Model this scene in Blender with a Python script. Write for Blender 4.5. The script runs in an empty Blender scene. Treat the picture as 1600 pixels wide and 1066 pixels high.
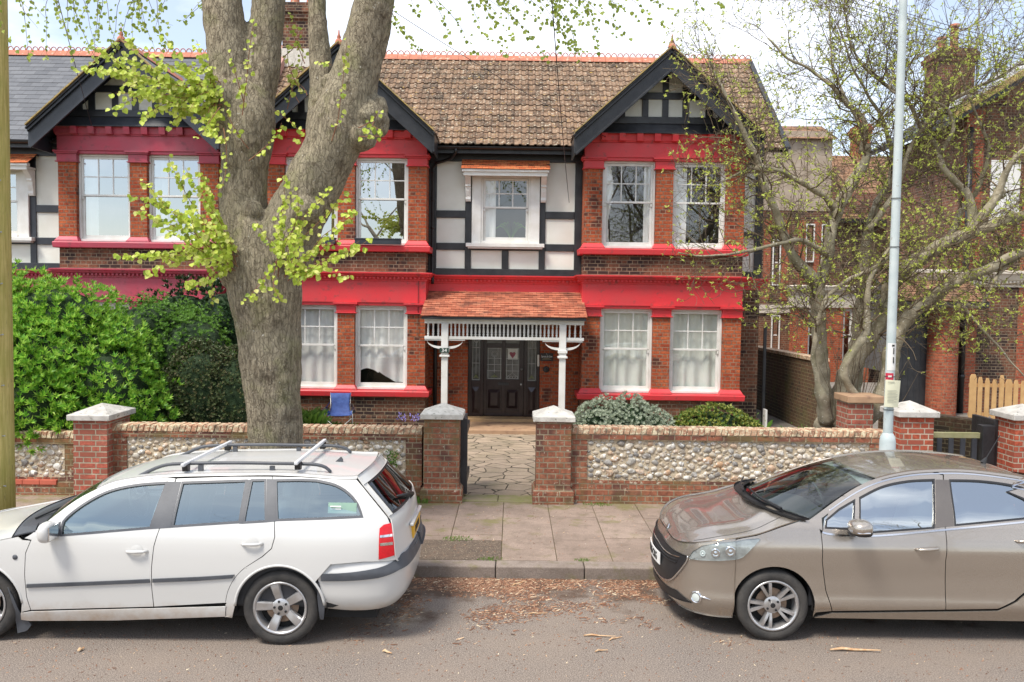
import bpy, bmesh, math, random
from mathutils import Vector, Matrix, noise
from mathutils.geometry import delaunay_2d_cdt
random.seed(7)
RND = random.Random(11)
PI = math.pi
C = bpy.context.scene.collection
# ------------------------------------------------------------------ camera
FOC = 1330.0; PITCH = math.radians(2.93); ROLL = math.radians(0.75); CAMH = 2.93
cF = Vector((0, math.cos(PITCH), -math.sin(PITCH))); cU0 = Vector((0, math.sin(PITCH), math.cos(PITCH))); cR0 = Vector((1, 0, 0))
cR = cR0*math.cos(ROLL) + cU0*math.sin(ROLL); cU = -cR0*math.sin(ROLL) + cU0*math.cos(ROLL)
def P(px, py, Y):
    d = cF + cR*((px-800)/FOC) + cU*((533-py)/FOC)
    return Vector((0, 0, CAMH)) + d*(Y/d.y)
cam = bpy.data.cameras.new('camera'); camo = bpy.data.objects.new('camera', cam); C.objects.link(camo)
camo.matrix_world = Matrix.Translation((0, 0, CAMH)) @ Matrix((cR, cU, -cF)).transposed().to_4x4()
cam.sensor_width = 36; cam.lens = 36*FOC/1600; cam.clip_start = 0.05; cam.clip_end = 800
bpy.context.scene.camera = camo
# ------------------------------------------------------------------ object helpers
def tag(o, label=None, cat=None, group=None, kind=None):
    if label: o['label'] = label
    if cat: o['category'] = cat
    if group: o['group'] = group
    if kind: o['kind'] = kind
    return o
def empty(name, loc=(0, 0, 0), rz=0, label=None, cat=None, group=None):
    o = bpy.data.objects.new(name, None); C.objects.link(o); o.location = loc; o.rotation_euler = (0, 0, rz)
    o.empty_display_size = .2
    return tag(o, label, cat, group)
def copy_tree(o, parent=None):
    c = o.copy(); C.objects.link(c)
    if parent: c.parent = parent
    for ch in list(o.children): copy_tree(ch, c)
    return c
class MB:
    def __init__(s): s.v = []; s.f = []; s.m = []; s.uv = None
    def add(s, vs, fs, m=0):
        n = len(s.v); s.v.extend([tuple(p) for p in vs])
        for f in fs: s.f.append(tuple(i+n for i in f)); s.m.append(m)
    def box(s, x0, x1, y0, y1, z0, z1, m=0):
        if x0 > x1: x0, x1 = x1, x0
        if y0 > y1: y0, y1 = y1, y0
        if z0 > z1: z0, z1 = z1, z0
        s.add([(x0,y0,z0),(x1,y0,z0),(x1,y1,z0),(x0,y1,z0),(x0,y0,z1),(x1,y0,z1),(x1,y1,z1),(x0,y1,z1)],
              [(0,3,2,1),(4,5,6,7),(0,1,5,4),(1,2,6,5),(2,3,7,6),(3,0,4,7)], m)
        return s
    def obox(s, a, b, w, t, up=(0, 0, 1), m=0):
        # a bar from a to b, w across (perp. to up), t along up
        a = Vector(a); b = Vector(b); d = (b-a).normalized(); up = Vector(up)
        sx = d.cross(up).normalized()*w/2; uy = sx.cross(d).normalized()*t/2
        s.add([a-sx-uy, a+sx-uy, a+sx+uy, a-sx+uy, b-sx-uy, b+sx-uy, b+sx+uy, b-sx+uy],
              [(0,1,2,3),(7,6,5,4),(0,4,5,1),(1,5,6,2),(2,6,7,3),(3,7,4,0)], m)
        return s
    def prism(s, poly, d0, d1, axis='y', m=0):
        # poly: list of 2D pts (x,z) for axis y, (y,z) for axis x, (x,y) for axis z
        n = len(poly)
        def mk(p, d): return {'y': (p[0], d, p[1]), 'x': (d, p[0], p[1]), 'z': (p[0], p[1], d)}[axis]
        vs = [mk(p, d0) for p in poly]+[mk(p, d1) for p in poly]
        s.add(vs, [tuple(range(n)), tuple(range(2*n-1, n-1, -1))]+[(i, i+n, (i+1) % n+n, (i+1) % n) for i in range(n)], m)
        return s
    def sweep_x(s, prof, x0, x1, m=0, mitre=(0, 0)):
        # moulding profile prof [(outward,z)] along x; outward is -y; mitre extends ends by outward*mitre
        n = len(prof)
        vs = [(x0-mitre[0]*p[0], -p[0], p[1]) for p in prof]+[(x1+mitre[1]*p[0], -p[0], p[1]) for p in prof]
        s.add(vs, [tuple(range(n)), tuple(range(2*n-1, n-1, -1))]+[(i, i+n, (i+1) % n+n, (i+1) % n) for i in range(n)], m)
        return s
    def tube(s, path, rad, n=8, m=0, cap=True, jit=0):
        path = [Vector(p) for p in path]
        if not hasattr(rad, '__len__'): rad = [rad]*len(path)
        L = len(path); base = len(s.v)
        t0 = (path[1]-path[0]).normalized(); ref = Vector((0, 0, 1)) if abs(t0.z) < .9 else Vector((1, 0, 0))
        u = t0.cross(ref).normalized(); vs = []
        for i, p in enumerate(path):
            t = (path[min(i+1, L-1)]-path[max(i-1, 0)])
            t = t.normalized() if t.length > 1e-9 else t0
            u = (u-t*u.dot(t)); u = u.normalized() if u.length > 1e-6 else t.orthogonal().normalized()
            w = t.cross(u)
            for k in range(n):
                a = 2*PI*k/n; r = rad[i]*(1+(RND.uniform(-jit, jit) if jit else 0))
                vs.append(p+(u*math.cos(a)+w*math.sin(a))*r)
        fs = [(i*n+k, i*n+(k+1) % n, (i+1)*n+(k+1) % n, (i+1)*n+k) for i in range(L-1) for k in range(n)]
        if cap: fs += [tuple(range(n-1, -1, -1)), tuple((L-1)*n+k for k in range(n))]
        s.add(vs, fs, m); return s
    def lathe(s, prof, c=(0, 0, 0), n=24, axis='z', m=0, a0=0, a1=2*PI):
        # prof [(r,h)]
        full = abs(a1-a0-2*PI) < 1e-6; k_ = n if full else n+1; vs = []
        for r, h in prof:
            for k in range(k_):
                a = a0+(a1-a0)*k/n; x, y = r*math.cos(a), r*math.sin(a)
                p = {'z': (x, y, h), 'y': (x, h, y), 'x': (h, x, y)}[axis]
                vs.append((p[0]+c[0], p[1]+c[1], p[2]+c[2]))
        fs = []
        for i in range(len(prof)-1):
            for k in range(n):
                k2 = (k+1) % k_
                fs.append((i*k_+k, i*k_+k2, (i+1)*k_+k2, (i+1)*k_+k))
        s.add(vs, fs, m); return s
    def build(s, name, mats, parent=None, smooth=False, bevel=0, autosm=None, fixn=True):
        me = bpy.data.meshes.new(name); me.from_pydata(s.v, [], s.f)
        if not isinstance(mats, (list, tuple)): mats = [mats]
        for m_ in mats: me.materials.append(m_)
        if len(mats) > 1: me.polygons.foreach_set('material_index', s.m)
        if s.uv:
            ul = me.uv_layers.new(name='UVMap'); flat = []
            for f in me.polygons:
                for vi in f.vertices: flat.extend(s.uv[vi])
            ul.data.foreach_set('uv', flat)
        if fixn:
            bm = bmesh.new(); bm.from_mesh(me); bmesh.ops.recalc_face_normals(bm, faces=bm.faces); bm.to_mesh(me); bm.free()
        if smooth: me.polygons.foreach_set('use_smooth', [True]*len(me.polygons))
        me.update()
        o = bpy.data.objects.new(name, me); C.objects.link(o)
        if parent: o.parent = parent
        if autosm is not None:
            me.polygons.foreach_set('use_smooth', [True]*len(me.polygons))
            me.set_sharp_from_angle(angle=math.radians(autosm))
        if bevel:
            b = o.modifiers.new('b', 'BEVEL'); b.width = bevel; b.segments = 2; b.limit_method = 'ANGLE'; b.angle_limit = .6
        return o
def text_obj(s, size, loc, rot, mat, parent, name='lettering', ext=.002, sx=1):
    cu = bpy.data.curves.new(name, 'FONT'); cu.body = s; cu.size = size; cu.extrude = ext; cu.align_x = 'CENTER'; cu.align_y = 'CENTER'
    t_ = bpy.data.objects.new('t', cu); me = bpy.data.meshes.new_from_object(t_); me.materials.clear(); me.materials.append(mat); bpy.data.objects.remove(t_)
    o = bpy.data.objects.new(name, me); C.objects.link(o); o.location = loc; o.rotation_euler = rot; o.scale = (sx, 1, 1)
    if parent: o.parent = parent
    return o
def spline(pts, d=.03):
    """Catmull-Rom through open point list"""
    P_ = [pts[0]]+list(pts)+[pts[-1]]; out = []
    for i in range(1, len(P_)-2):
        p0, p1, p2, p3 = P_[i-1:i+3]; l = math.dist(p1, p2); k = max(2, int(l/d))
        for j in range(k):
            t = j/k; out.append(tuple(.5*(2*p1[m]+(p2[m]-p0[m])*t+(2*p0[m]-5*p1[m]+4*p2[m]-p3[m])*t*t+(-p0[m]+3*p1[m]-3*p2[m]+p3[m])*t**3) for m in range(len(p1))))
    out.append(tuple(pts[-1])); return out
# ------------------------------------------------------------------ material helpers
class NT:
    def __init__(s, name):
        s.mat = bpy.data.materials.new(name); s.mat.use_nodes = True; s.nt = s.mat.node_tree; s.n = s.nt.nodes
        s.b = s.n['Principled BSDF']; s.out = s.n['Material Output']
    def node(s, t, props=None, **ins):
        nd = s.n.new('ShaderNode'+t)
        for k, v in (props or {}).items(): setattr(nd, k, v)
        for k, v in ins.items():
            key = int(k[1:]) if k[0] == 'i' and k[1:].isdigit() else k.replace('_', ' ')
            s.set(nd.inputs[key], v)
        return nd
    def set(s, inp, v):
        if isinstance(v, bpy.types.NodeSocket): s.nt.links.new(v, inp)
        elif isinstance(v, tuple) and len(v) == 3 and inp.type == 'RGBA': inp.default_value = (*v, 1)
        else: inp.default_value = v
    def math(s, op, a, b=0.0, clamp=False):
        nd = s.n.new('ShaderNodeMath'); nd.operation = op; nd.use_clamp = clamp; s.set(nd.inputs[0], a); s.set(nd.inputs[1], b); return nd.outputs[0]
    def mix(s, f, a, b, bt='MIX'):
        nd = s.n.new('ShaderNodeMix'); nd.data_type = 'RGBA'; nd.blend_type = bt
        s.set(nd.inputs[0], f); s.set(nd.inputs[6], a); s.set(nd.inputs[7], b); return nd.outputs[2]
    def noise(s, vec, scale, detail=4, rough=.55, out='Fac'):
        nd = s.node('TexNoise', Scale=scale, Detail=detail, Roughness=rough)
        if vec is not None: s.set(nd.inputs['Vector'], vec)
        return nd.outputs[out]
    def ramp(s, f, stops):
        nd = s.n.new('ShaderNodeValToRGB'); el = nd.color_ramp.elements
        while len(el) < len(stops): el.new(.5)
        for e, (p, c) in zip(el, stops): e.position = p; e.color = (*c, 1) if len(c) == 3 else c
        s.set(nd.inputs[0], f); return nd.outputs[0]
    def step(s, f, a, b):
        nd = s.node('MapRange', i1=a, i2=b, i3=0.0, i4=1.0); s.set(nd.inputs[0], f); return nd.outputs[0]
    def bump(s, h, dist=.01, strength=1.0, normal=None):
        nd = s.node('Bump', Distance=dist, Strength=strength); s.set(nd.inputs['Height'], h)
        if normal is not None: s.set(nd.inputs['Normal'], normal)
        return nd.outputs[0]
    def pos(s): return s.node('NewGeometry').outputs['Position']
    def obj(s): return s.node('TexCoord').outputs['Object']
    def wallvec(s):
        g = s.node('NewGeometry'); sn = s.node('SeparateXYZ', Vector=g.outputs['True Normal']); sp = s.node('SeparateXYZ', Vector=g.outputs['Position'])
        ax = s.math('GREATER_THAN', s.math('ABSOLUTE', sn.outputs[0]), s.math('ABSOLUTE', sn.outputs[1]))
        u = s.node('Mix', {'data_type': 'FLOAT'}); s.set(u.inputs[0], ax); s.set(u.inputs[2], sp.outputs[0]); s.set(u.inputs[3], sp.outputs[1])
        az = s.math('GREATER_THAN', s.math('ABSOLUTE', sn.outputs[2]), .7)
        v = s.node('Mix', {'data_type': 'FLOAT'}); s.set(v.inputs[0], az); s.set(v.inputs[2], sp.outputs[2]); s.set(v.inputs[3], sp.outputs[1])
        return s.node('CombineXYZ', X=u.outputs[0], Y=v.outputs[0]).outputs[0]
    def fin(s, col=None, rough=None, normal=None, **kw):
        if col is not None: s.set(s.b.inputs['Base Color'], col)
        if rough is not None: s.set(s.b.inputs['Roughness'], rough)
        if normal is not None: s.set(s.b.inputs['Normal'], normal)
        for k, v in kw.items(): s.set(s.b.inputs[k.replace('_', ' ')], v)
        return s.mat
def surf(name, c1, c2, scale=3, rough=.7, bump=.002, bscale=60, lo=.35, hi=.65, spec=.5, speck=None, sp=(.68, .72), spscale=90, **kw):
    t = NT(name); p = t.pos()
    col = t.mix(t.step(t.noise(p, scale, 5), lo, hi), c1, c2)
    if speck: col = t.mix(t.step(t.noise(p, spscale, 2), *sp), col, speck)
    nrm = t.bump(t.noise(p, bscale, 5), bump) if bump else None
    return t.fin(col, rough, nrm, **{'Specular IOR Level': spec}, **kw)
def brickmat(name, ca, cb, mortar, dark=None, darkamt=(.5, .62), w=.225, h=.0765, ms=.009, moss=None, spots=None, vec=None, dsc=.9, sq=.5, rough=.85, spamt=(.60, .66), mamt=(.5, .68)):
    t = NT(name); p = t.pos(); v = t.wallvec()
    br = t.node('TexBrick', {'offset': .5, 'squash': sq, 'squash_frequency': 2}, Vector=v, Color1=(0, 0, 0), Color2=(1, 1, 1), Mortar=(.5, .5, .5), Scale=1.0, Mortar_Size=ms, Mortar_Smooth=.25, Bias=0.0, Brick_Width=w, Row_Height=h)
    rnd = t.node('SeparateColor', Color=br.outputs['Color']).outputs[0]
    col = t.mix(rnd, ca, cb)
    col = t.mix(t.step(t.noise(p, 22, 3), .3, .75), col, t.mix(.6, col, (.02, .012, .01)))
    if dark:
        d = t.math('ADD', t.noise(p, dsc, 3), t.math('MULTIPLY', t.math('SUBTRACT', rnd, .5), .22))
        col = t.mix(t.step(d, *darkamt), col, dark)
    mcol = t.mix(t.step(t.noise(p, 7, 4), .35, .65), mortar, tuple(c*.55 for c in mortar))
    col = t.mix(br.outputs['Fac'], col, mcol)
    if spots: col = t.mix(t.step(t.noise(p, 16, 5, .7), *spamt), col, spots)
    if moss: col = t.mix(t.step(t.noise(p, 1.7, 5, .65), *mamt), col, t.mix(.7, col, moss))
    h_ = t.math('SUBTRACT', t.math('MULTIPLY', t.noise(p, 70, 4), .35), br.outputs['Fac'])
    return t.fin(col, rough, t.bump(h_, .006), **{'Specular IOR Level': .25})
def leafmat(name, cols, rough=.55, trans=.35):
    t = NT(name); g = t.node('NewGeometry')
    stops = [(i/(len(cols)-1), c) for i, c in enumerate(cols)]
    col = t.ramp(g.outputs['Random Per Island'], stops)
    t.fin(col, rough, **{'Specular IOR Level': .35})
    tr = t.node('BsdfTranslucent'); t.set(tr.inputs['Color'], t.mix(.5, col, tuple(min(1, c*1.3) for c in cols[-1])))
    mx = t.node('MixShader', Fac=trans); t.set(mx.inputs[1], t.b.outputs[0]); t.set(mx.inputs[2], tr.outputs[0]); t.set(t.out.inputs[0], mx.outputs[0])
    return t.mat
def glassmat(name, refl=1.75, tint=(.9, .95, .95), base=.0, rough=.0, wav=.0, gcol=(1, 1, 1)):
    t = NT(name); bf = t.node('NewGeometry').outputs['Backfacing']; fr = t.node('Fresnel', IOR=t.math('ADD', t.math('MULTIPLY', bf, 1/refl-refl), refl))
    gl = t.node('BsdfGlossy', Roughness=rough, Color=gcol); tp = t.node('BsdfTransparent', Color=tint)
    if wav:
        n = t.bump(t.noise(t.pos(), 3.0, 1), wav); t.set(gl.inputs['Normal'], n)
    f = t.math('ADD', fr.outputs[0], base, True)
    mx = t.node('MixShader', Fac=f); t.set(mx.inputs[1], tp.outputs[0]); t.set(mx.inputs[2], gl.outputs[0]); t.set(t.out.inputs[0], mx.outputs[0])
    t.n.remove(t.b); return t.mat
# ------------------------------------------------------------------ materials
m_redbrick = brickmat('red_brick', (.42, .075, .030), (.60, .15, .055), (.34, .21, .14), dark=(.10, .035, .025), darkamt=(.58, .68), dsc=1.6)
m_brownbrick = brickmat('brown_brick', (.17, .075, .045), (.30, .12, .065), (.29, .22, .15), dark=(.045, .028, .024), darkamt=(.47, .6), dsc=1.4)
m_gardenbrick = brickmat('garden_brick', (.33, .11, .065), (.46, .20, .11), (.36, .285, .19), dark=(.13, .06, .045), moss=(.16, .13, .05), spots=(.55, .48, .36), mamt=(.5, .62), dsc=2.2, sq=.5)
m_coping = brickmat('coping_brick', (.38, .17, .10), (.50, .28, .17), (.24, .17, .12), dark=(.2, .09, .06), moss=(.15, .12, .05), spots=(.60, .53, .40), w=.112, h=.5, ms=.008, sq=1, spamt=(.52, .6), dsc=3)
m_pinkbrick = brickmat('pink_brick', (.50, .13, .085), (.56, .22, .15), (.45, .38, .28), dark=(.28, .09, .06), spots=(.6, .5, .38), spamt=(.66, .72), mamt=(.6, .75), moss=(.2, .16, .08))
m_sidebrick = brickmat('side_wall_brick', (.13, .075, .045), (.20, .11, .06), (.24, .19, .11), dark=(.06, .045, .03), moss=(.12, .12, .04))
m_softbrick = brickmat('weathered_red_brick', (.27, .11, .07), (.40, .19, .12), (.34, .27, .19), dark=(.13, .07, .05))
m_redpaint = surf('red_masonry_paint', (.68, .034, .044), (.58, .05, .055), 2.2, .45, .003, 35, speck=(.40, .05, .05), sp=(.60, .72), spscale=7)
m_pinkpaint = surf('faded_red_paint', (.46, .045, .08), (.38, .07, .10), 2.2, .5, .003, 35, speck=(.28, .05, .07), sp=(.6, .72), spscale=7)
m_black = surf('black_painted_timber', (.012, .013, .016), (.03, .031, .034), 4, .4, .004, 25, speck=(.3, .3, .3), sp=(.78, .8), spscale=14)
m_blackgrey = surf('charcoal_painted_timber', (.022, .026, .034), (.035, .04, .05), 4, .4, .003, 25)
m_white = surf('white_gloss_paint', (.76, .75, .72), (.68, .66, .61), 5, .35, .001, 40)
m_render = surf('cream_roughcast', (.80, .81, .74), (.75, .75, .67), 2.5, .85, .006, 110)
m_stone = surf('weathered_stone', (.66, .63, .56), (.48, .45, .39), 9, .9, .005, 45, speck=(.28, .27, .22), sp=(.62, .70), spscale=22)
m_capstone = surf('grey_concrete_cap', (.52, .50, .46), (.38, .36, .33), 8, .85, .003, 50, speck=(.22, .21, .18), sp=(.62, .7), spscale=20)
m_sandstone = surf('sandstone_step', (.42, .27, .16), (.33, .2, .12), 5, .8, .002, 50, speck=(.2, .12, .08), sp=(.6, .7), spscale=5)
m_darkdoor = surf('dark_brown_gloss', (.022, .012, .013), (.03, .018, .018), 8, .22, .001, 30)
m_metalgrey = surf('grey_steel', (.35, .36, .37), (.28, .29, .3), 4, .35, 0, 1, Metallic=.7)
m_blacksat = surf('black_satin', (.012, .012, .013), (.018, .018, .02), 4, .45, .001, 60)
m_dark = surf('dark_interior', (.035, .032, .03), (.02, .018, .018), 2, .9, 0)
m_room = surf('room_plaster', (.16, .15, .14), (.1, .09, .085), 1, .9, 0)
m_wood = surf('new_softwood', (.62, .38, .16), (.52, .30, .12), 6, .7, .002, 30)
m_winglass = glassmat('window_glass', 1.7, (.95, .97, .97), .06, wav=.0)
m_winglass_hi = glassmat('window_glass_bright', 2.3, (.8, .85, .86), .30, wav=.0)
# ================================================================== HOUSES
def sweep_plan(mb, prof, pts, m=0):
    # prof [(out,z)] closed profile; pts plan polyline, outward = (dy,-dx)
    n = len(prof); L = len(pts); nor = []
    for i in range(L-1):
        dx, dy = pts[i+1][0]-pts[i][0], pts[i+1][1]-pts[i][1]; l = math.hypot(dx, dy); nor.append((dy/l, -dx/l))
    vs = []
    for i in range(L):
        if i == 0: o = nor[0]
        elif i == L-1: o = nor[-1]
        else:
            a, b = nor[i-1], nor[i]; k = 1+a[0]*b[0]+a[1]*b[1]; o = ((a[0]+b[0])/k, (a[1]+b[1])/k)
        for q in prof: vs.append((pts[i][0]+o[0]*q[0], pts[i][1]+o[1]*q[0], q[1]))
    fs = [(i*n+k, i*n+(k+1) % n, (i+1)*n+(k+1) % n, (i+1)*n+k) for i in range(L-1) for k in range(n)]
    fs += [tuple(range(n-1, -1, -1)), tuple((L-1)*n+k for k in range(n))]
    mb.add(vs, fs, m)
def m_tiles(name, cols, w, g, lichen=None, dark=None, amt=(.55, .66), mortar=(.03, .025, .02), rough=.85, nbias=.5):
    t = NT(name); uv = t.node('TexCoord').outputs['UV']; p = t.pos()
    br = t.node('TexBrick', {'offset': .5}, Vector=uv, Color1=(0, 0, 0), Color2=(1, 1, 1), Mortar=(0, 0, 0), Scale=1.0, Mortar_Size=.003, Mortar_Smooth=.1, Bias=0.0, Brick_Width=w, Row_Height=g)
    rnd = t.node('SeparateColor', Color=br.outputs['Color']).outputs[0]
    k = t.math('ADD', t.math('MULTIPLY', rnd, 1-nbias), t.math('MULTIPLY', t.step(t.noise(p, 11, 4), .3, .7), nbias))
    col = t.ramp(k, [(i/(len(cols)-1), c) for i, c in enumerate(cols)])
    if dark: col = t.mix(t.step(t.noise(p, 2.2, 5, .6), .5, .66), col, t.mix(.6, col, dark))
    if lichen:
        col = t.mix(t.step(t.noise(p, 17, 5, .65), *amt), col, lichen[0])
        if len(lichen) > 1: col = t.mix(t.step(t.noise(p, 9, 5, .7), amt[0]+.04, amt[1]+.04), col, lichen[1])
    col = t.mix(br.outputs['Fac'], col, mortar)
    return t.fin(col, rough, t.bump(t.noise(p, 60, 4), .004), **{'Specular IOR Level': .3})
m_romantile = m_tiles('roman_roof_tile', [(.05, .036, .026), (.14, .088, .056), (.23, .145, .09), (.31, .215, .145)], .165, .25, lichen=[(.52, .47, .36), (.42, .27, .06)], dark=(.03, .028, .022), amt=(.57, .66))
m_slate = m_tiles('grey_slate', [(.085, .09, .10), (.11, .115, .125), (.15, .155, .165)], .3, .2, lichen=[(.30, .31, .31)], amt=(.66, .76), rough=.6, nbias=.3)
m_claytile = m_tiles('clay_tile', [(.17, .06, .04), (.36, .11, .06), (.46, .16, .09), (.50, .22, .13)], .17, .1, lichen=[(.45, .33, .16)], dark=(.08, .04, .03), amt=(.66, .75), nbias=.25)
m_orangetile = m_tiles('orange_hood_tile', [(.52, .12, .045), (.62, .18, .07), (.66, .28, .12)], .13, .09, lichen=[(.60, .36, .06)], amt=(.62, .72), nbias=.3)
m_terracotta = surf('terracotta_ridge', (.50, .17, .10), (.36, .14, .09), 7, .85, .003, 60, speck=(.5, .38, .28), sp=(.6, .7), spscale=12)
m_verge = surf('lichened_verge', (.42, .30, .10), (.26, .20, .10), 9, .9, .004, 50)
m_oldtile = m_tiles('brown_plain_tile', [(.12, .07, .045), (.26, .14, .08), (.34, .20, .12)], .17, .1, lichen=[(.3, .26, .12)], dark=(.04, .03, .025), amt=(.6, .7))
m_net = surf('net_curtain', (.88, .87, .84), (.82, .80, .76), 3, .9, 0)
m_net2 = surf('pale_green_curtain', (.84, .85, .78), (.76, .78, .70), 3, .9, 0)

def roof_tiles(name, O, U, V, W, L, tw, g, amp, th, mat, parent, seg=8, clip=None, jit=.004, mode='roman'):
    """courses of overlapping tiles: O eave corner, U along the eave, V up the slope"""
    O = Vector(O); U = Vector(U).normalized(); V = Vector(V).normalized(); N = U.cross(V).normalized()
    if N.z < 0: N = -N
    mb = MB(); mb.uv = []; rows = int(math.ceil(L/g)); nseg = int(W/tw*seg)
    for r in range(rows):
        v0 = r*g; v1 = min(L, v0+g*1.02); off = RND.uniform(-.01, .01); last = None
        pts = []
        for i in range(nseg+1):
            u = W*i/nseg; ph = (u/tw) % 1.0
            if mode == 'roman': hgt = amp*max(0, math.sin(ph*2*PI))**.7
            else: hgt = 0
            j = noise.noise(Vector((u*3.1, v0*7.7, 1.3)))*jit*1.5
            sag = noise.noise(Vector((u*.35, v0*.35, 9.1)))*.012
            pts.append((u, hgt+j+sag))
        n0 = len(mb.v)
        for (u, h) in pts:
            dv = noise.noise(Vector((math.floor(u/tw)*1.7, r*3.3, 4)))*jit*2.2
            for (vv, hh) in ((v0+dv, h-.004), (v0+dv, h+th), (v1, h+.002)):
                mb.v.append(tuple(O+U*u+V*vv+N*hh)); mb.uv.append((u+.0001, vv+(.01 if hh < h+th-1e-6 and vv < v1-1e-6 else .01)))
        for i in range(nseg):
            if clip and not clip(pts[i][0]+W/nseg/2, v0+g/2): continue
            a = n0+i*3; b = a+3
            mb.f.append((a, b, b+1, a+1)); mb.m.append(0); mb.f.append((a+1, b+1, b+2, a+2)); mb.m.append(0)
    return mb.build(name, mat, parent, fixn=False)
def ridge(name, x0, x1, y, z, parent, mat):
    mb = MB(); n = int((x1-x0)/.3)
    for i in range(n):
        a = x0+(x1-x0)*i/n; b = x0+(x1-x0)*(i+1)/n-.006
        mb.prism([(y-.16, z-.13), (y-.15, z-.11), (y-.02, z+.03), (y+.02, z+.03), (y+.15, z-.11), (y+.16, z-.13), (y, z-.02)], a, b, 'x')
        for k in range(2):
            cx = a+(b-a)*(.25+.5*k); pth = [(cx+.062*math.cos(t*PI/8), y, z+.045+.075*math.sin(t*PI/8)) for t in range(9)]
            pth = [(pth[0][0], y, z+.02)]+pth+[(pth[-1][0], y, z+.02)]
            mb.tube(pth, .013, 5)
    return mb.build(name, mat, parent)
def sash_window(parent, x0, x1, z0, z1, y, mid, wallt=.0, glass=None, cols=3, name='window', upside=2, curtain=None, cmat=None, horns=True, label=None):
    """white box sash: frame, upper sash with glazing bars, lower sash; glass is a sub-part"""
    f = .045; mb = MB()
    mb.box(x0, x0+f, y, y+.12, z0, z1); mb.box(x1-f, x1, y, y+.12, z0, z1)
    mb.box(x0+f, x1-f, y, y+.12, z1-f, z1); mb.box(x0+f, x1-f, y-.03, y+.12, z0, z0+.05)
    xa, xb = x0+f+.002, x1-f-.002; s = .045; yu = y+.03; yl = y+.065
    # upper sash (outer)
    mb.box(xa, xa+s, yu, yu+.032, mid-.01, z1-f-.002); mb.box(xb-s, xb, yu, yu+.032, mid-.01, z1-f-.002)
    mb.box(xa+s, xb-s, yu, yu+.032, z1-f-.052, z1-f-.003); mb.box(xa+s, xb-s, yu-.004, yu+.03, mid-.02, mid+.022)
    ux0, ux1, uz0, uz1 = xa+s, xb-s, mid+.022, z1-f-.052
    for i in range(1, cols):
        cx = ux0+(ux1-ux0)*i/cols; mb.box(cx-.012, cx+.012, yu+.003, yu+.028, uz0, uz1)
    for j in range(1, upside):
        cz = uz0+(uz1-uz0)*j/upside
        for i in range(cols):
            a = ux0+(ux1-ux0)*i/cols+(.012 if i else 0); b = ux0+(ux1-ux0)*(i+1)/cols-(.012 if i < cols-1 else 0)
            mb.box(a, b, yu+.005, yu+.026, cz-.012, cz+.012)
    # lower sash (inner)
    mb.box(xa, xa+s+.008, yl, yl+.032, z0+.05, mid-.02); mb.box(xb-s-.008, xb, yl, yl+.032, z0+.05, mid-.02)
    mb.box(xa+s+.008, xb-s-.008, yl, yl+.032, z0+.05, z0+.135)
    if horns:
        for hx in (xa+.002, xb-.04): mb.box(hx, hx+.036, yu+.002, yu+.03, mid-.085, mid-.021)
    w = mb.build(name, m_white, parent, bevel=.004)
    if label: w['label'] = label
    g = MB(); g.add([(ux0-.01, yu+.016, uz0-.01), (ux1+.01, yu+.016, uz0-.01), (ux1+.01, yu+.016, uz1+.01), (ux0-.01, yu+.016, uz1+.01)], [(0, 1, 2, 3)])
    g.add([(xa+.03, yl+.016, z0+.12), (xb-.03, yl+.016, z0+.12), (xb-.03, yl+.016, mid-.015), (xa+.03, yl+.016, mid-.015)], [(0, 1, 2, 3)])
    g.build('glass_pane', glass or m_winglass, w)
    if curtain: make_curtain(w, curtain, xa+.02, xb-.02, z0+.1, z1-.06, y+.155, cmat or m_net)
    return w
def make_curtain(w, kind, x0, x1, z0, z1, y, mat):
    mb = MB(); NX = 60; NZ = 16; seed = RND.uniform(0, 90)
    W = x1-x0
    def low(t):
        if kind == 'gap': # lifted at the bottom middle, swept aside to the right
            return z0+(.24+.06*math.sin(t*9) if t < .42 else .24*max(0, 1-(t-.42)/.38)**1.3+(.0 if t < .95 else .0))+.04
        if kind == 'short': return z0+.06
        return z0
    for j in range(NZ+1):
        for i in range(NX+1):
            t = i/NX; zl = low(t); z = z1+(zl-z1)*j/NZ
            fold = math.sin(t*W*26+seed+.7*math.sin(t*9+seed))*.022*(.6+.4*j/NZ)+noise.noise(Vector((t*6, j*.12, seed)))*.03
            sx = 0
            if kind == 'gap': fold += .05*math.sin((t*5+j/NZ*4))*(j/NZ)
            mb.v.append((x0+W*t+sx, y+fold, z))
    for j in range(NZ):
        for i in range(NX):
            if kind == 'sides' and .13+.05*math.sin(j*.4) < i/NX < .84: continue
            if kind == 'left' and i/NX > .25: continue
            a = j*(NX+1)+i; mb.f.append((a, a+1, a+NX+2, a+NX+1)); mb.m.append(0)
    return mb.build('curtain', mat, w, smooth=True)
YF = 18.1
def cornice(mb, pts, z, dent=True, dw=.045, md=0):
    sweep_plan(mb, [(-.02, z-.18), (.03, z-.18), (.035, z-.14), (.045, z-.125), (.05, z-.09), (.10, z-.085), (.115, z-.06), (.12, z-.04), (.15, z-.03), (.155, z), (-.02, z+.012)], pts)
    for i in range(len(pts)-1):
        (ax, ay), (bx, by) = pts[i], pts[i+1]; l = math.hypot(bx-ax, by-ay); n = max(1, int(l/.085)); dx, dy = (bx-ax)/l, (by-ay)/l; ox, oy = dy, -dx
        for k in range(n):
            s = (k+.5)*l/n; px, py = ax+dx*s, ay+dy*s; h = .02
            a = (px-dx*h+ox*.04, py-dy*h+oy*.04); b = (px+dx*h+ox*.085, py+dy*h+oy*.085)
            mb.box(a[0], b[0], a[1], b[1], z-.135, z-.0905)
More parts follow.
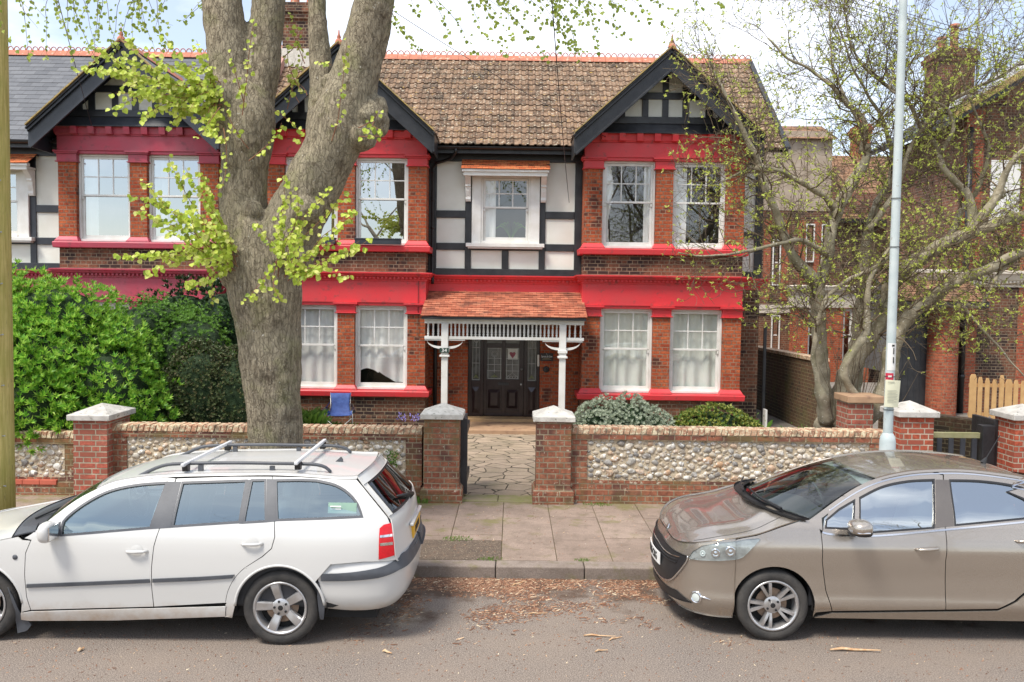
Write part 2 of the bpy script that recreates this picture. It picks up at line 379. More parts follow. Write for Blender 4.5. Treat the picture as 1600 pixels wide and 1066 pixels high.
def bay(parent, xc, paint, blk, curt, g1, g2, mats, mouldname='cornice'):
    mred, mbrn = mats
    X = [xc-1.69, xc-1.31, xc-.18, xc+.18, xc+1.31, xc+1.69]; yb = 18.75; T = .22
    br = MB(); pl = MB()
    # piers: red brick
    for (z0, z1) in ((.92, 2.56), (4.0, 5.68)):
        for a, b in ((0, 1), (2, 3), (4, 5)):
            br.box(X[a], X[b], YF, YF+(T if a == 2 else .30), z0, z1)
            if a != 2: br.box(X[0] if a == 0 else X[5]-.3, X[0]+.3 if a == 0 else X[5], YF+.30, yb+.2, z0, z1+.2)
            br.build('brick_pier', mred, parent); br = MB()
    pl.box(X[0], X[5], YF, yb+.2, .02, .80); pl.box(X[0]-.04, X[5]+.04, YF-.05, yb+.2, .0, .36); pl.build('brick_plinth', mbrn, parent); pl = MB(); pl.box(X[0]+.004, X[5]-.004, YF+.012, yb+.2, 3.40, 3.88)
    pl.build('brick_band', mbrn, parent)
    tr = MB(); pts = [(X[0], yb), (X[0], YF), (X[5], YF), (X[5], yb)]
    for z in (.92, 4.0):
        sweep_plan(tr, [(-.25, z-.14), (.075, z-.14), (.09, z-.13), (.10, z-.03), (.085, z-.01), (-.25, z+.005)], pts)
        for a, b in ((0, 1), (2, 3), (4, 5)):   # sloped bases under the piers
            x0, x1 = X[a], X[b]
            tr.add([(x0-.07, YF-.075, z), (x1+.07, YF-.075, z), (x1+.07, YF+.1, z), (x0-.07, YF+.1, z), (x0-.05, YF-.065, z+.03), (x1+.05, YF-.065, z+.03), (x1+.05, YF+.1, z+.03), (x0-.05, YF+.1, z+.03),
                    (x0-.006, YF-.006, z+.10), (x1+.006, YF-.006, z+.10), (x1+.006, YF+.1, z+.10), (x0-.006, YF+.1, z+.10)],
                   [(0, 1, 5, 4), (1, 2, 6, 5), (3, 0, 4, 7), (4, 5, 9, 8), (5, 6, 10, 9), (7, 4, 8, 11), (8, 9, 10, 11)])
    for z0, z1 in ((2.55, 2.78), (5.66, 5.9)):
        for a, b in ((0, 1), (2, 3), (4, 5)):
            x0, x1 = X[a], X[b]
            tr.box(x0-.02, x1+.02, YF-.02, YF+T, z0+.025, z1-.07); tr.box(x0-.045, x1+.045, YF-.045, YF+T, z0, z0+.022)
            tr.box(x0-.05, x1+.05, YF-.05, YF+T, z1-.068, z1-.04); tr.box(x0-.075, x1+.075, YF-.08, YF+T, z1-.038, z1)
    # friezes
    tr.box(X[0]-.01, X[5]+.01, YF-.012, yb, 2.784, 3.27); tr.box(X[1], X[4], YF+.012, yb, 2.72, 2.783)
    tr.box(X[0]-.01, X[5]+.01, YF-.012, yb, 5.904, 6.21); tr.box(X[1], X[4], YF+.012, yb, 5.84, 5.903)
    cornice(tr, pts, 3.42)
    # modillion band under the gable
    sweep_plan(tr, [(-.02, 6.212), (.03, 6.212), (.035, 6.235), (.05, 6.25), (.065, 6.36), (.10, 6.40), (-.02, 6.40)], pts)
    for k in range(8):
        cx = xc-1.30+k*.3715
        if abs(cx-xc) < 1.5: tr.add([(cx-.065, YF-.03, 6.225), (cx+.065, YF-.03, 6.225), (cx+.065, YF-.12, 6.235), (cx-.065, YF-.12, 6.235), (cx-.065, YF-.03, 6.399), (cx+.065, YF-.03, 6.399), (cx+.065, YF-.15, 6.399), (cx-.065, YF-.15, 6.399)],
                   [(0, 1, 2, 3), (4, 7, 6, 5), (3, 2, 6, 7), (0, 3, 7, 4), (1, 5, 6, 2)])
    tr.build(mouldname, paint, parent, bevel=.004)
    # gable front: timber and render
    gf = MB(); ax, az, sl = xc-.03, 8.0, .9
    def hw(z): return (az-.15-z)/sl
    gf.prism([(ax-hw(6.404), 6.404), (ax+hw(6.404), 6.404), (ax+.02, 7.83), (ax-.02, 7.83)], YF-.02, YF+.15, 'y')
    gf.build('gable_render', m_render, parent)
    tb = MB(); yg = YF-.021
    tb.add([(ax-1.75, YF-.14, 6.404), (ax+1.75, YF-.14, 6.404), (ax+1.5, YF-.05, 6.60), (ax-1.5, YF-.05, 6.60), (ax-1.75, YF, 6.404), (ax+1.75, YF, 6.404), (ax+1.5, YF, 6.60), (ax-1.5, YF, 6.60)],
           [(0, 1, 2, 3), (0, 4, 5, 1), (3, 2, 6, 7), (0, 3, 7, 4), (1, 5, 6, 2)])
    tb.box(ax-1.72, ax+1.72, YF-.16, YF, 6.385, 6.403)
    tb.box(ax-1.42, ax+1.42, YF-.07, yg, 6.602, 6.745)
    tb.box(ax-.9, ax+.9, YF-.06, yg, 7.11, 7.25)
    for cx, a, b in ((0, 6.747, 7.108), (-.42, 6.747, 7.108), (.42, 6.747, 7.108), (0, 7.252, 7.8), (.42, 7.252, 7.5)): tb.box(ax+cx-.065, ax+cx+.065, YF-.055, yg, a, b)
    for s in (-1, 1): tb.prism([(ax+s*.84, 6.747), (ax+s*(.84+.14), 6.747), (ax+s*(.84+.14), 7.0), (ax+s*.84, 7.1)], YF-.055, yg, 'y'); tb.prism([(ax+s*1.1, 6.747), (ax+s*1.4, 6.747), (ax+s*1.12, 7.0)], YF-.05, yg, 'y')
    tb.build('gable_timber', blk, parent, bevel=.005)
    # bargeboards
    for s in (-1, 1):
        bb = MB(); tip = ax+s*1.90; zt, zb = 6.29, 5.90
        def line(dz0, dz1, y0, y1, ext=0):
            poly = [(ax, az+dz1), (ax, az+dz0), (tip+s*ext, zt+dz0-ext*sl), (tip+s*ext, zt+dz1-ext*sl)]
            bb.prism(poly, y0, y1, 'y')
        line(-.44, -.10, 17.50, 17.56); line(-.10, -.035, 17.44, 17.56, .03); line(-.035, 0, 17.40, 17.57, .05); line(-.46, -.40, 17.485, 17.499, 0)
        bb.box(tip, tip+s*.04, 17.5, 18.35, zb-.03, zt-.05)
        bb.build('bargeboard', blk, parent, bevel=.004)
        sf = MB(); sf.prism([(ax, az-.05), (ax, az-.10), (tip, zt-.10), (tip, zt-.05)], 17.57, 21.0, 'y'); sf.build('soffit', blk, parent)
        vg = MB(); n = 16
        for i in range(n):
            x0 = ax+s*1.93*i/n; x1 = ax+s*1.93*(i+1)/n; z0 = az+.012-sl*abs(x0-ax); z1 = az+.012-sl*abs(x1-ax)
            vg.prism([(x0, z0), (x1, z1-.0), (x1, z1+.035), (x0, z0+.028)], 17.36+RND.uniform(-.01, .01), 17.62, 'y')
        vg.build('verge_tile', m_verge, parent)
    return ax, az
def gable_roof(parent, ax, az, mat, tw, g, amp, th, mode, ymax=20.7, eave=None):
    sl = .9; lng = 1.95*math.hypot(1, sl)
    for s in (-1, 1):
        O = (ax+s*1.95, 17.6, az+.0-1.95*sl); U = (0, 1, 0); V = (-s, 0, sl)
        roof_tiles('gable_roof', O, U, V, ymax-17.6, lng, tw, g, amp, th, mat, parent, seg=6, mode=mode,
                   clip=lambda u, v, s=s: (17.6+u) < 18.35+((az-1.95*sl+v*sl/math.hypot(1, sl))-6.14)/.85+.25)
    mb = MB(); n = 9
    for i in range(n):
        a = 17.38+i*(ymax-17.45)/n; mb.prism([(ax-.14, az-.10), (ax-.02, az+.05), (ax+.02, az+.05), (ax+.14, az-.10), (ax, az-.02)], a, a+(ymax-17.45)/n-.008, 'y')
    mb.build('gable_ridge', m_terracotta, parent)
def finial(parent, ax, az):
    mb = MB(); mb.lathe([(.0, .22), (.012, .2), (.02, .12), (.045, .06), (.03, .04), (.07, .0), (.085, -.05)], (ax, 17.45, az+.06), 12)
    mb.build('finial', m_terracotta, parent, smooth=True)
def hooded_window(parent, xc, glass, paint_mid, curtain=None):
    x0, x1 = xc-.74, xc+.735; y = 18.66
    cs = MB(); cs.box(x0, x0+.20, y-.03, y+.1, 4.105, 5.56); cs.box(x1-.20, x1, y-.03, y+.1, 4.105, 5.56); cs.box(x0, x1, y-.025, y+.1, 5.561, 5.62)
    cs.build('window_casing', m_white, parent, bevel=.006)
    sash_window(parent, x0+.20, x1-.20, 4.105, 5.56, y-.01, 4.883, glass=glass, curtain=curtain)
    s = MB(); s.box(x0-.12, x1+.11, y-.12, y+.1, 4.02, 4.10); s.box(x0-.08, x1+.07, y-.09, y+.1, 3.985, 4.018); s.build('window_sill', m_white, parent, bevel=.006)
    for bx in (x0-.14, x1+.02):
        b = MB(); prof = [(y+.02, 5.0), (y-.05, 5.0), (y-.07, 5.05), (y-.06, 5.1), (y-.10, 5.22), (y-.11, 5.3), (y-.14, 5.32), (y-.13, 5.36), (y-.2, 5.44), (y-.27, 5.5), (y-.3, 5.55), (y+.02, 5.55)]
        b.prism(prof, bx, bx+.115, 'x'); b.build('bracket', m_white, parent, bevel=.006)
    h = MB(); h.box(x0-.17, x1+.15, 18.32, 18.4, 5.52, 5.66); h.box(x0-.2, x1+.18, 18.285, 18.4, 5.60, 5.665); h.box(x0-.17, x1+.15, 18.4, 18.68, 5.555, 5.6)
    h.build('hood_fascia', m_white, parent, bevel=.005)
    roof_tiles('hood_tiles', (x0-.22, 18.26, 5.66), (1, 0, 0), (0, .42, .26), x1-x0+.42, .47, .13, .085, 0, .014, m_orangetile, parent, mode='flat')
def timber_mid(parent, xl, xr, xc, blk, left=True, right=True):
    yp = 18.72
    r = MB(); r.box(xl, xr, yp, yp+.2, 3.42, 4.1); r.box(xl, xc-.75, yp, yp+.2, 4.1, 6.0); r.box(xc+.75, xr, yp, yp+.2, 4.1, 6.0); r.box(xc-.75, xc+.75, yp, yp+.2, 5.57, 6.0)
    r.build('render_panel', m_render, parent)
    t = MB(); y0 = yp-.035; y1 = yp+.01
    # wall-plate and sill beams
    t.box(xl, xr, y0-.02, y1, 3.40, 3.55); t.box(xl, xr, y0-.02, y1, 5.87, 6.03)
    # posts beside bays
    t.box(xl, xl+.17, y0-.01, y1, 3.551, 5.869); t.box(xr-.16, xr, y0-.01, y1, 3.551, 5.869)
    # window posts
    pl, pr = xc-.89, xc+.73
    t.box(pl, pl+.135, y0, y1, 3.551, 5.869); t.box(pr, pr+.135, y0, y1, 3.551, 5.869)
    t.box(xc-.08, xc+.07, y0, y1, 3.551, 3.949); t.box(pl+.136, pr-.001, y0, y1, 3.951, 4.02)
    for z0, z1 in ((3.951, 4.105), (4.65, 4.81)):
        t.box(xl+.171, pl-.001, y0+.003, y1, z0, z1); t.box(pr+.136, xr-.161, y0+.003, y1, z0, z1)
    t.build('timber_frame', blk, parent, bevel=.006)
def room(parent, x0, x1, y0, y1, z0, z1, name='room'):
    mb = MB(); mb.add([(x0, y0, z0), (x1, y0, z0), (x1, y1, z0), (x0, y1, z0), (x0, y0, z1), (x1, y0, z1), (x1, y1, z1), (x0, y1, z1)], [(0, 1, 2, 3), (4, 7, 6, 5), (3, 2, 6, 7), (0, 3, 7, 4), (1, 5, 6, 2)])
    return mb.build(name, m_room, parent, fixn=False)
def gutter(parent, x0, x1, y, z):
    mb = MB(); pr = [(y+.055*math.cos(a), z+.055*math.sin(a)) for a in [PI+PI*i/8 for i in range(9)]]
    pr2 = [(y+.047*math.cos(a), z+.047*math.sin(a)) for a in [2*PI-PI*i/8 for i in range(9)]]
    mb.prism(pr+pr2, x0, x1, 'x'); mb.build('gutter', m_blacksat, parent)

# ---------------- the red house (34)
H = empty('semi_detached_house', (0, 18.1, 0), 0, 'brick house with bright red bays, brown tiled roof, white porch and number 34', 'house')
def hp(o):
    return o
XBL, XBR = -3.54, 3.18
H_PARTS0 = set(bpy.data.objects)
a1 = bay(H, XBL, m_redpaint, m_black, None, None, None, (m_redbrick, m_brownbrick))
a2 = bay(H, XBR, m_redpaint, m_black, None, None, None, (m_redbrick, m_brownbrick))
for ax, az in (a1, a2): gable_roof(H, ax, az, m_romantile, .165, .25, .022, .02, 'roman'); finial(H, ax, az)
yw = YF+.10
for xc, cu_g, cu_f in ((XBL, ('full', 'gap'), (None, None)), (XBR, ('full', 'full'), ('sides', 'left'))):
    for i, (a, b) in enumerate(((-1.31, -.18), (.18, 1.31))):
        sash_window(H, xc+a+.006, xc+b-.006, .925, 2.72, yw, 1.86, glass=m_winglass, curtain=cu_g[i], cmat=(m_net if xc < 0 else m_net2))
        sash_window(H, xc+a+.006, xc+b-.006, 4.005, 5.84, yw, 4.98, glass=(m_winglass_hi if xc < 0 else m_winglass), curtain=cu_f[i])
mx0, mx1 = XBL+1.69, XBR-1.69
timber_mid(H, mx0, mx1, -.17, m_black)
hooded_window(H, -.17, m_winglass, None, curtain='left')
c = MB(); cornice(c, [(mx0, 18.74), (mx1, 18.74)], 3.40); c.box(mx0, mx1, 18.73, 18.95, 3.02, 3.225); c.build('cornice', m_redpaint, H, bevel=.004)
# rooms behind the bays and the main shell
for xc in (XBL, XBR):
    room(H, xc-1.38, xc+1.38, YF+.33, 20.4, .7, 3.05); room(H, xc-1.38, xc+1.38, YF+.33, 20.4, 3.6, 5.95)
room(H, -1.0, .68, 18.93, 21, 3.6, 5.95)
XR = 5.43
w = MB()
w.box(XBR+1.69, XR, 18.75, 19.0, 0, 3.24); w.box(XR-.25, XR, 19.001, 24.6, 0, 6.1)
w.box(-5.7, XR, 24.35, 24.6, 0, 6.1); w.box(-5.83, -5.6, 18.8, 24.6, 0, 6.1); w.box(-5.6, XBL-1.69, 18.75, 19.0, 0, 6.1)
w.prism([(18.4, 6.1), (24.6, 6.1), (21.5, 8.72)], XR-.25, XR, 'x')
w.box(XBR+1.69, XR+.05, 18.68, 18.95, 0, .32)
w.build('brick_wall', m_brownbrick, H)
w = MB(); w.box(mx0, -.98, 18.95, 19.2, 0, 3.1); w.box(.63, mx1, 18.95, 19.2, 0, 3.1); w.box(-.98, .63, 18.95, 19.2, 2.35, 3.1); w.build('porch_wall', m_redbrick, H)
sg = MB(); sg.box(XBR+1.69, XR, 18.72, 18.95, 3.25, 6.05); sg.build('render_panel', m_render, H)
tb = MB(); tb.box(XR-.16, XR+.01, 18.68, 18.80, 3.42, 6.03); tb.box(XBR+1.69, XR-.16, 18.68, 18.719, 3.42, 3.56); tb.box(XBR+1.69, XR-.16, 18.68, 18.719, 4.3, 4.42); tb.box(XBR+1.69, XR-.16, 18.68, 18.719, 5.88, 6.03); tb.build('timber_frame', m_black, H)
c = MB(); cornice(c, [(XBR+1.69, 18.72), (XR, 18.72), (XR, 20.2)], 3.40); c.box(XBR+1.69, XR, 18.70, 18.8, 3.16, 3.24); c.build('cornice', m_redpaint, H, bevel=.004)
rm = MB(); rm.add([(-5.7, 18.4, 6.1), (5.75, 18.4, 6.1), (5.75, 21.5, 8.72), (-5.7, 21.5, 8.72), (-5.7, 24.6, 6.1), (5.75, 24.6, 6.1)], [(0, 1, 2, 3), (3, 2, 5, 4)]); rm.build('roof_deck', m_black, H)
roof_tiles('roof', (-5.7, 18.33, 6.17), (1, 0, 0), (0, 3.17, 2.69), 11.55, math.hypot(3.17, 2.69), .165, .25, .024, .02, m_romantile, H, seg=8, mode='roman')
roof_tiles('roof', (5.85, 24.67, 6.17), (-1, 0, 0), (0, -3.17, 2.69), 11.55, math.hypot(3.17, 2.69), .33, .25, 0, .02, m_romantile, H, seg=1, mode='flat')
ridge('ridge_tiles', -5.65, 5.86, 21.5, 8.90, H, m_terracotta)
vb = MB(); vb.prism([(18.3, 6.0), (18.3, 6.13), (21.5, 8.84), (21.5, 8.66)], 5.78, 5.83, 'x'); vb.prism([(18.28, 6.15), (18.28, 6.20), (21.5, 8.93), (21.5, 8.88)], 5.76, 5.87, 'x'); vb.build('bargeboard', m_black, H)
s = MB(); s.box(mx0+.0, mx1-.0, 18.36, 18.7, 6.03, 6.07); s.box(mx0, mx1, 18.34, 18.37, 5.99, 6.12); s.build('eaves_board', m_black, H)
gutter(H, mx0-.25, mx1+.25, 18.27, 6.12)
# downpipe at the left of the middle
d = MB(); d.tube([(-1.25, 18.27, 6.08), (-1.25, 18.3, 6.0), (-1.36, 18.5, 5.9), (-1.68, 18.62, 5.82), (-1.76, 18.64, 5.7), (-1.76, 18.64, 3.5), (-1.76, 18.62, 3.42), (-1.74, 18.5, 3.3), (-1.74, 18.5, 3.2)], .035, 10)
d.tube([(-1.70, 18.86, 3.0), (-1.70, 18.86, .1)], .045, 10)
for z in (5.6, 5.0, 4.4, 3.8): d.tube([(-1.76, 18.64, z), (-1.76, 18.64, z+.05)], .042, 10)
d.build('downpipe', m_blacksat, H, smooth=True)
d = MB(); d.tube([(-2.0, 18.07, 3.25), (-2.0, 18.07, 2.1), (-1.96, 18.07, 2.06), (-1.8, 18.08, 2.05)], .006, 6); d.build('cable', m_blacksat, H)
# porch
P_ = MB(); ys = 17.42
for px0 in (-1.445, .967):
    p0, p1 = px0, px0+.14
    P_.box(p0, p1, ys-.07, ys+.07, 1.86, 2.38); P_.box(p0+.005, p1-.005, ys-.065, ys+.065, .55, 1.70)
    P_.box(p0-.025, p1+.025, ys-.095, ys+.095, 1.80, 1.86); P_.box(p0-.005, p1+.005, ys-.075, ys+.075, 1.74, 1.799); P_.box(p0-.03, p1+.03, ys-.1, ys+.1, 1.70, 1.74)
    P_.box(p0-.02, p1+.02, ys-.09, ys+.09, .30, .55); P_.box(p0-.05, p1+.05, ys-.12, ys+.12, .15, .30)
    P_.build('porch_post', m_white, H, bevel=.006); P_ = MB()
F_ = MB(); xa, xb = -1.79, 1.47
F_.box(xa, xb, ys-.05, ys+.05, 2.38, 2.44); F_.box(xa, xb, ys-.065, ys+.02, 2.441, 2.48)
for sa, sb in ((xa, -1.446), (-1.304, .966), (1.108, xb)): F_.box(sa, sb, ys-.04, ys+.04, 2.06, 2.12)
F_.build('porch_beam', m_white, H, bevel=.004)
for k in range(11):
    cx = -1.375+k*.2412; q = MB(); q.box(cx-.028, cx+.028, ys-.075, ys-.066, 2.40, 2.438); q.build('rail_block', m_white, H)
k = 0; spans = ((xa+.02, -1.46, 3), (-1.29, .955, 27), (1.12, xb-.01, 3))
for sa, sb, n in spans:
    for i in range(n):
        cx = sa+(sb-sa)*(i+.5)/n; q = MB()
        q.lathe([(.016, 2.121), (.018, 2.15), (.024, 2.17), (.014, 2.18), (.023, 2.21), (.019, 2.27), (.013, 2.31), (.02, 2.33), (.013, 2.345), (.02, 2.355), (.02, 2.379)], (cx, ys, 0), 8)
        q.build('baluster', m_white, H, smooth=True)
for x0, d in ((-1.445, -1), (-1.305, 1), (.967, -1), (1.107, 1)):
    q = MB(); path = [(x0, 1.83)]+[(x0+d*.30*math.sin(t*PI/12), 1.86+.18*(1-math.cos(t*PI/12))) for t in range(7)]
    up = [(x0+d*.30, 2.058), (x0, 2.058)]
    n = 7; out = [(x0+d*.30*math.sin(t*PI/12), 1.86+.19*(1-math.cos(t*PI/12))) for t in range(n)]; inn = [(x0+d*(.30*math.sin(t*PI/12)-.0), 1.91+.13*(1-math.cos(t*PI/12))) for t in range(n)]
    q.prism(out+inn[::-1], ys-.025, ys+.025, 'y'); q.box(x0, x0+d*.34, ys-.026, ys+.026, 2.03, 2.058); q.build('porch_bracket', m_white, H)
roof_tiles('porch_roof', (-1.86, 17.22, 2.535), (1, 0, 0), (0, 1.5, .52), 3.38, 1.585, .17, .135, 0, .014, m_claytile, H, mode='flat', jit=.006)
q = MB(); q.add([(-1.82, 17.25, 2.50), (1.49, 17.25, 2.50), (1.49, 18.72, 3.0), (-1.82, 18.72, 3.0), (-1.82, 17.25, 2.52), (1.49, 17.25, 2.52), (1.49, 18.72, 3.02), (-1.82, 18.72, 3.02)], [(0, 3, 2, 1), (4, 5, 6, 7), (0, 1, 5, 4), (1, 2, 6, 5), (2, 3, 7, 6), (3, 0, 4, 7)])
q.box(-1.84, 1.50, 17.24, 17.26, 2.475, 2.52); q.build('porch_soffit', m_black, H)
ng = MB(); ng.box(-1.475, -1.285, ys-.105, ys-.096, 1.785, 1.885); n_ = ng.build('number_plate', surf('green_plate', (.02, .05, .035), (.02, .05, .035), 1, .4, 0), H)
m_ink = surf('white_ink', (.8, .8, .78), (.8, .8, .78), 1, .5, 0)
text_obj('34', .105, (-1.38, ys-.108, 1.832), (PI/2, 0, 0), m_ink, n_, sx=1.1)
# steps
q = MB(); q.box(-1.25, .95, 17.4, 18.62, .0, .195); q.build('doorstep', m_sandstone, H, bevel=.01)
q = MB(); q.box(-1.05, .7, 18.6, 19.15, .0, .255); q.build('doorstep', surf('yellow_step_paint', (.50, .33, .16), (.4, .26, .14), 5, .8, .002), H, bevel=.01)
# front door
dm = MB(); yd = 19.02
dm.box(-.975, -.90, yd-.02, yd+.1, .257, 2.349); dm.box(.56, .625, yd-.02, yd+.1, .257, 2.349); dm.box(-.70, -.63, yd-.02, yd+.1, .257, 2.349); dm.box(.275, .345, yd-.02, yd+.1, .257, 2.349)
dm.box(-.90, -.70, yd, yd+.08, .257, 1.06); dm.box(.345, .56, yd, yd+.08, .257, 1.06); dm.box(-.90, -.70, yd, yd+.08, 2.1, 2.349); dm.box(.345, .56, yd, yd+.08, 2.1, 2.349)
dm.box(-.63, .275, yd-.01, yd+.1, 2.27, 2.349)
for sx0, sx1 in ((-.88, -.72), (.365, .54)):
    cx = (sx0+sx1)/2; dm.add([(sx0, yd-.001, .33), (sx1, yd-.001, .33), (sx1, yd-.001, .92), (sx0, yd-.001, .92), (cx-.02, yd-.03, .42), (cx+.02, yd-.03, .42), (cx+.02, yd-.03, .82), (cx-.02, yd-.03, .82)], [(0, 1, 5, 4), (1, 2, 6, 5), (2, 3, 7, 6), (3, 0, 4, 7), (4, 5, 6, 7)])
fr = dm.build('door_frame', m_darkdoor, H, bevel=.004)
lf = MB(); yl = yd+.03
lf.box(-.628, -.555, yl, yl+.05, .26, 2.268); lf.box(.172, .273, yl, yl+.05, .26, 2.268); lf.box(-.222, -.138, yl, yl+.05, .26, 2.268)
for a, b in ((-.555, -.222), (-.138, .172)):
    lf.box(a, b, yl, yl+.05, .26, .40); lf.box(a, b, yl, yl+.05, .89, 1.09); lf.box(a, b, yl, yl+.05, 1.80, 1.90); lf.box(a, b, yl, yl+.05, 2.15, 2.268)
    lf.box(a, b, yl+.025, yl+.05, .40, .89)
    lf.add([(a+.03, yl+.024, .43), (b-.03, yl+.024, .43), (b-.03, yl+.024, .86), (a+.03, yl+.024, .86), (a+.09, yl-.012, .50), (b-.09, yl-.012, .50), (b-.09, yl-.012, .79), (a+.09, yl-.012, .79)], [(0, 1, 5, 4), (1, 2, 6, 5), (2, 3, 7, 6), (3, 0, 4, 7), (4, 5, 6, 7)])
lf.box(-.6, .25, yl-.03, yl-.001, .262, .31)
door = lf.build('front_door', m_darkdoor, H, bevel=.004)
q = MB(); q.box(-.30, -.06, yl-.012, yl-.001, .96, 1.02); q.build('letter_box', m_blacksat, door)
q = MB(); q.lathe([(.028, 0), (.03, -.02), (.014, -.03), (.012, -.05), (.03, -.06), (.03, -.075), (.0, -.085)], (.225, yl-.001, 1.33), 12, 'y'); q.build('door_knob', m_metalgrey, door, smooth=True)
q = MB(); q.lathe([(.02, 0), (.02, -.012), (0, -.014)], (.215, yl-.001, .98), 10, 'y'); q.build('lock', m_metalgrey, door)
# leaded glass
t = NT('leaded_glass'); g_ = t.noise(t.pos(), 4, 3); t.fin(t.mix(t.step(g_, .4, .6), (.05, .055, .05), (.11, .12, .115)), .15, None, **{'Specular IOR Level': .9}); m_lglass = t.mat
m_lead = surf('lead_came', (.45, .46, .46), (.35, .36, .36), 4, .45, 0)
m_leaf = surf('green_leaf_glass', (.10, .12, .03), (.12, .14, .05), 4, .3, 0)
m_redg = surf('ruby_glass', (.22, .02, .05), (.30, .05, .08), 9, .2, 0)
m_whg = surf('opal_glass', (.62, .64, .6), (.55, .57, .53), 9, .3, 0)
for a, b, par, full in ((-.555, -.222, door, 1), (-.138, .172, door, 2), (-.90, -.70, fr, 0), (.345, .56, fr, 0)):
    z0, z1 = (1.09, 1.80) if full else (1.06, 2.10)
    yy = yl+.02 if full else yd+.03
    q = MB(); q.add([(a, yy, z0), (b, yy, z0), (b, yy, z1), (a, yy, z1)], [(0, 1, 2, 3)]); gl = q.build('glass_pane', m_lglass, par)
    if gl.parent == door or True:
        q = MB(); cx = (a+b)/2; ly = yy-.004
        for z in ((1.28, 1.42, 1.56) if full else (1.45, 1.8)): q.box(a+.01, b-.01, ly-.003, ly+.003, z-.004, z+.004)
        q.box(a+.022, a+.03, ly-.003, ly+.003, z0+.015, z1-.015); q.box(b-.03, b-.022, ly-.003, ly+.003, z0+.015, z1-.015)
        q.box(cx-.004, cx+.004, ly-.0035, ly+.0035, z0+.15, z1-.2 if full else z1-.1)
        q.box(a+.022, b-.022, ly-.0035, ly+.0035, z0+.012, z0+.02); q.box(a+.022, b-.022, ly-.0035, ly+.0035, z1-.02, z1-.012)
        if full == 1 or not full: 
            R = .068 if full else .05; zc = z1-.14
            q.tube([(cx+R*math.cos(i*PI/10), ly, zc+R*math.sin(i*PI/10)) for i in range(21)], .004, 5); q.tube([(cx+R*.66*math.cos(i*PI/10), ly, zc+R*.66*math.sin(i*PI/10)) for i in range(21)], .004, 5)
        if full == 2:
            for k in range(4): q.tube([(a+.04+k*.06+.028*(1-math.cos(i*PI/8)), ly, z0+.03+.05*math.sin(i*PI/8)) for i in range(9)], .0035, 5)
            q.tube([(a+.06, ly, z0+.07), (cx, ly, z0+.15), (b-.06, ly, z0+.07)], .004, 5)
        q.build('lead_strip', m_lead, par)
        if full != 2:
            q = MB(); q.prism([(cx-.085, z0+.035), (cx-.06, z0+.075), (cx-.02, z0+.085), (cx, z0+.12), (cx+.02, z0+.085), (cx+.06, z0+.075), (cx+.085, z0+.035), (cx+.03, z0+.055), (cx, z0+.03), (cx-.03, z0+.055)] if full else [(cx-.07, z0+.04), (cx, z0+.14), (cx+.07, z0+.04), (cx, z0+.07)], yy-.006, yy-.002, 'y'); q.build('stained_leaf', m_leaf, par)
        else:
            q = MB(); q.box(a+.05, b-.04, yy-.006, yy-.001, z1-.26, z1-.02); q.build('opal_panel', m_whg, par)
            q = MB(); q.prism([(cx-.07, z1-.12), (cx-.05, z1-.17), (cx, z1-.235), (cx+.05, z1-.17), (cx+.07, z1-.12), (cx+.04, z1-.09), (cx, z1-.105), (cx-.04, z1-.09)], yy-.011, yy-.0065, 'y'); q.build('ruby_shield', m_redg, par)
q = MB()
for a, b in ((-.555, -.222), (-.138, .172)): q.add([(a, yl+.02, 1.9), (b, yl+.02, 1.9), (b, yl+.02, 2.15), (a, yl+.02, 2.15)], [(0, 1, 2, 3)])
q.build('glass_pane', m_lglass, door)
# sign, bell, intercom
q = MB(); q.box(.637, .925, 18.925, 18.949, 1.525, 1.70); sgn = q.build('sign', m_blacksat, H, bevel=.003)
sgn['label'] = 'black sign with white lettering beside the front door'
text_obj('Spratt & Son', .062, (.781, 18.922, 1.625), (PI/2, 0, 0), m_ink, sgn, sx=.78)
text_obj('Independent Jewellers'.replace('Independent Jewellers', 'Funeral Directors') if False else 'Est.', .02, (.781, 18.922, 1.682), (PI/2, 0, 0), m_ink, sgn)
q = MB()
for z, w_ in ((1.587, .14), (1.565, .2)):
    q.box(.781-w_/2, .781+w_/2, 18.9235, 18.925, z-.0025, z+.0025)
q.build('small_print', surf('gilt', (.5, .42, .2), (.5, .42, .2), 1, .5, 0), sgn)
q = MB(); q.lathe([(.07, 0), (.07, -.02), (.055, -.03), (.04, -.025), (.03, -.03), (.0, -.036)], (.77, 18.949, 1.335), 20, 'y'); q.build('door_bell', m_blacksat, H, smooth=True)
q = MB(); q.box(.572, .618, 18.965, 18.999, 1.40, 1.66); q.build('entry_phone', m_white, H, bevel=.008)
q = MB(); q.lathe([(0, -.12), (.05, -.1), (.055, 0), (.045, .06), (0, .08)], (-1.74, 17.9, 2.28), 10, 'y'); q.build('outside_lamp', m_blacksat, H, smooth=True)
# window boxes
q = MB(); q.box(-3.33, -2.36, 17.93, 18.07, 4.008, 4.13); q.box(-4.7, -3.74, 17.93, 18.07, 4.008, 4.13)
bx = q.build('window_box', m_blackgrey, None); tag(bx, 'dark window boxes on the red sill of the left bay', 'window box')
bpy.data.objects.remove(bx)
for xa_, xb_, lb in ((-3.33, -2.36, 'long dark window box on the red sill right of the big tree trunk'), (-4.70, -3.74, 'dark window box on the red sill half hidden by the big tree trunk')):
    q = MB(); q.box(xa_, xb_, 17.94, 18.06, 4.008, 4.125); q.box(xa_-.01, xb_+.01, 17.93, 18.07, 4.11, 4.135)
    tag(q.build('window_box', m_blackgrey, None, bevel=.004), lb, 'window box', 'window boxes on the first floor sill')
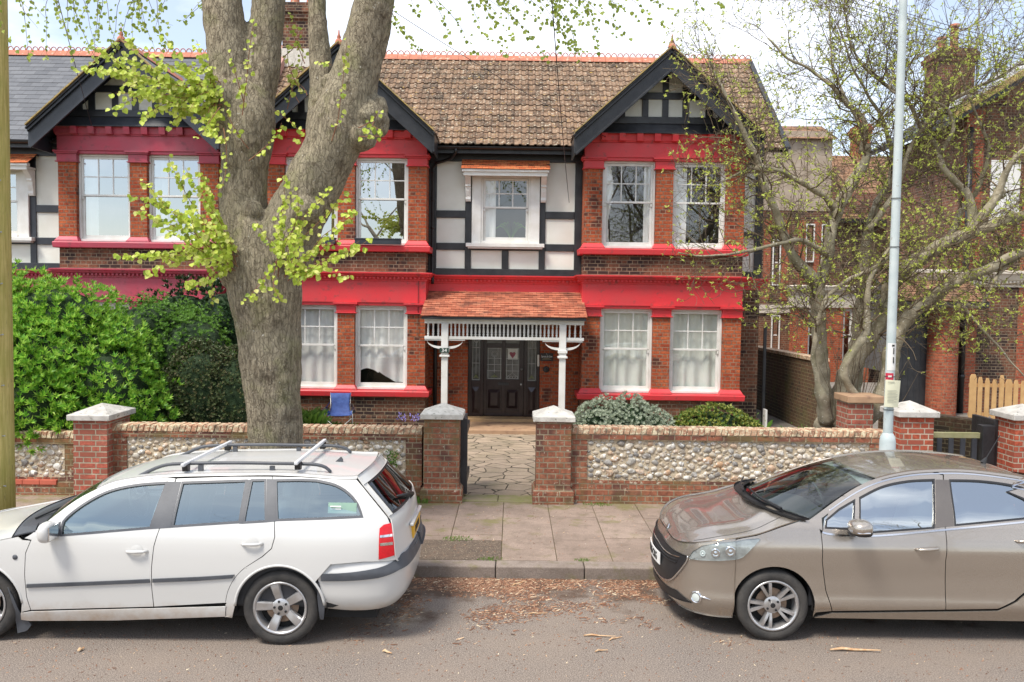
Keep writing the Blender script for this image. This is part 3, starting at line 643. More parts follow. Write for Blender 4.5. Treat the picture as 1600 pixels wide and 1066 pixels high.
# chimney between the houses
def chimney(parent, x0, x1, y0, y1, z0, z1, mat, pots, name='chimney', band=None):
    mb = MB(); mb.box(x0, x1, y0, y1, z0, z1-.4); mb.box(x0-.05, x1+.05, y0-.05, y1+.05, z1-.4, z1-.25); mb.box(x0-.09, x1+.09, y0-.09, y1+.09, z1-.25, z1-.12); mb.box(x0-.03, x1+.03, y0-.03, y1+.03, z1-.12, z1)
    ch = mb.build(name, mat, parent)
    for (px, hh) in pots:
        q = MB(); q.lathe([(.14, 0), (.14, .05), (.115, .08), (.11, hh-.1), (.14, hh-.08), (.14, hh), (.1, hh), (.09, 0)], (px, (y0+y1)/2, z1), 14); q.build('chimney_pot', m_terracotta, ch, smooth=True)
    return ch
chimney(H, -5.75, -4.95, 21.3, 22.2, 8.3, 10.1, m_brownbrick, [(-5.55, .45), (-5.15, .45)])
q = MB(); q.prism([(18.3, 6.05), (18.3, 6.42), (21.5, 9.12), (22.3, 8.5), (21.5, 8.8)], -5.88, -5.62, 'x'); q.build('party_wall_parapet', surf('pink_render', (.50, .27, .22), (.42, .24, .2), 3, .9, .003), H)
q = MB(); q.box(-5.9, -4.85, 21.0, 21.4, 8.35, 8.9); q.build('lead_flashing', m_stone, H)

# ---------------- the left house
G = empty('semi_detached_house', (-11, 18.1, 0), 0, 'brick house with dull crimson bay and grey slate roof behind the green bushes', 'house')
XA = -7.93
a3 = bay(G, XA, m_pinkpaint, m_blackgrey, None, None, None, (m_redbrick, m_brownbrick))
gable_roof(G, a3[0], a3[1], m_slate, .3, .2, 0, .008, 'flat'); finial(G, *a3)
for i, (a, b) in enumerate(((-1.31, -.18), (.18, 1.31))):
    sash_window(G, XA+a+.006, XA+b-.006, .925, 2.72, yw, 1.86, glass=m_winglass_hi, curtain='full')
    sash_window(G, XA+a+.006, XA+b-.006, 4.005, 5.84, yw, 4.98, glass=m_winglass_hi, curtain='left')
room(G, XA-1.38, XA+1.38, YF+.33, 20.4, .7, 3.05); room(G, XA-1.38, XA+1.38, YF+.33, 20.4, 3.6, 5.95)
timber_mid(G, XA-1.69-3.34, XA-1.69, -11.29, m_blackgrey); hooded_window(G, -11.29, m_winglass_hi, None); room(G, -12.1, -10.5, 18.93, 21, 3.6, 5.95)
c = MB(); cornice(c, [(XA-5.03, 18.74), (XA-1.69, 18.74)], 3.40); c.box(XA-5.03, XA-1.69, 18.73, 18.95, 3.02, 3.225); c.build('cornice', m_pinkpaint, G, bevel=.004)
w = MB(); w.box(-15.6, XA-1.69, 18.95, 19.2, 0, 3.1); w.box(XA+1.69, -5.83, 18.75, 19.0, 0, 6.1); w.box(-15.6, -5.83, 24.35, 24.6, 0, 6.1); w.box(-15.85, -15.6, 18.95, 24.6, 0, 6.1); w.box(-15.6, XA-5.03, 18.75, 19.0, 3.1, 6.1)
w.build('brick_wall', m_brownbrick, G)
rm = MB(); rm.add([(-15.9, 18.4, 6.1), (-5.9, 18.4, 6.1), (-5.9, 21.5, 8.72), (-15.9, 21.5, 8.72), (-15.9, 24.6, 6.1), (-5.9, 24.6, 6.1)], [(0, 1, 2, 3), (3, 2, 5, 4)]); rm.build('roof_deck', m_black, G)
roof_tiles('roof', (-16, 18.33, 6.15), (1, 0, 0), (0, 3.17, 2.69), 10.12, math.hypot(3.17, 2.69), .3, .2, 0, .008, m_slate, G, seg=2, mode='flat', jit=.002)
roof_tiles('roof', (-5.88, 24.67, 6.15), (-1, 0, 0), (0, -3.17, 2.69), 10.12, math.hypot(3.17, 2.69), .3, .2, 0, .008, m_slate, G, seg=1, mode='flat')
ridge('ridge_tiles', -16, -5.9, 21.5, 8.88, G, m_terracotta)
s = MB(); s.box(XA-5.03, XA-1.69, 18.36, 18.7, 6.03, 6.07); s.box(XA-5.03, XA-1.69, 18.34, 18.37, 5.99, 6.12); s.build('eaves_board', m_blackgrey, G); gutter(G, XA-5.1, XA-1.6, 18.27, 6.12)
for hse in (H, G):
    inv = hse.matrix_world.inverted() if False else Matrix.Translation(-Vector(hse.location))
    for ch in hse.children: ch.matrix_parent_inverse = inv
# ================================================================== GROUND AND STREET
def asphalt(name, base, dirt):
    t = NT(name); p = t.pos()
    c = t.mix(t.step(t.noise(p, 85, 3, .7), .40, .64), tuple(b*.62 for b in base), tuple(b*1.75 for b in base)); c = t.mix(t.step(t.noise(p, 150, 1), .66, .7), c, (.40, .36, .31))
    c = t.mix(t.step(t.noise(p, 1.1, 6, .6), .35, .7), c, t.mix(.6, c, dirt))
    c = t.mix(t.step(t.noise(p, 42, 2, .8), .69, .73), c, (.42, .36, .27))
    sp = t.node('SeparateXYZ', Vector=p)
    k = t.math('ADD', t.noise(p, 1.6, 6, .65), t.math('MULTIPLY', t.step(sp.outputs[1], 6.9, 8.6), .27))
    c = t.mix(t.math('MULTIPLY', t.step(k, .66, .80), .85), c, (.085, .05, .032))
    return t.fin(c, .88, t.bump(t.noise(p, 95, 3), .012), **{'Specular IOR Level': .3})
m_road = asphalt('road_asphalt', (.185, .155, .132), (.27, .215, .17))
def slabmat(name, a, b):
    t = NT(name); g = t.node('NewGeometry'); p = g.outputs['Position']
    c = t.mix(g.outputs['Random Per Island'], a, b)
    c = t.mix(t.step(t.noise(p, 2.2, 6, .65), .4, .7), c, t.mix(.5, c, (.10, .075, .055)))
    c = t.mix(t.step(t.noise(p, 75, 4, .7), .42, .62), t.mix(.35, c, (.10, .075, .06)), c); c = t.mix(t.step(t.noise(p, 6, 6, .7), .50, .64), c, t.mix(.45, c, (.13, .10, .075)))
    c = t.mix(t.step(t.noise(p, 13, 3, .8), .72, .74), c, (.5, .47, .42))
    sp = t.node('SeparateXYZ', Vector=p)
    k = t.math('ADD', t.noise(p, 3, 5, .6), t.math('MULTIPLY', t.step(sp.outputs[1], 11.0, 11.6), .2))
    c = t.mix(t.math('MULTIPLY', t.step(k, .56, .72), .6), c, (.17, .16, .045))
    return t.fin(c, .85, t.bump(t.noise(p, 90, 4), .004), **{'Specular IOR Level': .3})
m_slab = slabmat('paving_slab', (.36, .275, .22), (.30, .225, .18))
m_kerb = slabmat('granite_kerb', (.32, .265, .225), (.24, .195, .165))
m_patch = surf('worn_tarmac', (.085, .062, .045), (.13, .092, .065), 8, .95, .012, 90, speck=(.3, .25, .18), sp=(.6, .66), spscale=60)
t = NT('soil'); p = t.pos(); m_soil = t.fin(t.mix(t.step(t.noise(p, 3, 6), .35, .65), (.09, .06, .04), (.14, .12, .05)), .95, t.bump(t.noise(p, 30, 6), .03))
t = NT('crazy_paving'); p = t.pos(); mp_ = t.node('Mapping'); mp_.inputs['Scale'].default_value = (3.0, 3.8, 1); t.set(mp_.inputs[0], t.mix(.06, p, t.noise(p, 3, 3, out='Color')))
v1 = t.node('TexVoronoi', {'feature': 'DISTANCE_TO_EDGE'}, Vector=mp_.outputs[0], Scale=1.0); v2 = t.node('TexVoronoi', Vector=mp_.outputs[0], Scale=1.0)
rr = t.node('SeparateColor', Color=v2.outputs['Color']).outputs[0]
c = t.mix(rr, (.30, .235, .17), (.42, .32, .23)); c = t.mix(t.step(t.noise(p, 2.5, 6, .7), .42, .7), c, t.mix(.5, c, (.13, .12, .05)))
c = t.mix(t.step(t.noise(p, 90, 2), .5, .7), c, t.mix(.3, c, (.5, .42, .33)))
ln = t.step(v1.outputs['Distance'], .012, .03); c = t.mix(ln, (.06, .05, .03), c)
m_crazy = t.fin(c, .85, t.bump(t.math('ADD', ln, t.math('MULTIPLY', t.noise(p, 50, 4), .3)), .012))
def sheet(name, x0, x1, y0, y1, z, mat, label=None, cat=None, kind='structure'):
    mb = MB(); mb.add([(x0, y0, z), (x1, y0, z), (x1, y1, z), (x0, y1, z)], [(0, 1, 2, 3)])
    return tag(mb.build(name, mat), label, cat, kind=kind)
sheet('ground', -300, 300, -200, 500, -.03, m_soil)
sheet('road', -90, 90, -3.4, 8.76, 0, m_road)
sheet('pavement_opposite', -90, 90, -8, -3.4, .10, m_slab)
mb = MB(); x = -30.0
while x < 30:
    L = RND.uniform(.85, 1.0) if not -1.5 < x < 2 else .93
    mb.box(x+.004, x+L-.004, 8.75, 8.965, -.05, .125+RND.uniform(-.003, .003)); x += L
tag(mb.build('kerb', m_kerb, bevel=.014), kind='structure')
mb = MB()
for i in range(-50, 50):
    x0 = -.085+.6*i; cut = sorted([8.975, 9.87+RND.uniform(-.1, .1), 10.76+RND.uniform(-.08, .08), 11.66])
    for a, b in zip(cut, cut[1:]):
        if x0 < -.1 and a < 9.0: a = 9.72
        if b-a < .1: continue
        dz = RND.uniform(-.004, .004); mb.box(x0+.004, x0+.596, a+.004, b-.004, .02, .122+dz)
tag(mb.build('pavement', m_slab, bevel=.005), kind='structure')
sheet('pavement_bed', -30, 30, 8.96, 11.7, .112, m_soil)
sheet('tarmac_patch', -12, -.09, 8.97, 9.71, .121, m_patch)
sheet('garden_soil', -16, 5.15, 11.8, 18.9, .10, m_soil)
sheet('side_passage', 5.15, 14, 11.7, 30, .09, surf('worn_concrete', (.16, .14, .12), (.22, .2, .17), 3, .9, .004, 40))
sheet('garden_path', -1.3, 1.0, 11.95, 17.45, .116, m_crazy)
mb = MB(); mb.box(-.66, -.17, 11.56, 11.94, 0, .135); mb.box(-.162, .33, 11.56, 11.94, 0, .133)
tag(mb.build('gate_threshold', surf('mossy_threshold', (.27, .22, .14), (.20, .20, .07), 5, .9, .004), bevel=.008), 'two mossy stone slabs set between the gate pillars', 'threshold slab')
# ---------------- boundary walls
t = NT('flint'); g = t.node('NewGeometry'); p = g.outputs['Position']
c = t.ramp(g.outputs['Random Per Island'], [(0, (.62, .57, .47)), (.22, (.38, .36, .32)), (.36, (.20, .19, .18)), (.48, (.50, .41, .29)), (.75, (.68, .64, .56)), (.93, (.50, .30, .16)), (1, (.56, .50, .40))])
c = t.mix(t.step(t.noise(p, 26, 5, .7), .48, .6), c, t.mix(.6, c, (.16, .145, .13))); c = t.mix(t.step(t.noise(p, 14, 4, .6), .56, .64), c, (.78, .76, .70))
m_flint = t.fin(c, .5, t.bump(t.noise(p, 60, 4), .004))
m_mortar = surf('old_mortar', (.48, .39, .27), (.58, .49, .35), 7, .95, .01, 60, speck=(.22, .17, .10), sp=(.6, .7), spscale=12)
def flints(mb, x0, x1, z0, z1, y, dens=1.0):
    pts = []; tries = int((x1-x0)*(z1-z0)*6500*dens)
    for _ in range(tries):
        r = RND.uniform(.034, .064) if _ < tries*.3 else RND.uniform(.018, .038)
        x = RND.uniform(x0+r, x1-r); z = RND.uniform(z0+r*.8, z1-r*.8)
        if all((x-a)**2+((z-b)*1.25)**2 > ((r+c_)*.97)**2 for a, b, c_ in pts): pts.append((x, z, r))
    for x, z, r in pts:
        bm = bmesh.new(); bmesh.ops.create_icosphere(bm, subdivisions=2 if r > .03 else 1, radius=1)
        sx, sz, an = r*RND.uniform(.9, 1.2), r*RND.uniform(.62, .9), RND.uniform(-.5, .5); sd = RND.uniform(0, 99)
        vs = []
        for v in bm.verts:
            q = v.co*(1+.55*noise.noise(v.co*1.5+Vector((sd, 0, 0))))
            a, b = q.x*sx, q.z*sz; vs.append((x+a*math.cos(an)-b*math.sin(an), y+q.y*r*.36, z+a*math.sin(an)+b*math.cos(an)))
        mb.add(vs, [tuple(v.index for v in f.verts) for f in bm.faces]); bm.free()
def garden_wall(x0, x1, ztop, zf0, y, label, q0=.22, q1=.22, plinth=.33, x1c=None):
    o = empty('garden_wall', ((x0+x1)/2, y+.12, 0.1), 0, label, 'wall'); T = .24; zc = ztop-.17; parts = []
    b = MB(); b.box(x0, x1, y-.045, y+T+.04, .0, plinth-.03); b.box(x0+.01, x1-.01, y-.02, y+T+.02, plinth-.03, plinth); parts.append(b.build('brick_plinth', m_gardenbrick))
    b = MB(); b.box(x0, x0+q0, y, y+T, plinth, zc); parts.append(b.build('brick_quoin', m_gardenbrick))
    if q1: b = MB(); b.box(x1-q1, x1, y, y+T, plinth, zc); parts.append(b.build('brick_quoin', m_gardenbrick))
    b = MB(); b.box(x0+q0, x1-q1, y, y+T, plinth, zf0); parts.append(b.build('brick_course', m_gardenbrick)) if zf0 > plinth+.02 else None
    b = MB(); b.box(x0+q0, x1-q1, y+.02, y+T-.01, zf0, zc); parts.append(b.build('mortar_bed', m_mortar))
    b = MB(); flints(b, x0+q0, x1-q1, zf0, zc, y+.02); parts.append(b.build('flint_facing', m_flint, smooth=True))
    b = MB(); b.box(x0, x1, y-.012, y+T+.012, zc, zc+.075); parts.append(b.build('brick_course', m_gardenbrick))
    b = MB(); x = x0
    while x < x1-.03:
        w = .068+RND.uniform(-.004, .005); tl = .022; j = RND.uniform(-.005, .005); zz = ztop+RND.uniform(-.006, .004); w_ = min(w, x1-x)
        b.add([(x, y-.02+j, zc+.077), (x+w_, y-.02+j, zc+.077), (x+w_, y+T+.02, zc+.077), (x, y+T+.02, zc+.077), (x+tl, y-.012+j, zz), (x+w_+tl, y-.012+j, zz), (x+w_+tl, y+T+.01, zz), (x+tl, y+T+.01, zz)],
              [(0, 3, 2, 1), (4, 5, 6, 7), (0, 1, 5, 4), (1, 2, 6, 5), (2, 3, 7, 6), (3, 0, 4, 7)]); x += w+.011
    parts.append(b.build('coping', m_copb, bevel=.007)); b = MB(); b.box(x0, x1, y, y+T, zc+.076, ztop-.018); parts.append(b.build('coping_mortar', m_mortar))
    for q in parts:
        if q: q.parent = o; q.matrix_parent_inverse = Matrix.Translation(-o.location)
    return o
t = NT('coping_bricks'); g = t.node('NewGeometry'); p = g.outputs['Position']
c = t.ramp(g.outputs['Random Per Island'], [(0, (.33, .16, .10)), (.5, (.44, .25, .15)), (1, (.50, .33, .21))])
c = t.mix(t.step(t.noise(p, 15, 5, .7), .49, .56), c, (.64, .56, .38)); c = t.mix(t.step(t.noise(p, 7, 5, .7), .52, .62), c, t.mix(.7, c, (.12, .085, .055)))
m_copb = t.fin(c, .9, t.bump(t.noise(p, 60, 4), .005))
garden_wall(.835, 5.16, 1.165, .43, 11.61, 'low flint wall with brick coping right of the gate, behind the grey hatchback')
garden_wall(-5.50, -1.22, 1.125, .40, 11.61, 'low flint wall with brick coping between the large tree and left gate pillar')
garden_wall(-13, -5.90, 1.00, .36, 11.66, 'flint wall under the bright green bush at the far left', q1=.26)
mb = MB()
for k in range(3): mb.box(-6.95+k*.235, -6.72+k*.235, 11.60, 11.66, .27, .335)
tag(mb.build('quarry_tile', surf('red_quarry_tile', (.50, .12, .07), (.44, .10, .06), 8, .6, .001), bevel=.004), 'row of red tiles on the plinth of the far left flint wall', 'tiles')
def pillar(x0, x1, y0, y1, ztop, mat, label, cap=(.05, .07, .125), plinth=.0, capm=None, base=.05):
    o = empty('gate_pillar', ((x0+x1)/2, (y0+y1)/2, .1), 0, label, 'pillar', None); ps = []
    b = MB(); b.box(x0, x1, y0, y1, base, ztop); ps.append(b.build('brick_shaft', mat, bevel=.004))
    if plinth:
        b = MB(); b.box(x0-.045, x1+.045, y0-.045, y1+.045, .02, plinth-.05)
        k = .045; a0, a1 = plinth-.05, plinth
        b.add([(x0-k, y0-k, a0), (x1+k, y0-k, a0), (x1+k, y1+k, a0), (x0-k, y1+k, a0), (x0-.004, y0-.004, a1), (x1+.004, y0-.004, a1), (x1+.004, y1+.004, a1), (x0-.004, y1+.004, a1)], [(0, 1, 5, 4), (1, 2, 6, 5), (2, 3, 7, 6), (3, 0, 4, 7)])
        ps.append(b.build('brick_plinth', mat, bevel=.005))
    ov, th, ap = cap; X0, X1, Y0, Y1 = x0-ov, x1+ov, y0-ov, y1+ov; cx, cy = (X0+X1)/2, (Y0+Y1)/2
    b = MB(); b.add([(X0, Y0, ztop), (X1, Y0, ztop), (X1, Y1, ztop), (X0, Y1, ztop), (X0, Y0, ztop+th), (X1, Y0, ztop+th), (X1, Y1, ztop+th), (X0, Y1, ztop+th), (cx, cy, ztop+th+ap)],
          [(0, 3, 2, 1), (0, 1, 5, 4), (1, 2, 6, 5), (2, 3, 7, 6), (3, 0, 4, 7), (4, 5, 8), (5, 6, 8), (6, 7, 8), (7, 4, 8)])
    ps.append(b.build('cap_stone', capm or m_stone, bevel=.008))
    for q in ps: q.parent = o; q.matrix_parent_inverse = Matrix.Translation(-o.location)
    return o
pillar(-1.18, -.70, 11.50, 11.98, 1.265, m_gardenbrick, 'brick gate pillar with pale stone cap left of the crazy paving path', plinth=.335)
pillar(.352, .825, 11.50, 11.98, 1.25, m_gardenbrick, 'brick gate pillar with pale stone cap right of the crazy paving path', plinth=.335)
pillar(-5.93, -5.47, 11.45, 12.15, P(140, 657, 11.45).z, m_pinkbrick, 'pinkish brick pillar with grey cap beside the bright green bush', plinth=0, capm=m_capstone, cap=(.06, .075, .12))
m_pillred = brickmat('orange_red_brick', (.46, .085, .045), (.56, .16, .08), (.52, .42, .32), dark=(.3, .08, .05))
pillar(5.30, 5.75, 11.5, 12.0, P(1430, 652, 11.5).z, m_pillred, 'red brick pillar with grey cap behind the lamp post', capm=m_capstone, cap=(.055, .075, .125))
pillar(6.86, 7.32, 11.5, 12.0, P(1595, 657, 11.5).z, m_pillred, 'red brick pillar with grey cap at the right edge, beside the picket fence', capm=m_capstone, cap=(.055, .075, .125))
# gates
g_ = empty('garden_gate', (-.66, 11.8, .14), 0, 'black wooden garden gate standing open against the left gate pillar', 'gate')
b = MB(); b.box(-.70, -.605, 11.80, 11.90, .17, 1.235); b.build('gate_stile', m_black, g_, bevel=.006)
for k in range(7): b = MB(); b.box(-.68, -.645, 11.91+k*.105, 12.005+k*.105, .2, 1.2); b.build('gate_board', m_black, g_, bevel=.004)
b = MB(); b.box(-.644, -.61, 11.91, 12.64, .3, .4); b.box(-.644, -.61, 11.91, 12.64, 1.0, 1.1); b.build('gate_rail', m_black, g_)
g2 = empty('side_gate', (6.3, 11.95, .1), 0, 'low black slatted gate with mossy top rail between the two right pillars', 'gate')
b = MB(); b.box(5.76, 6.62, 11.92, 11.98, 1.03, 1.11); b.build('top_rail', surf('mossy_rail', (.22, .22, .10), (.3, .28, .16), 9, .9, .003, 40), g2, bevel=.006)
b = MB(); b.box(5.78, 6.6, 11.925, 11.965, .22, .32); b.box(5.78, 6.6, 11.925, 11.965, .62, .70); b.build('lower_rail', m_black, g2)
for k in range(5): b = MB(); b.box(5.84+k*.165, 5.91+k*.165, 11.90, 11.922, .2, 1.028); b.build('slat', m_blackgrey, g2, bevel=.003)
b = MB(); b.box(6.62, 6.80, 11.86, 12.02, .1, 1.22); b.build('hinge_post', m_black, g2, bevel=.008)
b = MB(); b.box(6.803, 6.86, 11.9, 12.5, .1, 1.3); b.build('gate_post', m_black, g2, bevel=.008)
for q in (g_, g2):
    for ch in q.children: ch.matrix_parent_inverse = Matrix.Translation(-q.location)
def fix(o):
    for ch in o.children: ch.matrix_parent_inverse = Matrix.Translation(-o.location)
# picket fence
pf = empty('picket_fence', (10.2, 17.4, .2), 0, 'new pale timber picket fence behind the right edge pillar', 'fence')
for k in range(15):
    x = P(1520+k*11.2, 600, 17.4).x; h = (1.42 if k not in (0, 4) else 1.5)+RND.uniform(-.02, .02)-.006*k; w = .045 if k not in (0, 5) else .07; q = MB()
    q.prism([(x-w, .3), (x+w, .3), (x+w, h-.08), (x+w*.55, h), (x-w*.55, h), (x-w, h-.08)], 17.38, 17.40, 'y'); q.build('picket', m_wood, pf)
for z in (.62, 1.22): q = MB(); q.box(9.4, 11.6, 17.402, 17.44, z, z+.07); q.build('fence_rail', m_wood, pf)
fix(pf)
lw = MB(); lw.add([(6.9, 15.9, .05), (8.35, 14.0, .05), (8.6, 14.15, .05), (7.15, 16.05, .05), (6.9, 15.9, .93), (8.35, 14.0, .93), (8.6, 14.15, .93), (7.15, 16.05, .93)], [(4, 5, 6, 7), (0, 1, 5, 4), (1, 2, 6, 5), (2, 3, 7, 6), (3, 0, 4, 7)])
lw.add([(8.35, 14.0, .05), (12, 14.0, .05), (12, 14.2, .05), (8.35, 14.2, .05), (8.35, 14.0, .5), (12, 14.0, .5), (12, 14.2, .5), (8.35, 14.2, .5)], [(4, 5, 6, 7), (0, 1, 5, 4), (1, 2, 6, 5), (2, 3, 7, 6), (3, 0, 4, 7)])
tag(lw.build('low_wall', m_sidebrick), 'low mossy brick wall behind the slatted gate', 'wall')
sw = MB()
prof = [(18.0, .05), (24.5, .05), (24.5, 1.62), (18.05, 1.66), (17.93, 1.5), (17.98, 1.2), (17.9, .9), (17.96, .6), (17.9, .05)]
sw.prism(prof, 6.45, 6.68, 'x'); sw.build('x', m_sidebrick); o = bpy.data.objects['x']; o.name = 'brick_wall'; tag(o, 'old brown brick wall along the side passage, right of the red house', 'wall')
q = MB(); q.prism([(17.92, 1.665), (24.5, 1.625), (24.5, 1.70), (17.98, 1.74)], 6.42, 6.71, 'x'); q.build('coping', m_copb, o)
bp = empty('brick_pier', (5.08, 12.4, .1), 0, 'short brick pier with flat slab cap, behind the flint wall and gnarled tree', 'pier')
q = MB(); q.box(4.90, 5.26, 12.3, 12.75, .05, P(1355, 630, 12.3).z); q.build('brick_shaft', m_pinkbrick, bp); z_ = P(1355, 630, 12.3).z; q = MB(); q.box(4.87, 5.42, 12.26, 12.8, z_, z_+.1); q.build('cap_stone', m_sandstone, bp, bevel=.01); fix(bp)
pp = MB(); pp.box(5.60, 5.66, 18.9, 18.96, .05, 2.35); tag(pp.build('gate_post', m_black), 'thin black post at the head of the side passage', 'post')
q = MB(); q.box(5.56, 5.60, 18.5, 18.7, .1, .55); tag(q.build('white_board', m_white), 'small white board beside the red house corner', 'board')
q = MB(); q.box(4.5, 4.9, 13.2, 13.6, .1, .75); q.box(4.47, 4.93, 13.17, 13.63, .75, .8)
# ---------------- lamp post
t = NT('pale_blue_post_paint'); p = t.pos(); c = t.mix(t.step(t.noise(p, 5, 5), .35, .65), (.42, .485, .485), (.52, .57, .56)); c = t.mix(t.step(t.noise(p, 22, 4, .7), .64, .68), c, (.3, .27, .22)); m_lamp = t.fin(c, .45, t.bump(t.noise(p, 80, 3), .001))
LX, LY = 4.2, 9.42
lp = empty('lamp_post', (LX, LY, .12), 0, 'pale blue steel lamp post standing behind the grey hatchback', 'lamp post')
q = MB(); q.lathe([(.10, 0), (.095, .02), (.088, .04), (.086, 1.27), (.075, 1.32), (.052, 1.36)], (0, 0, 0), 24); q.box(-.035, .035, -.0895, -.08, .75, 1.05); q.build('post_base', m_lamp, lp, smooth=False, autosm=40)
q = MB(); q.lathe([(.052, 1.36), (.052, 1.4), (.047, 3.5), (.042, 6), (.036, 7.9)], (0, 0, 0), 24); q.tube([(0, 0, 7.85), (0, -.1, 8.05), (0, -.5, 8.15), (0, -1.0, 8.2)], .025, 10); q.build('shaft', m_lamp, lp, smooth=True)
q = MB(); q.box(-.09, .09, -1.5, -.95, 8.12, 8.24); q.build('lantern', m_metalgrey, lp, bevel=.03)
q = MB(); q.lathe([(.0530, 2.06), (.0530, 2.36)], (0, 0, 0), 20, a0=-PI*.85, a1=-PI*.15); st = q.build('number_sticker', m_white, lp, smooth=True)
for s_, z in (('1', 2.27), ('1', 2.17)): text_obj(s_, .10, (.008, -.056, z), (PI/2, 0, 0), m_blacksat, st, sx=1.1)
q = MB(); q.box(-.012, .016, -.0565, -.054, 2.325, 2.345); q.build('mark', m_blacksat, st)
q = MB(); q.lathe([(.0535, 1.945), (.0535, 2.03)], (0, 0, 0), 20, a0=-PI*.95, a1=-PI*.4); sk = q.build('round_sticker', surf('crimson_sticker', (.5, .03, .06), (.5, .03, .06), 1, .4, 0), lp, smooth=True)
q = MB(); q.box(-.045, -.005, -.057, -.0545, 1.985, 2.005); q.build('sticker_patch', m_white, sk)
m_paper = surf('cream_laminated_notice', (.70, .68, .50), (.66, .65, .48), 8, .3, 0)
q = MB()
for k in range(6):
    pass
nn = MB(); W_, H_ = .165, .30
for j in range(7):
    for i in range(7):
        u = i/6; v = j/6; nn.v.append((-.085+W_*u+.012*v, -.062-.012*math.sin(u*PI)+.02*(1-v)*(u-.5), 1.66+H_*v-.01*u))
for j in range(6):
    for i in range(6): a = j*7+i; nn.f.append((a, a+1, a+8, a+7)); nn.m.append(0)
nt_ = nn.build('paper_notice', m_paper, lp, smooth=True); nt_['label'] = 'cream laminated planning notice tied to the post'
q = MB()
for k in range(9):
    z = 1.84-.016*k; L = (.10, .11, .09, .11, .11, .10, .11, .07, .1)[k]; q.box(-.055, -.055+L, -.0795, -.0785, z, z+.0035)
q.box(-.055, .02, -.0795, -.0785, 1.93, 1.937); q.build('printed_lines', surf('faded_print', (.25, .25, .2), (.3, .3, .25), 1, .6, 0), lp)
for z in (1.62, 1.99, 3.42, 3.95): q = MB(); q.tube([(.054*math.cos(a*PI/8), .054*math.sin(a*PI/8), z) for a in range(17)], .004, 5); q.build('cable_tie', m_blacksat, lp)
# ---------------- telegraph pole
t = NT('green_weathered_pole'); p = t.pos(); mp_ = t.node('Mapping'); mp_.inputs['Scale'].default_value = (1, 1, .06); t.set(mp_.inputs[0], p)
c = t.mix(t.step(t.noise(mp_.outputs[0], 45, 5, .6), .35, .7), (.36, .29, .08), (.58, .47, .18)); c = t.mix(t.step(t.noise(p, 2.5, 5), .4, .65), c, t.mix(.5, c, (.30, .30, .06))); c = t.mix(t.step(t.noise(mp_.outputs[0], 90, 3), .66, .72), c, (.06, .05, .03))
m_pole = t.fin(c, .9, t.bump(t.noise(mp_.outputs[0], 60, 4), .01))
tp = empty('telegraph_pole', (-5.66, 9.3, .1), 0, 'mossy yellow-green timber telegraph pole at the left edge', 'telegraph pole')
q = MB(); q.tube([(0, 0, 0), (0, 0, 1), (.01, 0, 3), (.02, 0, 5), (.05, 0, 9.2)], [.175, .172, .165, .158, .14], 24); q.build('shaft', m_pole, tp, smooth=True)
for k in range(9): q = MB(); q.tube([(.12, -.10, .7+k*.55), (.175, -.14, .71+k*.55)], .008, 6); q.build('step_bolt', m_metalgrey, tp)
q = MB(); q.box(-.1, .2, -.2, .2, 8.8, 8.9); q.build('cross_arm', m_pole, tp)
# wires
def wire(a, b, sag, label, r=.006):
    a, b = Vector(a), Vector(b); n = 24; pth = [a.lerp(b, i/n)-Vector((0, 0, 1))*sag*4*(i/n)*(1-i/n) for i in range(n+1)]
    q = MB(); q.tube(pth, r, 4); tag(q.build('overhead_wire', m_blacksat, smooth=True), label, 'wire', 'telephone wires over the street')
top = (-5.6, 9.3, 8.9)
wire(top, (1.9, 17.95, 6.3), .25, 'thin telephone wire ending on the right bay of the red house')
wire(top, (-8.6, 17.5, 6.3), .1, 'thin wire running down over the grey slate roof')
wire((-1, -6, 10.0), (1.2, 18.6, 5.0), .7, 'thin wire crossing the half-timbered panels to the right')
for k in range(4): wire((-5.5, 9.35, 8.95+k*.05), (26, 24+k*.8, 7.6+k*.35), .5+.12*k, 'one of the fine parallel wires crossing the sky above the ridge')
# camping chair
cc = empty('camping_chair', (P(531, 650, 17.4).x, 17.35, .12), .12, 'folding blue camping chair with mesh armrests under the left bay window', 'chair')
t = NT('blue_canvas'); m_blue = t.fin(t.mix(t.step(t.noise(t.pos(), 9, 4), .35, .65), (.03, .06, .21), (.05, .10, .30)), .75, t.bump(t.noise(t.pos(), 25, 4), .01))
q = MB(); n = 9; rows_ = [(.30, -.22, .45, .02), (.27, -.05, .43, .045), (.25, .12, .43, .05), (.22, .2, .50, .05), (.20, .26, .62, .05), (.205, .31, .78, .035), (.23, .345, .92, .015)]
for (w, y, z, s) in rows_:
    for i in range(n+1):
        u = i/n*2-1; q.v.append((w*u, y+s*.6*(1-u*u) if z > .4 else y, z-(s*(1-u*u) if z <= .5 else 0)))
for j in range(len(rows_)-1):
    for i in range(n): a = j*(n+1)+i; q.f.append((a, a+1, a+n+2, a+n+1)); q.m.append(0)
o = q.build('seat_fabric', m_blue, cc, smooth=True); so_ = o.modifiers.new('s', 'SOLIDIFY'); so_.thickness = .008
fr_ = ((-.30, -.24, .0, .30, .22, .36), (.30, -.24, .0, -.30, .22, .36), (-.28, -.22, .36, .28, -.2, .0), (.28, -.22, .36, -.28, -.24, .0))
q = MB()
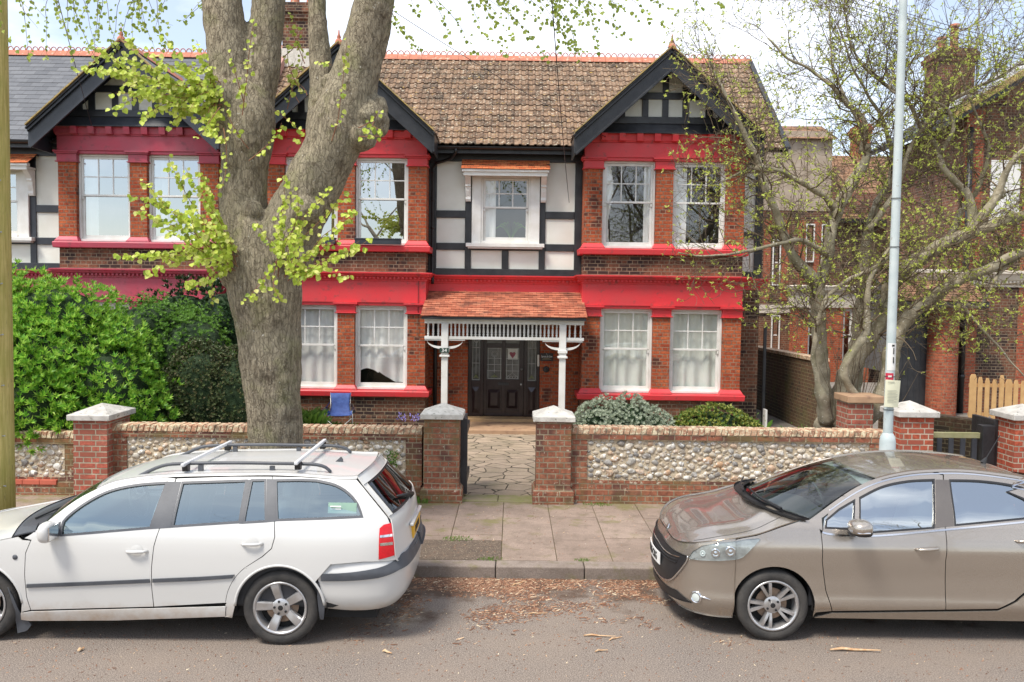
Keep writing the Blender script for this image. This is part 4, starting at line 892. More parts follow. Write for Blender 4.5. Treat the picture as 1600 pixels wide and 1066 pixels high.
for s in (-1, 1):
    q.tube([(s*.28, -.24, .37), (0, -.25, .10), (-s*.02, -.25, .08)], .009, 6); q.tube([(s*.30, -.24, .56), (s*.31, -.23, .3), (s*.27, -.25, .0)], .009, 6)
    q.tube([(s*.225, .36, .93), (s*.21, .27, .5), (s*.2, .1, .02)], .009, 6); q.tube([(s*.30, -.22, .03), (s*.26, .26, .37)], .008, 6); q.tube([(s*.26, .26, .02), (s*.29, -.22, .37)], .008, 6)
q.build('frame', surf('chair_tube', (.55, .55, .52), (.4, .4, .4), 5, .35, 0, Metallic=.6), cc, smooth=True)
for s in (-1, 1):
    q = MB(); q.v = [(s*.30, -.26, .57), (s*.37, -.25, .59), (s*.31, .24, .60), (s*.25, .24, .58), (s*.30, -.26, .49), (s*.37, -.25, .51), (s*.31, .24, .53), (s*.25, .24, .52)]; q.f = [(0, 1, 2, 3), (7, 6, 5, 4), (0, 4, 5, 1), (1, 5, 6, 2), (2, 6, 7, 3), (3, 7, 4, 0)]; q.m = [0]*6; q.build('armrest', m_blacksat, cc)
    q = MB(); q.v = [(s*.30, .2, .56), (s*.205, .26, .76), (s*.33, -.02, .57), (s*.20, .18, .46), (s*.30, -.12, .44)]; q.f = [(0, 1, 2), (0, 2, 4, 3)]; q.m = [0]*2; q.build('side_panel', m_blue, cc)
cc.scale = (.92, .92, .84)
# ---------------- litter on the road
t = NT('wood_chip'); g = t.node('NewGeometry'); m_chip = t.fin(t.ramp(g.outputs['Random Per Island'], [(0, (.10, .05, .03)), (.5, (.22, .10, .055)), (.82, (.34, .18, .10)), (.97, (.55, .42, .28)), (1, (.7, .6, .42))]), .85)
q = MB()
def chip(x, y, z, L, w, a, tilt=.2):
    ca, sa = math.cos(a)*L/2, math.sin(a)*L/2; h = RND.uniform(.001, .006)+tilt*L*.15; nx, ny = -math.sin(a)*w/2, math.cos(a)*w/2
    q.add([(x-ca-nx, y-sa-ny, z+.001), (x+ca-nx*.5, y+sa-ny*.5, z+.001+h), (x+ca+nx*.5, y+sa+ny*.5, z+.002+h), (x-ca+nx, y-sa+ny, z+.003)], [(0, 1, 2, 3)])
cnt = 0
while cnt < 14000:
    x = RND.uniform(-1.9, 2.1); y = 8.74-abs(RND.gauss(0, .75))
    d = noise.fractal(Vector((x*1.3, y*2.0, 3.1)), 1.0, 2.0, 4); edge = math.exp(-((8.74-y)/.35)**2)*.5
    blob = .45*math.exp(-(((x+.1)/.55)**2+((y-7.75)/.28)**2)) + .35*math.exp(-(((x-.55)/.5)**2+((y-8.0)/.25)**2))+.3*math.exp(-(((x-.0)/.9)**2+((y-8.35)/.3)**2))
    if y < 7.0 or RND.random() > max(0, d*.8+edge+blob-.12): continue
    s = RND.random(); L = RND.uniform(.008, .028) if s < .9 else RND.uniform(.03, .07)
    chip(x, y, 0, L, L*RND.uniform(.12, .45), RND.uniform(0, PI) if RND.random() < .5 else RND.gauss(0, .5)); cnt += 1
for _ in range(5200): chip(RND.uniform(-5.4, 4.8), RND.uniform(4.6, 8.6), 0, RND.uniform(.006, .026), RND.uniform(.003, .011), RND.uniform(0, PI))
for _ in range(600): chip(RND.uniform(-3, 2.5), RND.uniform(9, 11.4), .128, RND.uniform(.01, .03), RND.uniform(.004, .012), RND.uniform(0, PI))
tag(q.build('wood_chips', m_chip, fixn=False), 'reddish wood chips and bark litter spread along the gutter', 'wood chips', kind='stuff')
m_stick = surf('split_twig', (.60, .45, .28), (.42, .22, .10), 20, .8, .002, 60)
def stick(px, py, px2, py2, r, label):
    def gr(a, b): d = P(a, b, 1.0)-Vector((0, 0, CAMH)); k = -CAMH/d.z; return Vector((0, 0, CAMH))+d*k
    a, b = gr(px, py), gr(px2, py2); m_ = (a+b)/2+Vector((0, .012, 0)); z = Vector((0, 0, r+.002)); s_ = MB(); s_.tube([a+z, a.lerp(m_, .5)+z*1.6+Vector((0, .006, 0)), m_+z, b+z*1.4], [r*.6, r, r*.8, r*.4], 5, jit=.3); tag(s_.build('twig', m_stick), label, 'twig')
stick(912, 995, 962, 997, .009, 'long pale twig lying on the road, left of the hatchback front wheel')
stick(952, 1002, 972, 997, .007, 'short twig crossing the end of the long pale twig on the road')
stick(1297, 1018, 1376, 1020, .013, 'broken bark stick lying on the road under the hatchback door')
stick(825, 961, 856, 960, .007, 'pale splinter in the middle of the wood chips')
stick(930, 1020, 950, 1018, .008, 'small pale twig on the road near the bottom centre')
stick(800, 917, 818, 911, .008, 'pale splinter close to the kerb in the wood chips')
stick(598, 1020, 612, 1024, .012, 'yellowish bud scale on the road right of the white car wheel')
stick(122, 1020, 132, 1015, .012, 'brown bark fragment on the road below the white car door')
m_grass = leafmat('grass_blade', [(.06, .14, .02), (.12, .24, .03), (.2, .3, .06)], trans=.3)
def tuft(x, y, z, n, h, sp, mb):
    for _ in range(n):
        a = RND.uniform(0, 2*PI); r = sp*RND.random()**.7; px, py = x+math.cos(a)*r*1.8, y+math.sin(a)*r; l = h*RND.uniform(.5, 1); b = RND.uniform(0, 2*PI); w = .0035
        dx, dy = math.cos(b)*l*.5, math.sin(b)*l*.5
        mb.add([(px-w, py, z), (px+w, py, z), (px+dx*.5, py+dy*.5, z+l*.7), (px+dx, py+dy, z+l*.85)], [(0, 1, 2), (1, 3, 2)])
for (px, py, Y, n, h, s, lb) in ((715, 837, 9.75, 160, .035, .10, 'small grass tuft in the joint beside the tarmac patch'), (765, 872, 9.0, 90, .03, .08, 'small grass tuft against the kerb beside the tarmac patch'), (655, 785, 11.5, 260, .10, .10, 'grass clump at the foot of the left gate pillar'), (910, 872, 9.0, 60, .03, .05, 'tiny grass tuft in the kerb joint right of the path'), (935, 788, 11.5, 110, .04, .12, 'thin weeds along the foot of the right flint wall'), (205, 680, 11.6, 10, .03, .03, 'x')):
    if lb == 'x': continue
    q = MB(); x = P(px, py, Y).x; tuft(x, Y, .12, n, h, s, q); tag(q.build('grass_tuft', m_grass, fixn=False), lb, 'grass')
# ================================================================== NEIGHBOURING HOUSES ON THE RIGHT
m_cream = surf('cream_stucco_trim', (.66, .60, .50), (.56, .50, .42), 4, .8, .003)
m_farslate = m_tiles('dark_slate_far', [(.05, .055, .06), (.08, .085, .09), (.12, .12, .13)], .3, .2, amt=(.7, .8), rough=.6, nbias=.3)
m_whiter = surf('white_render', (.44, .36, .28), (.34, .27, .20), 3, .85, .003)
m_redq = brickmat('bright_quoin_brick', (.38, .085, .045), (.50, .15, .075), (.32, .2, .13))
m_sol = surf('solar_glass', (.03, .04, .07), (.05, .07, .1), 3, .08, 0)
R_ = empty('brick_house', (13, 22, 0), 0, 'brick house at the right edge with red quoins, cream cornice and rooflight', 'house')
YC = 22.0
w = MB(); w.box(11.55, 18.5, YC, YC+.3, 0, 8.2); w.build('brick_wall', m_brownbrick, R_); w = MB(); w.box(11.55, 11.85, YC+.31, 26.5, 0, 7.6); w.build('side_wall', m_softbrick, R_)
for (x0, x1) in ((13.05, 13.6), (11.54, 12.0)):
    q = MB(); q.box(x0, x1, YC-.02, YC+.1, 0, 3.38); q.box(x0, x1, YC-.02, YC+.1, 3.75, 7.9); q.build('red_quoin', m_redq, R_)
q = MB(); sweep_plan(q, [(-.05, 3.36), (.05, 3.36), (.07, 3.5), (.12, 3.54), (.18, 3.66), (.22, 3.7), (.22, 3.76), (-.05, 3.8)], [(9.9, YC+.0), (18.5, YC+.0)])
for k in range(90): q.box(9.9+k*.095, 9.945+k*.095, YC-.11, YC-.02, 3.44, 3.52)
q.build('cream_cornice', m_cream, R_)
q = MB(); q.box(12.2, 12.95, YC-.03, YC+.1, 5.0, 6.6); q.build('window_surround', m_white, R_)
sash_window(R_, 14.2, 15.3, 4.6, 6.4, YC-.06, 5.6, glass=m_winglass_hi)
# gabled roof running away from the street, seen on its left slope
q = MB(); q.add([(11.0, YC-.4, 7.55), (17.0, YC-.4, 11.3), (17.0, 27, 11.3), (11.0, 27, 7.55), (11.0, YC-.4, 7.43), (17.0, YC-.4, 11.18), (17, 27, 11.18), (11, 27, 7.43)], [(0, 1, 2, 3), (7, 6, 5, 4), (0, 4, 5, 1), (3, 0, 4, 7)]); q.build('roof_deck', m_black, R_)
roof_tiles('roof', (11.0, 27, 7.57), (0, -1, 0), (6, 0, 3.75), 5.4, 7.07, .3, .22, 0, .012, m_farslate, R_, mode='flat', seg=1)
q = MB(); q.prism([(11.0, 7.56), (17, 11.31), (17, 11.46), (10.95, 7.7)], YC-.5, YC-.2, 'y'); q.build('verge_tile', m_verge, R_)
q = MB(); q.prism([(11.55, 8.0), (17, 8.0), (17, 11.2)], YC+.02, YC+.25, 'y'); q.build('gable_wall', m_softbrick, R_)
for k in range(2):
    x0, x1 = 12.3+k*1.8, 13.8+k*1.8; f = lambda x: 7.55+(x-11)*.625; q = MB()
    q.add([(x0, 24.5-1.4, f(x0)+.09), (x1, 24.5-1.4, f(x1)+.09), (x1, 25.6, f(x1)+.09), (x0, 25.6, f(x0)+.09)], [(0, 1, 2, 3)]); rl_o = q.build('rooflight', m_sol, R_)
    q = MB(); 
    for a, b in (((x0, 23.1), (x1, 23.1)), ((x1, 23.1), (x1, 25.6)), ((x1, 25.6), (x0, 25.6)), ((x0, 25.6), (x0, 23.1))): q.obox((a[0], a[1], f(a[0])+.1), (b[0], b[1], f(b[0])+.1), .09, .08)
    q.build('frame', m_white, rl_o)
chimney(R_, P(1468, 150, 26).x, P(1522, 150, 26).x, 26, 27.0, 7.4, P(1490, 75, 26).z, m_brownbrick, [(P(1484, 70, 26).x, .45), (P(1504, 70, 26).x, .85)])
q = MB(); x_ = P(1527, 100, 26).x+.1; q.tube([(x_, 26.2, 8.0), (x_, 26.2, 13.5)], .03, 8); q.build('aerial_mast', m_metalgrey, R_)
q = MB(); xp = P(1505, 500, YC-.1).x; q.tube([(xp, YC-.12, .1), (xp, YC-.12, 7.4)], .07, 10); q.tube([(xp, YC-.12, 2.3), (xp-.5, YC-.3, 2.75), (xp-1.1, YC-.3, 2.95)], .05, 8)
for z in (1.0, 2.3, 3.9, 5.4): q.tube([(xp, YC-.12, z), (xp, YC-.12, z+.1)], .085, 10)
q.build('downpipe', m_blacksat, R_, smooth=True)
# side porch with the black doors
q = MB(); xa, xb = P(1404, 600, 21.6).x, P(1452, 600, 21.6).x; q.box(xa, xb, 21.6, 21.7, .08, 3.0); dd = q.build('garage_door', m_black, R_); dd['label'] = 'tall black double doors'
for k in range(5): q = MB(); x = xa+.08+k*.15; q.box(x, x+.006, 21.592, 21.601, .1, 2.95); q.build('plank_gap', m_under_ if False else m_blackgrey, dd)
q = MB(); cx = (P(1452, 600, 21.4).x+P(1496, 600, 21.4).x)/2; r_ = (P(1496, 600, 21.4).x-P(1452, 600, 21.4).x)/2; q.box(cx-r_, cx+r_, 21.45, 22.3, 0, 3.1); q.lathe([(r_, 0), (r_, 3.1), (0, 3.1)], (cx, 21.5, 0), 28); q.build('round_pier', surf('x', (0, 0, 0), (0, 0, 0)) if False else m_redq, R_)
roof_tiles('porch_roof', (9.35, 20.9, 2.98), (1, 0, 0), (0, 1.15, .62), 2.35, 1.5, .17, .12, 0, .014, m_oldtile, R_, mode='flat', jit=.006)
q = MB(); q.add([(9.35, 20.9, 2.95), (11.7, 20.9, 2.95), (11.7, 22.0, 3.55), (9.35, 22.0, 3.55), (9.35, 20.9, 2.82), (11.7, 20.9, 2.82), (11.7, 22.0, 3.4), (9.35, 22.0, 3.4)], [(0, 1, 2, 3), (7, 6, 5, 4), (0, 4, 5, 1), (3, 0, 4, 7), (1, 5, 6, 2)]); q.build('porch_eave', m_black, R_)
w = MB(); w.box(9.9, xa, 21.7, 22.0, 0, 1.1); w.box(xb+.0, 11.55, 21.95, 22.2, 0, 3.3); w.build('porch_wall', m_softbrick, R_)
w = MB(); w.box(9.85, xa-.02, 21.62, 22.02, 1.1, 1.2); w.build('stone_sill', m_cream, R_)
sash_window(R_, 9.95, xa-.05, 1.25, 2.7, 21.7, 2.0, glass=m_winglass, cols=3)
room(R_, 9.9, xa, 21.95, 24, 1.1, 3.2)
fix(R_)
# the far house closing the side passage
F_ = empty('far_house', (12, 31, 0), 0, 'distant brick and white rendered house seen through the gnarled tree', 'house')
YD = 31.0
def fx(px): return P(px, 500, YD).x
def fz(py, px=1260): return P(px, py, YD).z
w = MB(); w.box(8.0, 18.5, YD, YD+.3, 0, fz(330)); w.build('brick_wall', m_brownbrick, F_)
q = MB(); q.box(8.0, fx(1292), YD-.01, YD+.2, fz(330)+.01, fz(205)); q.build('white_gable', m_whiter, F_)
q = MB(); q.box(8.0, 16, YD-.06, YD+.1, fz(490), fz(477)); q.build('white_band', m_cream, F_)
q = MB(); sweep_plan(q, [(-.05, fz(480)), (.04, fz(480)), (.06, fz(458)), (.16, fz(454)), (.2, fz(448)), (-.05, fz(446))], [(fx(1232), YD), (fx(1232), YD-.9), (fx(1345), YD-.9), (fx(1345), YD)]); q.build('bay_cornice', m_cream, F_)
q = MB(); q.box(fx(1234), fx(1344), YD-.88, YD, 0, fz(562)); q.box(fx(1234), fx(1250), YD-.88, YD, fz(562), fz(480)); q.box(fx(1264), fx(1303), YD-.88, YD-.6, fz(562), fz(480)); q.box(fx(1317), fx(1344), YD-.88, YD, fz(562), fz(480)); q.build('bay_wall', m_redbrick, F_)
for a, b, z0, z1, y in ((1206, 1218, 556, 493, YD-.03), (1250, 1264, 562, 481, YD-.85), (1303, 1317, 562, 481, YD-.85), (1205, 1216, 447, 375, YD-.03), (1256, 1268, 410, 350, YD-.03), (1280, 1290, 410, 350, YD-.03), (1350, 1385, 520, 478, YD-.03)):
    sash_window(F_, fx(a)-.02, fx(b)+.02, fz(z0), fz(z1), y, (fz(z0)+fz(z1))/2, glass=m_winglass, cols=1, upside=1, horns=False)
for a in (1190, 1218, 1244, 1268): q = MB(); q.box(fx(a), fx(a+11), YD-.02, YD+.1, fz(470), fz(345)); q.build('red_quoin', m_redq, F_)
roof_tiles('roof', (fx(1285), YD-.3, fz(345)), (1, 0, 0), (0, 3.2, 2.6), 7.5, 4.6, .3, .25, 0, .014, m_oldtile, F_, mode='flat', seg=2)
roof_tiles('gable_roof', (fx(1183), YD-.2, fz(218)), (1, 0, 0), (0, 1.6, .75), fx(1296)-fx(1183), 1.8, .3, .25, 0, .014, m_oldtile, F_, mode='flat', seg=2)
q = MB(); q.box(fx(1285), 17, YD-.35, YD-.25, fz(349), fz(342)); q.build('gutter', m_blacksat, F_)
chimney(F_, fx(1386), fx(1404), 34, 35, fz(230), fz(165), m_redbrick, [(fx(1395), .5)])
w = MB(); w.box(9.7, 14, YD+.02, YD+.3, fz(330), fz(300)); w.build('brick_wall', m_softbrick, F_)
fix(F_)
# ================================================================== PLANTS
def rv(g=RND):
    while True:
        v = Vector((g.uniform(-1, 1), g.uniform(-1, 1), g.uniform(-1, 1)))
        if .05 < v.length < 1: return v.normalized()
def leaf4(mb, p, d, up, L, W, fold=.15):
    d = d.normalized(); s = d.cross(up); s = s.normalized() if s.length > 1e-4 else d.orthogonal().normalized(); n = s.cross(d)
    mb.v += [tuple(p), tuple(p+d*L*.45+s*W/2+n*fold*W), tuple(p+d*L), tuple(p+d*L*.45-s*W/2+n*fold*W)]
    k = len(mb.v)-4; mb.f.append((k, k+1, k+2)); mb.f.append((k, k+2, k+3)); mb.m += [0, 0]
def leafround(mb, p, d, up, S):
    d = d.normalized(); s = d.cross(up); s = s.normalized() if s.length > 1e-4 else d.orthogonal().normalized(); n = s.cross(d); k = len(mb.v)
    for a, b, c in ((0, 0, 0), (.12, .42, .08), (.50, .50, .10), (.86, .22, .03), (1.05, 0, -.05), (.86, -.22, .03), (.50, -.50, .10), (.12, -.42, .08)): mb.v.append(tuple(p+d*S*a+s*S*b+n*S*c))
    mb.f.append((k, k+1, k+2, k+3, k+4)); mb.f.append((k, k+4, k+5, k+6, k+7)); mb.m += [0, 0]
def bush(name, ells, n, L, W, per, mat, label, cat='bush', spread=.9, upb=.35, core=None, nz=.22, flat=False, par=None, sc=.84, frq=2.2):
    core = core or m_core; o = empty(name, ells[0][0][:2]+(.1,), 0, label, cat)
    q = MB()
    for c, r in ells:
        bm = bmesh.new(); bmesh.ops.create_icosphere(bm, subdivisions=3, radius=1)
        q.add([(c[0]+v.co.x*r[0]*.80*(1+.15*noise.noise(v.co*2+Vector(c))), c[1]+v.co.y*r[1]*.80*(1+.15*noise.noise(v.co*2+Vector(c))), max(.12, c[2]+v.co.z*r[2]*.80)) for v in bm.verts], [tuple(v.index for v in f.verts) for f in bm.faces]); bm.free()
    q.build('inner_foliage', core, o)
    mb = MB(); ar = [r[0]*r[1]+r[0]*r[2]+r[1]*r[2] for c, r in ells]; tot = sum(ar); i = 0; tries = 0
    while i < n and tries < n*8:
        tries += 1; k = RND.uniform(0, tot); j = 0
        while k > ar[j]: k -= ar[j]; j += 1
        c, r = ells[j]; d = rv()
        if d.y > .45: continue
        f = (.82+.22*RND.random()**.6)*(1+nz*noise.noise(Vector((d.x*frq+c[0], d.y*frq+c[1], d.z*frq+c[2]))))
        p = Vector((c[0]+d.x*r[0]*f, c[1]+d.y*r[1]*f, c[2]+d.z*r[2]*f))
        if p.z < .13: continue
        if any(m != j and sum(((p[a]-ells[m][0][a])/ells[m][1][a])**2 for a in range(3)) < .62 for m in range(len(ells))): continue
        ax = (Vector((d.x/r[0], d.y/r[1], d.z/r[2])).normalized()*(1-upb)+Vector((0, 0, upb))+rv()*.35).normalized(); i += 1
        t1 = ax.orthogonal().normalized(); t2 = ax.cross(t1); a0 = RND.uniform(0, 6)
        for m in range(per):
            a = a0+2*PI*m/per*1.0+m*.1; sp = spread*RND.uniform(.6, 1.2); dd = ax+(t1*math.cos(a)+t2*math.sin(a))*sp
            leaf4(mb, p-ax*.01*m/per, dd, ax, L*RND.uniform(.7, 1.15), W*RND.uniform(.8, 1.1))
    mb.build('foliage', mat, o, fixn=False); fix(o); return o
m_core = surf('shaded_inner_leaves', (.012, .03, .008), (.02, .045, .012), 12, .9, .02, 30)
m_brightleaf = leafmat('bright_green_leaf', [(.04, .13, .012), (.09, .27, .02), (.17, .40, .03), (.28, .50, .05), (.42, .60, .10)], .42, .35)
m_midleaf = leafmat('mid_green_leaf', [(.05, .12, .015), (.10, .23, .025), (.18, .34, .05)], .5, .3)
m_darkleaf = leafmat('dark_laurel_leaf', [(.012, .03, .012), (.022, .05, .018), (.04, .075, .025)], .3, .15)
m_hedge = leafmat('dark_hedge_leaf', [(.03, .05, .02), (.055, .085, .03), (.09, .125, .045), (.17, .14, .075)], .4, .15)
m_silver = leafmat('silver_green_leaf', [(.26, .31, .20), (.40, .45, .32), (.56, .59, .46)], .6, .2)
m_vari = leafmat('variegated_leaf', [(.035, .09, .015), (.10, .19, .03), (.30, .32, .06), (.42, .40, .10)], .4, .2)
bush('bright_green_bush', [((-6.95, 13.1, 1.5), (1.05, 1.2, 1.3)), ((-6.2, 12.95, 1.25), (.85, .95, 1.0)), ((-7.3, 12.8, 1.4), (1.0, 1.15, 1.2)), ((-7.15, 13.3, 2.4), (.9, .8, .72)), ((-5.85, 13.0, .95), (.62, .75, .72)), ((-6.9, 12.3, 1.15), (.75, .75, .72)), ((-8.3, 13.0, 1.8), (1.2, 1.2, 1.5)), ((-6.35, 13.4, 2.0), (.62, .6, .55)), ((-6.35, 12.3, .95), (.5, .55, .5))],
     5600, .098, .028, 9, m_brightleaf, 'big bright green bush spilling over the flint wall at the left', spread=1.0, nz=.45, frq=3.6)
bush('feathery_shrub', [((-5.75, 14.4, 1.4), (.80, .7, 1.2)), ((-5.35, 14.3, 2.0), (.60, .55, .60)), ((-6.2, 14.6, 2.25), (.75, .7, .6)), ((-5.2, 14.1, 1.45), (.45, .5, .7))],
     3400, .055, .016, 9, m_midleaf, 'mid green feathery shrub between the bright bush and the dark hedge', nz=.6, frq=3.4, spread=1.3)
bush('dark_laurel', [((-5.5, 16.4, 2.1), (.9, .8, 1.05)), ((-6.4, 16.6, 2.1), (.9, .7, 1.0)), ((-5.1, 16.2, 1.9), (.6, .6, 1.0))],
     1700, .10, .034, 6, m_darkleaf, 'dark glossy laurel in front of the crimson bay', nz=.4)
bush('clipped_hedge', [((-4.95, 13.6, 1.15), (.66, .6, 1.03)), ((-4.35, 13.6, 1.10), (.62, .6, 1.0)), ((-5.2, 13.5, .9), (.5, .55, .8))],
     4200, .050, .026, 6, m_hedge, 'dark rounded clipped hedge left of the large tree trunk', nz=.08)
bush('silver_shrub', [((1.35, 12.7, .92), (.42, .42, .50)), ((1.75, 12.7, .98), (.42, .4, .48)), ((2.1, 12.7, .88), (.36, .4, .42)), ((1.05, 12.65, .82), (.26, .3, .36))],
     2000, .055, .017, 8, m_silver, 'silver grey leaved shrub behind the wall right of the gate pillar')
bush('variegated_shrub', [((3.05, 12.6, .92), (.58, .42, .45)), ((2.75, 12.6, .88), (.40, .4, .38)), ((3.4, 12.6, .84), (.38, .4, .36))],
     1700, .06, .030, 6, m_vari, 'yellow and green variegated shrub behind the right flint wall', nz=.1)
# grass, weeds and small flowers in the garden
q = MB()
for _ in range(260): tuft(RND.uniform(-5.2, -3.3), RND.uniform(15.6, 17.6), .1, 22, .28, .16, q)
tag(q.build('rough_grass', m_grass, fixn=False), 'rough grass patch in the garden left of the large trunk', 'grass', kind='stuff')
q = MB()
for _ in range(30): tuft(RND.uniform(-4.25, -3.95), RND.uniform(16.7, 17.2), .1, 12, .66, .10, q)
tag(q.build('ornamental_grass', m_grass, fixn=False), 'tall arching grass beside the blue folding chair', 'grass')
lv = MB()
for _ in range(38):
    x = P(RND.uniform(622, 655), 665, 13.2).x; leaf4(lv, Vector((x, 13.2+RND.uniform(-.1, .1), .98+RND.uniform(0, .10))), rv()+Vector((0, 0, 1)), Vector((0, -1, 0)), .05, .016)
tag(lv.build('lavender', surf('lilac_flower', (.25, .20, .55), (.35, .28, .62), 8, .8, 0), fixn=False), 'small lilac flowers just above the left wall beside the gate pillar', 'flowers')
for (x, y, n, h, lb) in ((4.95, 17.6, 60, .5, 'weeds at the corner of the red house by the passage'), (5.7, 17.0, 50, .35, 'low weeds in the side passage'), (5.95, 12.6, 40, .6, 'small green plant behind the red pillar near the lamp post')):
    q = MB(); tuft(x, y, .1, n, h, .22, q)
    for _ in range(60): leaf4(q, Vector((x+RND.uniform(-.3, .3), y+RND.uniform(-.2, .2), .1+RND.uniform(0, h))), rv(), Vector((0, 0, 1)), .06, .025)
    tag(q.build('weeds', m_midleaf, fixn=False), lb, 'weeds')
q = MB()
for _ in range(120): leaf4(q, Vector((P(613, 708, 11.62).x+RND.uniform(-.07, .07), 11.59, P(613, 715, 11.6).z+RND.uniform(-.16, .1))), rv()+Vector((0, -.5, .4)), Vector((0, -1, 0)), .035, .016)
tag(q.build('wall_weed', m_midleaf, fixn=False), 'small green weed growing from the left flint wall near the gate pillar', 'weed')
# house plants behind the glass
q = MB()
for k in range(9):
    a = -1.2+k*.3; pth = [Vector((-.05+.0*k, 19.05, 4.2))+Vector((math.sin(a)*.36*t, -.05*t, .42*math.sin(t*2.2)*math.cos(a*.6))) for t in (0, .25, .5, .75, 1)]
    for u, v in zip(pth, pth[1:]): w_v = Vector((0, 0, .012)); q.add([u-w_v, v-w_v, v+w_v, u+w_v], [(0, 1, 2, 3)])
tag(q.build('spider_plant', leafmat('x_leaf', [(.14, .3, .05), (.2, .4, .08)]), fixn=False), 'arching green spider plant inside the hooded window above the porch', 'plant')
# ---------------- bark
t = NT('lime_bark'); p = t.pos(); mp_ = t.node('Mapping'); mp_.inputs['Scale'].default_value = (1, 1, .16); t.set(mp_.inputs[0], t.mix(.05, p, t.noise(p, 5, 3, out='Color')))
n1_ = t.noise(mp_.outputs[0], 34, 8, .7); c = t.mix(t.step(n1_, .36, .60), (.13, .105, .072), (.40, .34, .24)); c = t.mix(t.step(t.noise(p, 1.6, 5, .6), .4, .62), c, t.mix(.5, c, (.30, .27, .19)))
c = t.mix(t.step(t.noise(p, 21, 4, .75), .65, .69), c, (.60, .58, .50)); c = t.mix(t.math('MULTIPLY', t.step(t.noise(p, 2.6, 5, .6), .52, .68), .55), c, (.22, .22, .09)); c = t.mix(t.math('MULTIPLY', t.step(t.noise(p, 4.5, 6, .7), .56, .66), .6), c, (.08, .055, .035))
n2_ = t.noise(p, 48, 6, .7)
mpc = t.node('Mapping'); mpc.inputs['Scale'].default_value = (1, 1, .30); t.set(mpc.inputs[0], t.mix(.10, p, t.noise(p, 7, 4, out='Color')))
vo = t.node('TexVoronoi', {'feature': 'DISTANCE_TO_EDGE'}, Vector=mpc.outputs[0], Scale=26.0); ck = t.step(vo.outputs['Distance'], .0, .10); c = t.mix(t.math('MULTIPLY', t.math('SUBTRACT', 1.0, ck), .45), c, (.05, .038, .026))
hh = t.math('ADD', t.math('ADD', n1_, t.math('MULTIPLY', n2_, .4)), t.math('MULTIPLY', ck, .22))
m_bark = t.fin(c, .9, t.bump(hh, .028), **{'Specular IOR Level': .2})
t = NT('grey_smooth_bark'); p = t.pos(); c = t.mix(t.step(t.noise(p, 6, 6, .6), .35, .65), (.19, .16, .105), (.40, .35, .25)); c = t.mix(t.step(t.noise(p, 26, 3, .75), .62, .66), c, (.60, .57, .48)); c = t.mix(t.math('MULTIPLY', t.step(t.noise(p, 2.1, 4), .5, .7), .5), c, (.12, .13, .04)); m_bark2 = t.fin(c, .9, t.bump(t.noise(p, 40, 5), .008))
m_twig = surf('dark_twig', (.085, .06, .038), (.17, .125, .075), 9, .85, 0)
m_redtwig = surf('reddish_twig', (.20, .07, .04), (.26, .13, .06), 9, .8, 0)
m_limeleaf = leafmat('young_lime_leaf', [(.16, .26, .02), (.34, .46, .035), (.46, .58, .06), (.58, .68, .12), (.66, .66, .22)], .5, .4)
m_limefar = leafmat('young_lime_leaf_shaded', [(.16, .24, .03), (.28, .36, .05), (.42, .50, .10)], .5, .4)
m_bud = leafmat('opening_bud', [(.32, .40, .06), (.50, .58, .10), (.66, .70, .20)], .5, .4)
# ---------------- the large street tree
YT = 10.0; SC = FOC/YT
def tp_(px, py, dy=0): return P(px, py, YT+dy)
T_ = empty('street_tree', (tp_(436, 880).x, YT, .12), 0, 'massive old street tree with thick forked trunk and fresh yellow-green leaves', 'tree')
limbs = [
 [(440, 905, 60, 0), (437, 860, 50, 0), (435, 760, 43, 0), (433, 700, 43, 0), (428, 640, 47, 0), (423, 570, 51, 0), (418, 500, 56, 0), (414, 440, 63, 0), (414, 400, 62, 0), (420, 350, 52, 0)],
 [(395, 440, 50, 0), (385, 380, 43, 0), (380, 310, 39, .05), (384, 240, 41, .05), (388, 180, 44, .05), (366, 130, 37, .1), (354, 70, 35, .12), (349, 20, 34, .15), (342, -60, 31, .25), (318, -220, 22, .5), (290, -380, 15, .9)],
 [(388, 230, 38, .1), (400, 150, 33, .2), (410, 90, 31, .25), (417, 30, 29, .3), (424, -60, 26, .35), (436, -230, 18, .7), (420, -380, 12, 1.1)],
 [(438, 410, 52, -.05), (458, 350, 50, -.05), (486, 295, 47, -.1), (512, 245, 47, -.1), (531, 195, 48, -.1), (546, 150, 44, -.1), (561, 100, 38, -.1), (575, 50, 35, -.15), (586, 0, 33, -.2), (596, -60, 31, -.2), (620, -220, 25, -.4), (670, -380, 16, -.6)],
 [(510, 220, 34, .1), (505, 160, 25, .15), (502, 110, 20, .2), (497, 55, 17, .2), (495, 0, 16, .25), (493, -60, 15, .3), (480, -250, 11, .6)],
]
q = MB()
for lm in limbs:
    pts = spline([tuple(tp_(a, b, d))+(r/SC,) for a, b, r, d in lm], .10); q.tube([p[:3] for p in pts], [p[3]*(.915+.02*math.sin(i*.9)) for i, p in enumerate(pts)], 22)
def lump(px, py, r, dy, n=1, sq=1): 
    bm = bmesh.new(); bmesh.ops.create_icosphere(bm, subdivisions=3, radius=1); c = tp_(px, py, dy); q.add([tuple(c+Vector((v.co.x, v.co.y, v.co.z*sq))*(r/SC)*(1+.22*noise.noise(v.co*2.4+c))) for v in bm.verts], [tuple(v.index for v in f.verts) for f in bm.faces]); bm.free()
